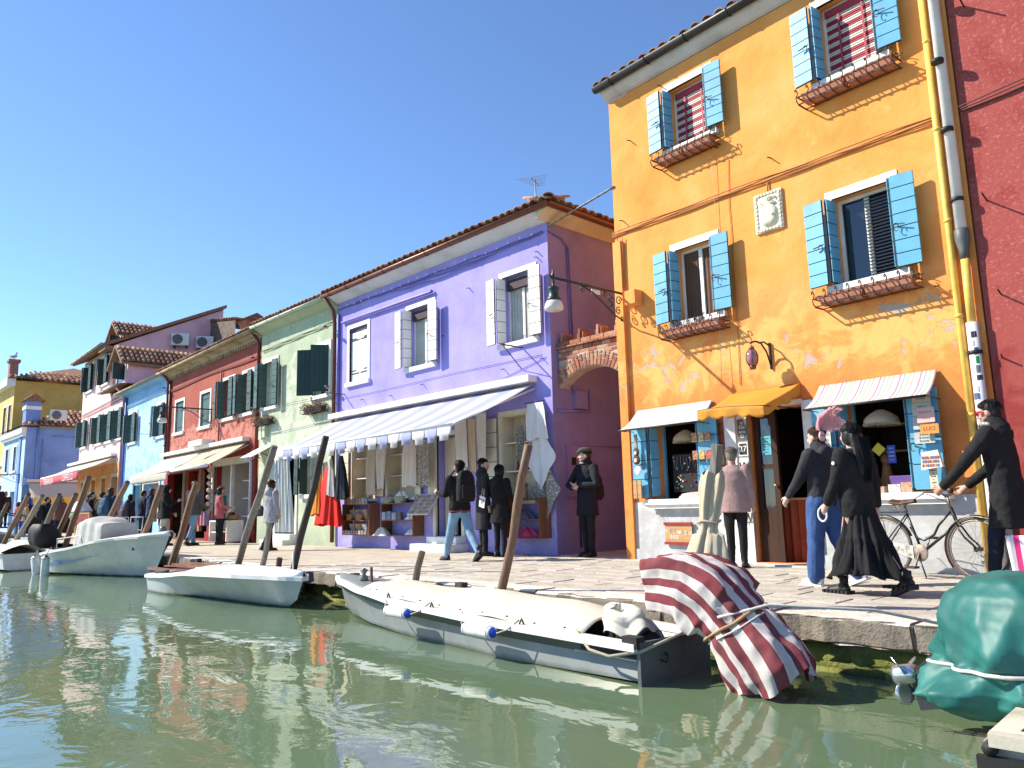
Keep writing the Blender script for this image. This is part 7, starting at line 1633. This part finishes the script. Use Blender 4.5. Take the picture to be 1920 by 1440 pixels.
def lace_lamp(u, z, r, label, c, inn=.12):
    L = empty('lace_lampshade', OH.w(u, -inn, z), OH.ang); tag(L, label, 'lamp shade', 'lace lamp shades'); m = stripes('lace_%s' % c[0], [(1, c[1])], 0, 1, .8, 'Object', .4)
    MB().grid(lambda q, v: (lambda th, s_: (r*s_*math.cos(th), r*s_*math.sin(th), .16*(1-v)**1.0*math.cos(0)-.02*(v > .99)*abs(math.sin(th*14))))(q*6.283, math.sin(math.pi/2*min(1, .12+v))), 84, 10, True).build('shade', m, L, True, None, 0, .004)
    for k in range(28):
        th = k*6.283/28; MB().tube([(r*math.cos(th)+.012*math.cos(t), r*math.sin(th), -.02+.014*math.sin(t)) for t in np.linspace(0,6.28,7,endpoint=False)], .004, 4, True, True).build('lace_loop', m, L)
    MB().tube([(0,0,.15),(0,0,.36)], .004, 4).build('cord', M_iron, L); return L
lace_lamp(1.14, 1.80, .19, 'cream lace lampshade in the left shop window', ('cream', (.62,.52,.34))); lace_lamp(4.12, 1.78, .20, 'white scalloped lace lampshade in the right shop window', ('white', (.62,.58,.48)))
BD_ = put(OH, 'bead_display', 'black stand of coloured beads and pendants in the left shop window', 'display stand', 1.10, -.16, 1.38, MB().box(-.26,-.01,-.36,.34,.01,.22), M_dark)
bc = [(.45,.02,.02),(.05,.10,.40),(.7,.68,.62),(.02,.02,.02),(.55,.25,.04),(.10,.3,.35)]
for i in range(44):
    ell(MB(), (random.uniform(-.24,.32),-.02,random.uniform(-.30,.20)), (.014,.008,.014), None, 8).build('bead', mat('bead_%d' % (i % 6), bc[i % 6], .15, 0), BD_, True)
for i in range(5): MB().tube([(-.22+.12*i,-.02,.20),(-.215+.12*i,-.025,.08),(-.19+.12*i,-.03,-.02),(-.165+.12*i,-.025,.08),(-.16+.12*i,-.02,.20)], .003, 4).build('bead_string', mat('bead_grey', (.3,.3,.3), .3), BD_)
put(OH, 'jewel_tray', 'white tray of black and white trinkets on the left sill', 'tray', 1.28, -.02, .925, MB().add([(-.20,-.10,0),(.22,-.10,0),(.22,.12,0),(-.20,.12,0),(-.12,-.08,.07),(.22,-.08,.08),(.22,.10,.10),(-.12,.10,.09)], [(0,3,2,1),(4,5,6,7),(0,1,5,4),(1,2,6,5),(2,3,7,6),(3,0,4,7)]), stripes('trinkets', [(2,(.66,.65,.62)),(1,(.05,.05,.05)),(2,(.6,.58,.55)),(1,(.3,.05,.05))], 0, .07, .5, 'Object'))
put(OH, 'cork_board', 'tan card leaning inside the left shop window', 'card', 1.30, -.20, 1.08, MB().box(-.14,-.01,-.10,.18,.01,.10), M_card)
GB = empty('guitar_barometer', OH.w(.43,.22,1.46), OH.ang); tag(GB, 'guitar shaped wooden barometer on the left turquoise shutter', 'barometer')
MB().lathe([(.0,0),(.05,.02),(.075,.07),(.06,.12),(.045,.15),(.06,.19),(.055,.24),(.03,.27),(.025,.28)], 20, (0,0,0), (1,.3)).build('body', wood('violin_wood', (.11,.045,.025)), GB, True); MB().box(-.028,-.012,.27,.028,.012,.48).build('neck', mat('neck_grey', (.30,.25,.21), .7), GB)
for zz, r in ((.07,.032),(.185,.028)): MB().lathe([(0,.004),(r,.003),(r,-.004)], 16).build('dial', M_white, GB, True, (0,-.024,zz)).rotation_euler = (R(90),0,0)
put(OH, 'round_mirror', 'small round white mirror on the left turquoise shutter', 'mirror', .47, .235, 1.37, MB().lathe([(0,.0),(.062,.0),(.07,.008),(.066,.016),(0,.018)], 20), M_white, True).rotation_euler = (R(90),0,OH.ang)
for i, u in enumerate((.38,.47)): put(OH, 'thermometer_plaque', 'wooden thermometer plaque on the left turquoise shutter, %s the corner' % ('nearer' if i == 0 else 'farther from'), 'thermometer', u, .225, 1.08, MB().box(-.035,-.01,-.14,.035,.01,.14), M_board, None, 'thermometer plaques')
for r, zz in enumerate((1.80,1.54)):
    for k in range(3): pboard(OH, 'trinket_card', 'trinket on a card, %s row, %s on the right leaf of the left shop window' % (('upper','lower')[r], ('first','second','third')[k]), 'souvenir', 1.55+.115*k, .21, zz, .09, .13, mat('trinket_%d' % (k+3*r), [(.45,.25,.12),(.52,.40,.22),(.40,.20,.10),(.38,.16,.09),(.50,.36,.10),(.45,.10,.06)][k+3*r], .7, .4, 30), None, group='trinket cards')
pboard(OH, 'red_poster_board', 'rust red board between the left shop window and door', 'board', 1.83, .012, 1.80, .24, .38, mat('rust_board', (.30,.10,.05), .8, .4, 6)); 
for k in range(2): put(OH, 'wall_box', 'brown wooden box on the wall left of the door, %s one' % ('upper','lower')[k], 'box', 1.84, .0, 1.38-.18*k, MB().box(-.09,-.08,0,.09,0,.15), M_board, None, 'wall boxes')
pboard(OH, 'blue_notice', 'turquoise paper notice on the glass of the open door', 'notice', 2.51, -.115, 1.62, .15, .26, mat('turquoise_paper', (.10,.40,.48), .8, .05), 'ORARIO|aperto|ogni giorno|dalle 10|alle 18|grazie', M_iron, .028, .004)
RC = put(OH, 'red_counter', 'counter draped in rust red cloth inside the doorway', 'counter', 2.90, -.34, 0, MB().grid(lambda u, v: (-.36+.75*u, .0-.02*math.sin(u*40), .86*v), 60, 4), fabric('rust_cloth', (.34,.075,.03)), True); MB().box(-.38,-.03,.86,.40,.5,.89).build('counter_top', M_board, RC)
pboard(OH, 'white_notice', 'white notice with dark script on the turquoise leaf beside the door', 'notice', 3.56, .235, 1.70, .15, .46, M_paper, 'ART|lace|&|music|glass|open', M_iron, .06, .004)
SG = [(2.02,.20,.16,'wood','ciao bella|venezia'),(1.86,.21,.15,'grey','love is|a song'),(1.70,.22,.14,'grey','Guarda|Burano'),(1.53,.22,.13,'grey','friends|& music|forever')]
for i, (z, w, h, k, s_) in enumerate(SG): pboard(OH, 'slogan_plaque', 'lettered plaque on the right turquoise leaf, number %s from the top' % ('one','two','three','four')[i], 'plaque', 4.74, .20+.004*i, z, w, h, mat('plaque_wood' if k == 'wood' else 'plaque_grey', (.50,.46,.36) if k == 'wood' else (.42,.44,.42), .8, .1), s_, M_iron, .035, group='slogan plaques')
pboard(OH, 'pink_plaque', 'pale pink plaque hanging on a cord before the right turquoise leaf', 'plaque', 4.80, .27, 1.78, .19, .17, mat('plaque_pink', (.62,.40,.36), .8, .08), 'Benvenuti|Musica', mat('brick_ink', (.40,.12,.08), .8, 0), .034); pboard(OH, 'orange_plaque', 'orange plaque lettered LUCI hanging below the pink one', 'plaque', 4.83, .28, 1.62, .20, .11, mat('plaque_orange', (.60,.26,.06), .8, .08), 'LUCI', mat('dark_red_ink', (.25,.03,.02), .8, 0), .06)
SBg2 = put(OH, 'charm_bag', 'small white bag with rows of coloured charms on the right turquoise leaf', 'bag', 4.80, .27, 1.28, MB().add([(-.10,-.03,-.12),(.13,-.03,-.09),(.13,.03,-.09),(-.10,.03,-.12),(-.09,-.02,.08),(.09,-.02,.10),(.09,.02,.10),(-.09,.02,.08)], [(0,3,2,1),(4,5,6,7),(0,1,5,4),(1,2,6,5),(2,3,7,6),(3,0,4,7)]), M_paper)
for r in range(3):
    for k in range(7): MB().box(-.085+.027*k,-.034,-.085+.045*r,-.068+.027*k,-.029,-.055+.045*r).build('charm', mat('charm_%d' % ((r+k) % 4), [(.5,.05,.06),(.55,.33,.05),(.07,.15,.4),(.35,.15,.10)][(r+k) % 4], .5, 0), SBg2)
pboard(OH, 'price_list', 'narrow cream price list low on the right turquoise leaf', 'notice', 4.80, .24, 1.07, .085, .24, mat('cream_paper', (.62,.55,.38), .8, .05), 'collane|8|anelli|6|spille|4', M_iron, .026, .004)
DM = pboard(OH, 'yellow_diamond_notice', 'yellow diamond shaped notice on the right shop glass', 'notice', 4.02, -.20, 1.46, .12, .12, mat('yellow_card', (.58,.46,.05), .7, .05)); DM.rotation_euler = (0, R(45), OH.ang)
pboard(OH, 'blue_hours_notice', 'blue opening hours notice on the right shop glass', 'notice', 4.17, -.20, 1.39, .10, .22, mat('blue_card', (.03,.06,.34), .6, .05), '10-13|14-18|DOM|11-17', M_white, .026, .004)
put(OH, 'violet_box', 'violet lettered box lid standing on the right sill', 'box', 4.38, .02, 1.02, MB().obox((0,0,0),(1,0,0),(0,1,.4),(0,-.4,1),.15,.01,.10), mat('violet_card', (.18,.10,.36), .6, .15, 8))
for k, (u, w, c) in enumerate(((4.10,.16,(.42,.30,.20)),(4.30,.14,(.58,.55,.50)),(4.44,.12,(.55,.30,.18)))): put(OH, 'craft_box', ('tan open box of trinkets on the right sill','white craft box in the middle of the right sill','orange patterned box at the end of the right sill')[k], 'box', u, .06, .922, MB().box(-w/2,-.06,0,w/2,.06,.075+.02*k), mat('craft_%d' % k, c, .7, .35, 25), None, 'craft boxes')
MB_ = put(OH, 'hanging_puppet', 'brown carved puppet hanging inside the right shop window', 'puppet', 3.98, -.45, 1.0, ell(ell(limb(MB(), [(0,0,0),(0,0,.25)], [.09,.05]), (0,0,.34), (.06,.06,.08)), (.02,0,.06), (.12,.08,.10)), wood('puppet_wood', (.30,.14,.05)), True)
for k in range(3): put(OH, 'room_shelf', 'dark shelf inside the right shop, %s' % ('lowest','middle','highest')[k], 'shelf', 4.3, -1.0, 1.1+.35*k, MB().box(-.6,-.1,0,.55,.1,.03), M_board, None, 'room shelves')

# ------------------------------------------------------------------ goods of the violet shop
def hung(name, label, cat, u, d, z1, w, h, m, folds=4, flare=.15, sk=0, group=None, amp=.02, neck=.5, hook=True):
    """a garment or cloth hanging in soft folds"""
    def f(q, v):
        ww = w*(neck+(1-neck)*min(1, v*4))*(1+flare*v); x = ww*(q-.5)+sk*v; a = amp*min(1, v*3)
        return (x, -a*math.sin(q*math.pi*2*folds+v*2)-.3*a*math.sin(q*math.pi*5*folds+v*5), -h*v-.02*math.sin(q*9)*(v > .95))
    o = put(VH, name, label, cat, u, d, z1, MB().grid(f, 50, 24), m, True, group)
    md = o.modifiers.new('solid', 'SOLIDIFY'); md.thickness = .008
    if hook: MB().tube([(-.08,0,-.02),(0,0,.03),(0,0,.07),(.02,0,.09)], .004, 4).build('hanger', M_iron, o)
    return o
def dress(name, label, u, d, z1, w, h, m, seed=0):
    def f(q, v):
        th = q*2*math.pi; r = w*(.30+.20*min(1, v*3)+.5*v**1.1)*.5; k = .06+.12*v
        fo = 1+k*math.sin(th*5+seed)+k*.6*math.sin(th*11+v*3+seed)
        return (r*fo*math.cos(th)+.04*v, r*fo*.45*math.sin(th), -h*v*(1+.03*math.sin(th*2+seed)))
    o = put(VH, name, label, 'dress', u, d, z1, MB().grid(f, 80, 26, True), m, True, 'dresses on hangers'); MB().tube([(-.09,0,-.03),(0,0,.03),(0,0,.09),(.02,0,.11)], .004, 4).build('hanger', M_iron, o); return o
dress('orange_dress', 'orange dress hanging behind the red dress', .22, .62, 1.88, .52, 1.10, fabric('orange_silk', (.62,.22,.02), .7), 1)
dress('red_dress', 'long bright red dress hanging at the violet house corner', .62, .55, 1.90, .90, 1.36, fabric('red_silk', (.66,.020,.012), .65), 2)
dress('grey_skirt', 'slim pale grey skirt between the red and black garments', .88, .66, 2.06, .32, .85, fabric('grey_satin', (.38,.39,.40), .5), 3)
dress('black_dress', 'black dress with grey stripes beside the red dress', 1.22, .60, 2.12, .48, .98, fabric('black_satin', (.012,.012,.013), .45), 4)
M_lin = fabric('linen', (.60,.56,.50), .9, .05, .3); M_beige = fabric('beige_linen', (.50,.44,.36), .9, .05, .3); M_wlin = fabric('white_linen', (.68,.68,.66), .9, .04, .3)
M_lace = lace_mat('lace_print', (.58,.55,.48), 26)
hung('linen_tunic', 'grey linen tunic hanging in the first display window', 'tunic', 1.92, .22, 2.40, .34, 1.20, M_beige, 3)
hung('white_blouse', 'cross-front white blouse hanging beside the grey tunic', 'blouse', 2.36, .25, 2.38, .42, 1.05, M_lin, 3, -.35)
hung('lace_dress', 'pale lace dress hanging over the second display window', 'dress', 3.48, .28, 2.36, .46, 1.02, M_lin, 3)
hung('crochet_dress', 'crochet dress with openwork rows near the shop door', 'dress', 3.98, .26, 2.30, .36, .98, M_lace, 2, .05)
hung('lace_runner', 'white runner hanging beside the open shop door', 'table runner', 5.22, .30, 2.60, .36, 1.05, M_lin, 1, 0, .06, amp=.01, neck=1, hook=False); hung('beige_runner', 'beige embroidered runner hanging next to the white one', 'table runner', 5.48, .27, 2.60, .30, 1.05, fabric('tan_linen', (.52,.40,.28)), 1, 0, .04, amp=.01, neck=1, hook=False)
hung('bordered_runner', 'white runner with tan border left of the display window', 'table runner', 5.76, .25, 2.68, .34, 1.0, M_lin, 1, 0, -.02, amp=.008, neck=1, hook=False)
def square_cloth(name, label, u, d, z, s_, m, border=None):
    """a square cloth pinned by one corner so that it hangs as a diamond"""
    def f(q, v):
        x = (q-.5)*2; y = (v-.5)*2; X = (x+y)*.5*s_*.62; Z = (x-y)*.5*s_
        return (X, -.03*math.sin(X*16+Z*3)*(1-abs(Z)/s_)-.012*math.sin(X*33), Z)
    o = put(VH, name, label, 'tablecloth', u, d, z, MB().grid(f, 30, 30), m, True, 'pinned tablecloths'); o.modifiers.new('solid', 'SOLIDIFY').thickness = .006; return o
square_cloth('lace_tablecloth', 'grey lace square hanging lowest at the violet corner', 7.33, .10, 1.14, .54, M_lace)
square_cloth('white_tablecloth', 'plain white square hanging in the middle at the violet corner', 7.28, .17, 1.72, .60, M_wlin)
hung('white_shawl', 'white embroidered cloth pinned at the top of the violet corner', 'tablecloth', 7.22, .21, 2.70, .44, .66, M_wlin, 2, .25, .05, 'pinned tablecloths', .02, .9, False)
MB_r = VH.part(MB().tube([(6.95,-.2,2.72),(7.45,-.2,2.72)], .008, 6), 'hanging_rail', M_iron, True)
def rack(u0, u1, label, ztop=.98, z0=.30, d=.30, mids=(.62,)):
    K = empty('shelf_unit', VH.w((u0+u1)/2, 0, 0), VH.ang); tag(K, label, 'shelf unit', 'brown shelf units'); w = (u1-u0)/2; m = wood('shelf_wood', (.20,.085,.035), 2, .5, .7)
    for u in (-w, w-.022): MB().box(u,-d,z0,u+.022,-.01,ztop+.03).build('side', m, K)
    for z in (z0, *mids, ztop): MB().box(-w+.024,-d+.004,z,w-.024,-.012,z+.02).build('shelf', m, K)
    return K
rack(.80,1.95,'brown shelf unit of prints under the first display window'); rack(2.42,3.62,'brown shelf unit with baskets under the second display window'); rack(6.45,7.35,'brown shelf unit under the corner display window')
prints = [(.16,.26,.36),(.40,.26,.18),(.30,.34,.38),(.45,.38,.30)]
def frame_pic(u, z, w, h, label, c, g='framed prints', d=.20):
    o = put(VH, 'framed_print', label, 'picture', u, d, z, MB().obox((0,0,h/2),(1,0,0),(0,1,.25),(0,-.25,1),w/2,.008,h/2), M_board, None, g); MB().obox((0,-.010,h/2-.002),(1,0,0),(0,1,.25),(0,-.25,1),w/2-.02,.004,h/2-.02).build('print', mat('print_%d' % int(c[0]*100), c, .5, .7, 18, 0), o); return o
k = 0
for z, row in ((.32,'bottom'),(.64,'middle')):
    for u, nm in ((1.12,'left'),(1.38,'middle'),(1.64,'right')): frame_pic(u, z, .22, .24, 'framed print, %s of the %s shelf of the first unit' % (nm, row), prints[k % 4]); k += 1
def small_goods(name, label, cat, K, u, z, n, step, w, h, cols, d=.27, dd=.03, g=None):
    for i in range(n): put(VH, name, label, cat, u+step*i, d, z, MB().box(-w/2,-dd,0,w/2,0,h*(1+.1*math.sin(i*2.1))), mat('goods_%s_%d' % (name, i % len(cols)), cols[i % len(cols)], .5, .4, 30, 0), None, g or name)
CC = [(.42,.22,.15),(.35,.30,.28),(.50,.36,.28),(.20,.26,.34)]
small_goods('picture_magnet', 'small picture magnet along the bottom shelf of the first unit', 'magnet', None, .90, .32, 9, .115, .085, .085, CC, .295); small_goods('postcard_pack', 'postcard pack standing on top of the first unit', 'postcard', None, .92, 1.0, 8, .125, .10, .14, CC, .26)
small_goods('boxed_souvenir', 'boxed souvenir on the middle shelf of the second unit', 'souvenir', None, 2.56, .64, 4, .19, .14, .17, [(.30,.36,.42),(.16,.22,.34),(.30,.36,.42),(.10,.08,.07)], .26, .06)
def basket(u, z, d, w, label, m):
    o = put(VH, 'basket', label, 'basket', u, d, z, MB().lathe([(.0,0),(.8*w,0),(w,.13),(w*.95,.14),(.78*w,.02)], 20, (0,0,0), (1,.65)), m, True, 'baskets')
    return o
M_wick = stripes('wicker', [(1,(.40,.22,.12)),(1,(.24,.12,.06))], 2, .02, .8, 'Object'); M_gbask = stripes('green_wicker', [(1,(.26,.32,.24)),(1,(.16,.20,.15))], 2, .03, .8, 'Object')
for u, l in ((1.06,'small wicker basket on the first unit, left one'),(1.48,'small wicker basket on the first unit, right one')): basket(u, .645, .24, .13, l, M_wick)
for u, l in ((2.60,'pale green basket on the second unit nearer the dresses'),(3.05,'pale green basket on the second unit holding white cloths')): basket(u, 1.0, .20, .21, l, M_gbask)
def heap(u, z, d, r, label, m, seed):
    o = put(VH, 'folded_cloth', label, 'cloth', u, d, z, MB().grid(lambda q, v: (lambda th, rr: (rr*math.cos(th)*1.3*(1+.15*math.sin(th*5+seed)), rr*math.sin(th)*.6, .10*(1-v**2)*(1+.3*math.sin(th*4+seed))*(r/.15)))(q*6.283, r*v+.001), 36, 10, True), m, True, 'heaps of cloths')
    return o
heap(3.05,1.10,.20,.18,'white cloths heaped in the green basket', M_wlin, 1); heap(3.40,.645,.22,.13,'white lace heap on the second unit middle shelf', M_wlin, 2); heap(3.42,.325,.22,.14,'white lace heap on the second unit bottom shelf', M_wlin, 3); heap(2.45,.30,.30,.22,'cream lace bundle hanging off the second unit', M_lin, 4); heap(2.62,1.09,.2,.12,'pink cloth heap in the green basket', fabric('rose_cloth', (.50,.14,.18)), 5)
heap(6.85,.64,.2,.2,'folded dark cloths on the corner shelf unit', fabric('slate_cloth', (.12,.12,.16)), 6); heap(6.95,.33,.22,.2,'folded pink cloths low on the corner shelf unit', fabric('hot_pink', (.55,.05,.14)), 7)
PB = empty('postcard_board', VH.w(3.98,.30,.95)); tag(PB, 'slanted board of postcards beside the shop door', 'postcard stand')
MB().obox((0,0,0),(1,0,0),(0,.42,.55),(0,-.55,.42),.36,.26,.010).build('board', M_lin, PB)
for r in range(5):
    for c in range(6):
        y_, z_ = (r-2)*.095*.42/.69, (r-2)*.095*.55/.69; MB().obox((-.29+.116*c, y_-.009, z_+.007),(1,0,0),(0,.42,.55),(0,-.55,.42),.050,.042,.003).build('postcard', mat('postcard_%d' % ((r*2+c) % 5), [(.40,.28,.20),(.20,.22,.26),(.45,.40,.34),(.42,.22,.08),(.26,.30,.24)][(r*2+c) % 5], .4, .6, 40, 0), PB)
# masks and figurines in the niches
def carnival_mask(u, z, label, c, hat=None):
    K = empty('carnival_mask', VH.w(u,-.16,z)); tag(K, label, 'mask', 'carnival masks'); ell(MB(), (0,0,.09), (.062,.04,.085)).build('face', mat('mask_%d' % int(c[0]*100), c, .35, .05), K, True); limb(MB(), [(0,-.03,.10),(0,-.048,.075)], [.010,.013], 8).build('nose', MATS['mask_%d' % int(c[0]*100)], K, True)
    for sg in (-1,1): ell(MB(), (sg*.026,-.036,.11), (.016,.008,.009), None, 8).build('eye_hole', M_dark, K, True)
    if hat: ell(ell(MB(), (0,.0,.185), (.10,.07,.02)), (0,0,.205), (.065,.055,.035)).build('hat', mat('hat_%d' % int(hat[0]*100), hat, .7), K, True)
carnival_mask(1.22, 1.62, 'white mask with a black tricorn low in the first window', (.66,.64,.58), (.014,.013,.013)); carnival_mask(1.20, 2.22, 'pale gilt mask at the top of the first window', (.50,.44,.32)); carnival_mask(1.24, 1.14, 'white ruffed mask at the bottom of the first window', (.60,.57,.50))
def figurine(u, z, label, c, H=VH, d=-.17):
    K = put(H, 'glass_figurine', label, 'figurine', u, d, z, limb(ell(limb(MB(), [(0,0,.0),(.01,0,.12),(-.01,0,.24)], [.04,.028,.018]), (0,0,.27), (.03,.03,.035)), [(-.02,0,.16),(.07,-.02,.26)], [.012,.008]), mat('figurine_%d' % int(c[0]*100), c, .3, .2), True, 'figurines'); return K
figurine(2.95,1.62,'gilt jester figurine in the second window',(.46,.24,.08)); figurine(6.35,1.53,'dark red violin figurine in the corner window',(.16,.035,.02)); figurine(6.60,1.53,'brown violin figurine next to the red one',(.20,.07,.03)); figurine(6.42,.99,'tall red figurine at the bottom of the corner window',(.30,.06,.04)); figurine(6.62,2.06,'rust figurine on the top shelf of the corner window',(.28,.13,.07)); figurine(6.55,1.0,'amber figurine at the bottom of the corner window',(.38,.20,.08))
hung('crochet_scarf', 'crochet scarf hanging from a branch in the corner window', 'scarf', 6.55, -.06, 2.42, .22, .70, M_lace, 2, -.3); 

# ------------------------------------------------------------------ goods of the terracotta shop and street furniture beyond
def tput(name, label, cat, u, d, z, mb, m, smooth=None, group=None): return put(TH, name, label, cat, u, d, z, mb, m, smooth, group)
for k in range(7): tput('paper_roll', 'white rolled parasol hung beside the white shop frame, number %s down' % ('one','two','three','four','five','six','seven')[k], 'roll', -4.45+.02*math.sin(k), .12, 2.28-.22*k, MB().tube([(-.12,0,0),(.12,-.1,0)], .075, 12), M_paper, True, 'hanging white rolls')
gd = [((.30,.26,.20),-2.7),((.10,.08,.10),-2.3),((.06,.12,.09),-1.9),((.45,.08,.10),-2.5),((.42,.40,.34),-2.05),((.35,.15,.10),-1.75)]
for i, (c, u) in enumerate(gd): tput('handbag', ('tan','plum','dark green','crimson','cream','rust')[i]+' bag on the shelves of the white shop', 'bag', u, -.52, .78+.55*(i % 3), ell(MB(), (0,0,.13), (.20,.10,.14)), mat('bag_%d' % i, c, .7, .3, 12), True, 'bags on the shop shelves')
tput('white_table', 'low white display table in front of the white shop', 'table', -2.2, .40, 0, MB().box(-.75,-.25,.62,.65,.25,.66).box(-.75,-.25,.05,-.70,.25,.62).box(.60,-.25,.05,.65,.25,.62).box(-.7,-.22,.30,.6,.22,.33), M_white); tput('woven_tray', 'woven tray of scarves on the white display table', 'tray', -1.9, .40, .66, MB().lathe([(0,0),(.3,0),(.36,.16),(.33,.16),(.28,.02)], 18, (0,0,0), (1,.6)), M_card, True)
for k in range(4): tput('scarf_pile', ('black','pink','white','green')[k]+' scarf on the white display table', 'scarf', -1.95-.16*k, .38, .78+.02*(k % 2), ell(MB(), (0,0,.06), (.16,.12,.07)), fabric('scarf_%d' % k, [(.02,.02,.02),(.55,.08,.15),(.6,.6,.58),(.05,.14,.09)][k]), True, 'scarves on the table')
for k in range(3): tput('red_flower_stand', 'rack of red and pink handbags, %s part' % ('left','middle','right')[k], 'bag rack', -4.9+.28*k, .25, .5, MB().grid(lambda q, v: (lambda th: (.13*math.cos(th)*(1+.3*math.sin(th*3)), .1*math.sin(th), .45*v))(q*6.283), 20, 5, True), fabric('flower_%d' % k, [(.45,.06,.10),(.50,.20,.26),(.30,.20,.30)][k]), True, 'handbag racks')
IC = empty('ice_cream_cone', (-28.6,7.2,0)); tag(IC, 'giant ice cream cone display with green and white scoops', 'display cone'); MB().lathe([(.05,.05),(.28,.75),(.30,.80)], 18).build('cone', stripes('waffle', [(1,(.60,.36,.08)),(1,(.48,.26,.05))], 2, .08, .8, 'Object'), IC, True); MB().lathe([(.30,.80),(.34,.90),(.32,1.02),(.25,1.08)], 18).build('scoop', mat('pistachio', (.30,.36,.20), .6, .1), IC, True); MB().lathe([(.36,1.04),(.34,1.10),(.20,1.30),(.0,1.50)], 8).build('whipped_top', M_white, IC, False)
MB2 = empty('menu_board', (-27.5,7.0,0), R(8)); tag(MB2, 'red menu board in a wooden frame below the ice cream cone', 'menu board'); MB().box(-.45,-.02,.15,.45,.02,.95).build('panel', mat('menu_red', (.28,.05,.03), .5, .6, 7, 0), MB2); MB().box(-.50,-.03,.10,-.45,.03,1.0).box(.45,-.03,.10,.50,.03,1.0).box(-.45,-.03,.95,.45,.03,1.0).box(-.45,-.03,.10,.45,.03,.15).build('frame', M_board, MB2)
for k in range(2):
    CHr = empty('cafe_chair', (-24.0-1.0*k, 7.4, 0), R(40+30*k)); tag(CHr, 'white metal cafe chair behind the speedboat, %s one' % ('nearer','farther')[k], 'chair', 'cafe chairs'); MB().box(-.2,-.2,.43,.2,.2,.46).build('seat', M_white, CHr); MB().tube([(-.19,.2,.45),(-.19,.24,.82),(.19,.24,.82),(.19,.2,.45)], .014, 6).build('backrest', M_white, CHr, True)
    for sx in (-.18,.18):
        for sy in (-.18,.18): MB().tube([(sx,sy,.44),(sx*1.1,sy*1.1,0)], .012, 6).build('leg', M_white, CHr)
# brick footbridge at the left edge
BR = empty('brick_bridge', (-41,6.9,0)); tag(BR, 'brick footbridge with blue iron railing at the left edge', 'bridge')
t = NT('bridge_brick'); b_ = t.n.new('ShaderNodeTexBrick'); t.l.new(t.coord('Object', (1,1,1), (R(90),0,R(90))), b_.inputs['Vector']); b_.inputs['Scale'].default_value = 1; b_.inputs['Brick Width'].default_value = .26; b_.inputs['Row Height'].default_value = .075; b_.inputs['Mortar Size'].default_value = .008; b_.inputs['Color1'].default_value = (.24,.085,.055,1); b_.inputs['Color2'].default_value = (.30,.12,.08,1); b_.inputs['Mortar'].default_value = (.30,.25,.2,1); t.base(b_.outputs['Color']); t.rough(.9, .2); MBR = t.m
arch = [(1.0,-1.2),(1.0,.02)]+[(1.0-9*k/18, .02+1.15*math.sin(math.pi*min(.5, k/18*.62))) for k in range(1,19)]+[(-8.0,-1.2)]
MB().prism([(p[0], p[1]) for p in arch], 0, -.9, .9).build('deck', MBR, BR)
for s_ in (-.9,.9):
    MB().tube([(s_, 1.0-9*k/18, .95+1.15*math.sin(math.pi*min(.5, k/18*.62))) for k in range(19)], .03, 6).build('hand_rail', mat('rail_blue', (.06,.09,.16), .5), BR, True); MB().tube([(s_, 1.0-9*k/18, .5+1.15*math.sin(math.pi*min(.5, k/18*.62))) for k in range(19)], .02, 6).build('mid_rail', MATS['rail_blue'], BR, True)
    for k in range(0,19,2): z = 1.15*math.sin(math.pi*min(.5, k/18*.62)); MB().tube([(s_, 1.0-9*k/18, z),(s_, 1.0-9*k/18, z+.95)], .018, 5).build('baluster', MATS['rail_blue'], BR)
    MB().tube([(s_+.02, 1.0-9*k/18, .03+1.15*math.sin(math.pi*min(.5, k/18*.62))) for k in range(19)], .07, 6).build('stone_edge', M_kerb, BR, True)
person('person in black on the bridge at the left edge', -41, 6.95, 1.70, -60, BLK, NAVY, 'black', 'short', .4, 1, vox=.018, seed=301, z=.62, bulk=1.2); person('person in a maroon coat and glasses on the bridge', -41.2, 7.25, 1.62, -70, (.06,.02,.03), BLK, 'brown', 'bob', .4, 1, vox=.018, seed=311, z=.45, bulk=1.2)
# gull on the far chimney
SGl = empty('seagull', (-60.7,10.55,11.6), R(-70)); tag(SGl, 'seagull perched on the far brick chimney', 'bird')
g = MB(); limb(g, [(0,-.22,.20),(0,0,.24),(0,.18,.34)], [.05,.13,.08]); ell(g, (0,.24,.46), (.07,.08,.075)); limb(g, [(0,.20,.32),(0,.24,.44)], [.07,.06]); limb(g, [(0,.30,.46),(0,.40,.44)], [.02,.01]); solidify_body(g, 'body', mat('gull_white', (.6,.6,.6), .8), SGl, .02); 
for sg in (-1,1): ell(MB(), (sg*.10,-.10,.26), (.03,.30,.08)).build('wing', mat('gull_grey', (.20,.21,.23), .8), SGl, True); MB().tube([(sg*.05,0,.14),(sg*.05,0,0)], .012, 5).build('leg', M_board, SGl)
# ------------------------------------------------------------------ turn lettering and remeshed figures into plain meshes
bpy.context.view_layer.update()
dg = bpy.context.evaluated_depsgraph_get()
for (tmp, name, m, parent, loc, rot) in TEXTS:
    me = bpy.data.meshes.new_from_object(tmp.evaluated_get(dg)); me.name = name; me.materials.clear(); me.materials.append(m)
    o = bpy.data.objects.new(name, me); COL.objects.link(o); o.parent = parent; o.location = loc; o.rotation_euler = rot
for (o, fn) in (REMESH if 'REMESH' in globals() else []):
    me = bpy.data.meshes.new_from_object(o.evaluated_get(dg)); old = o.data; o.modifiers.clear(); o.data = me
    if fn: fn(me)
    me.polygons.foreach_set('use_smooth', [True]*len(me.polygons)); me.update()
for t_ in TEXTS: bpy.data.objects.remove(t_[0])
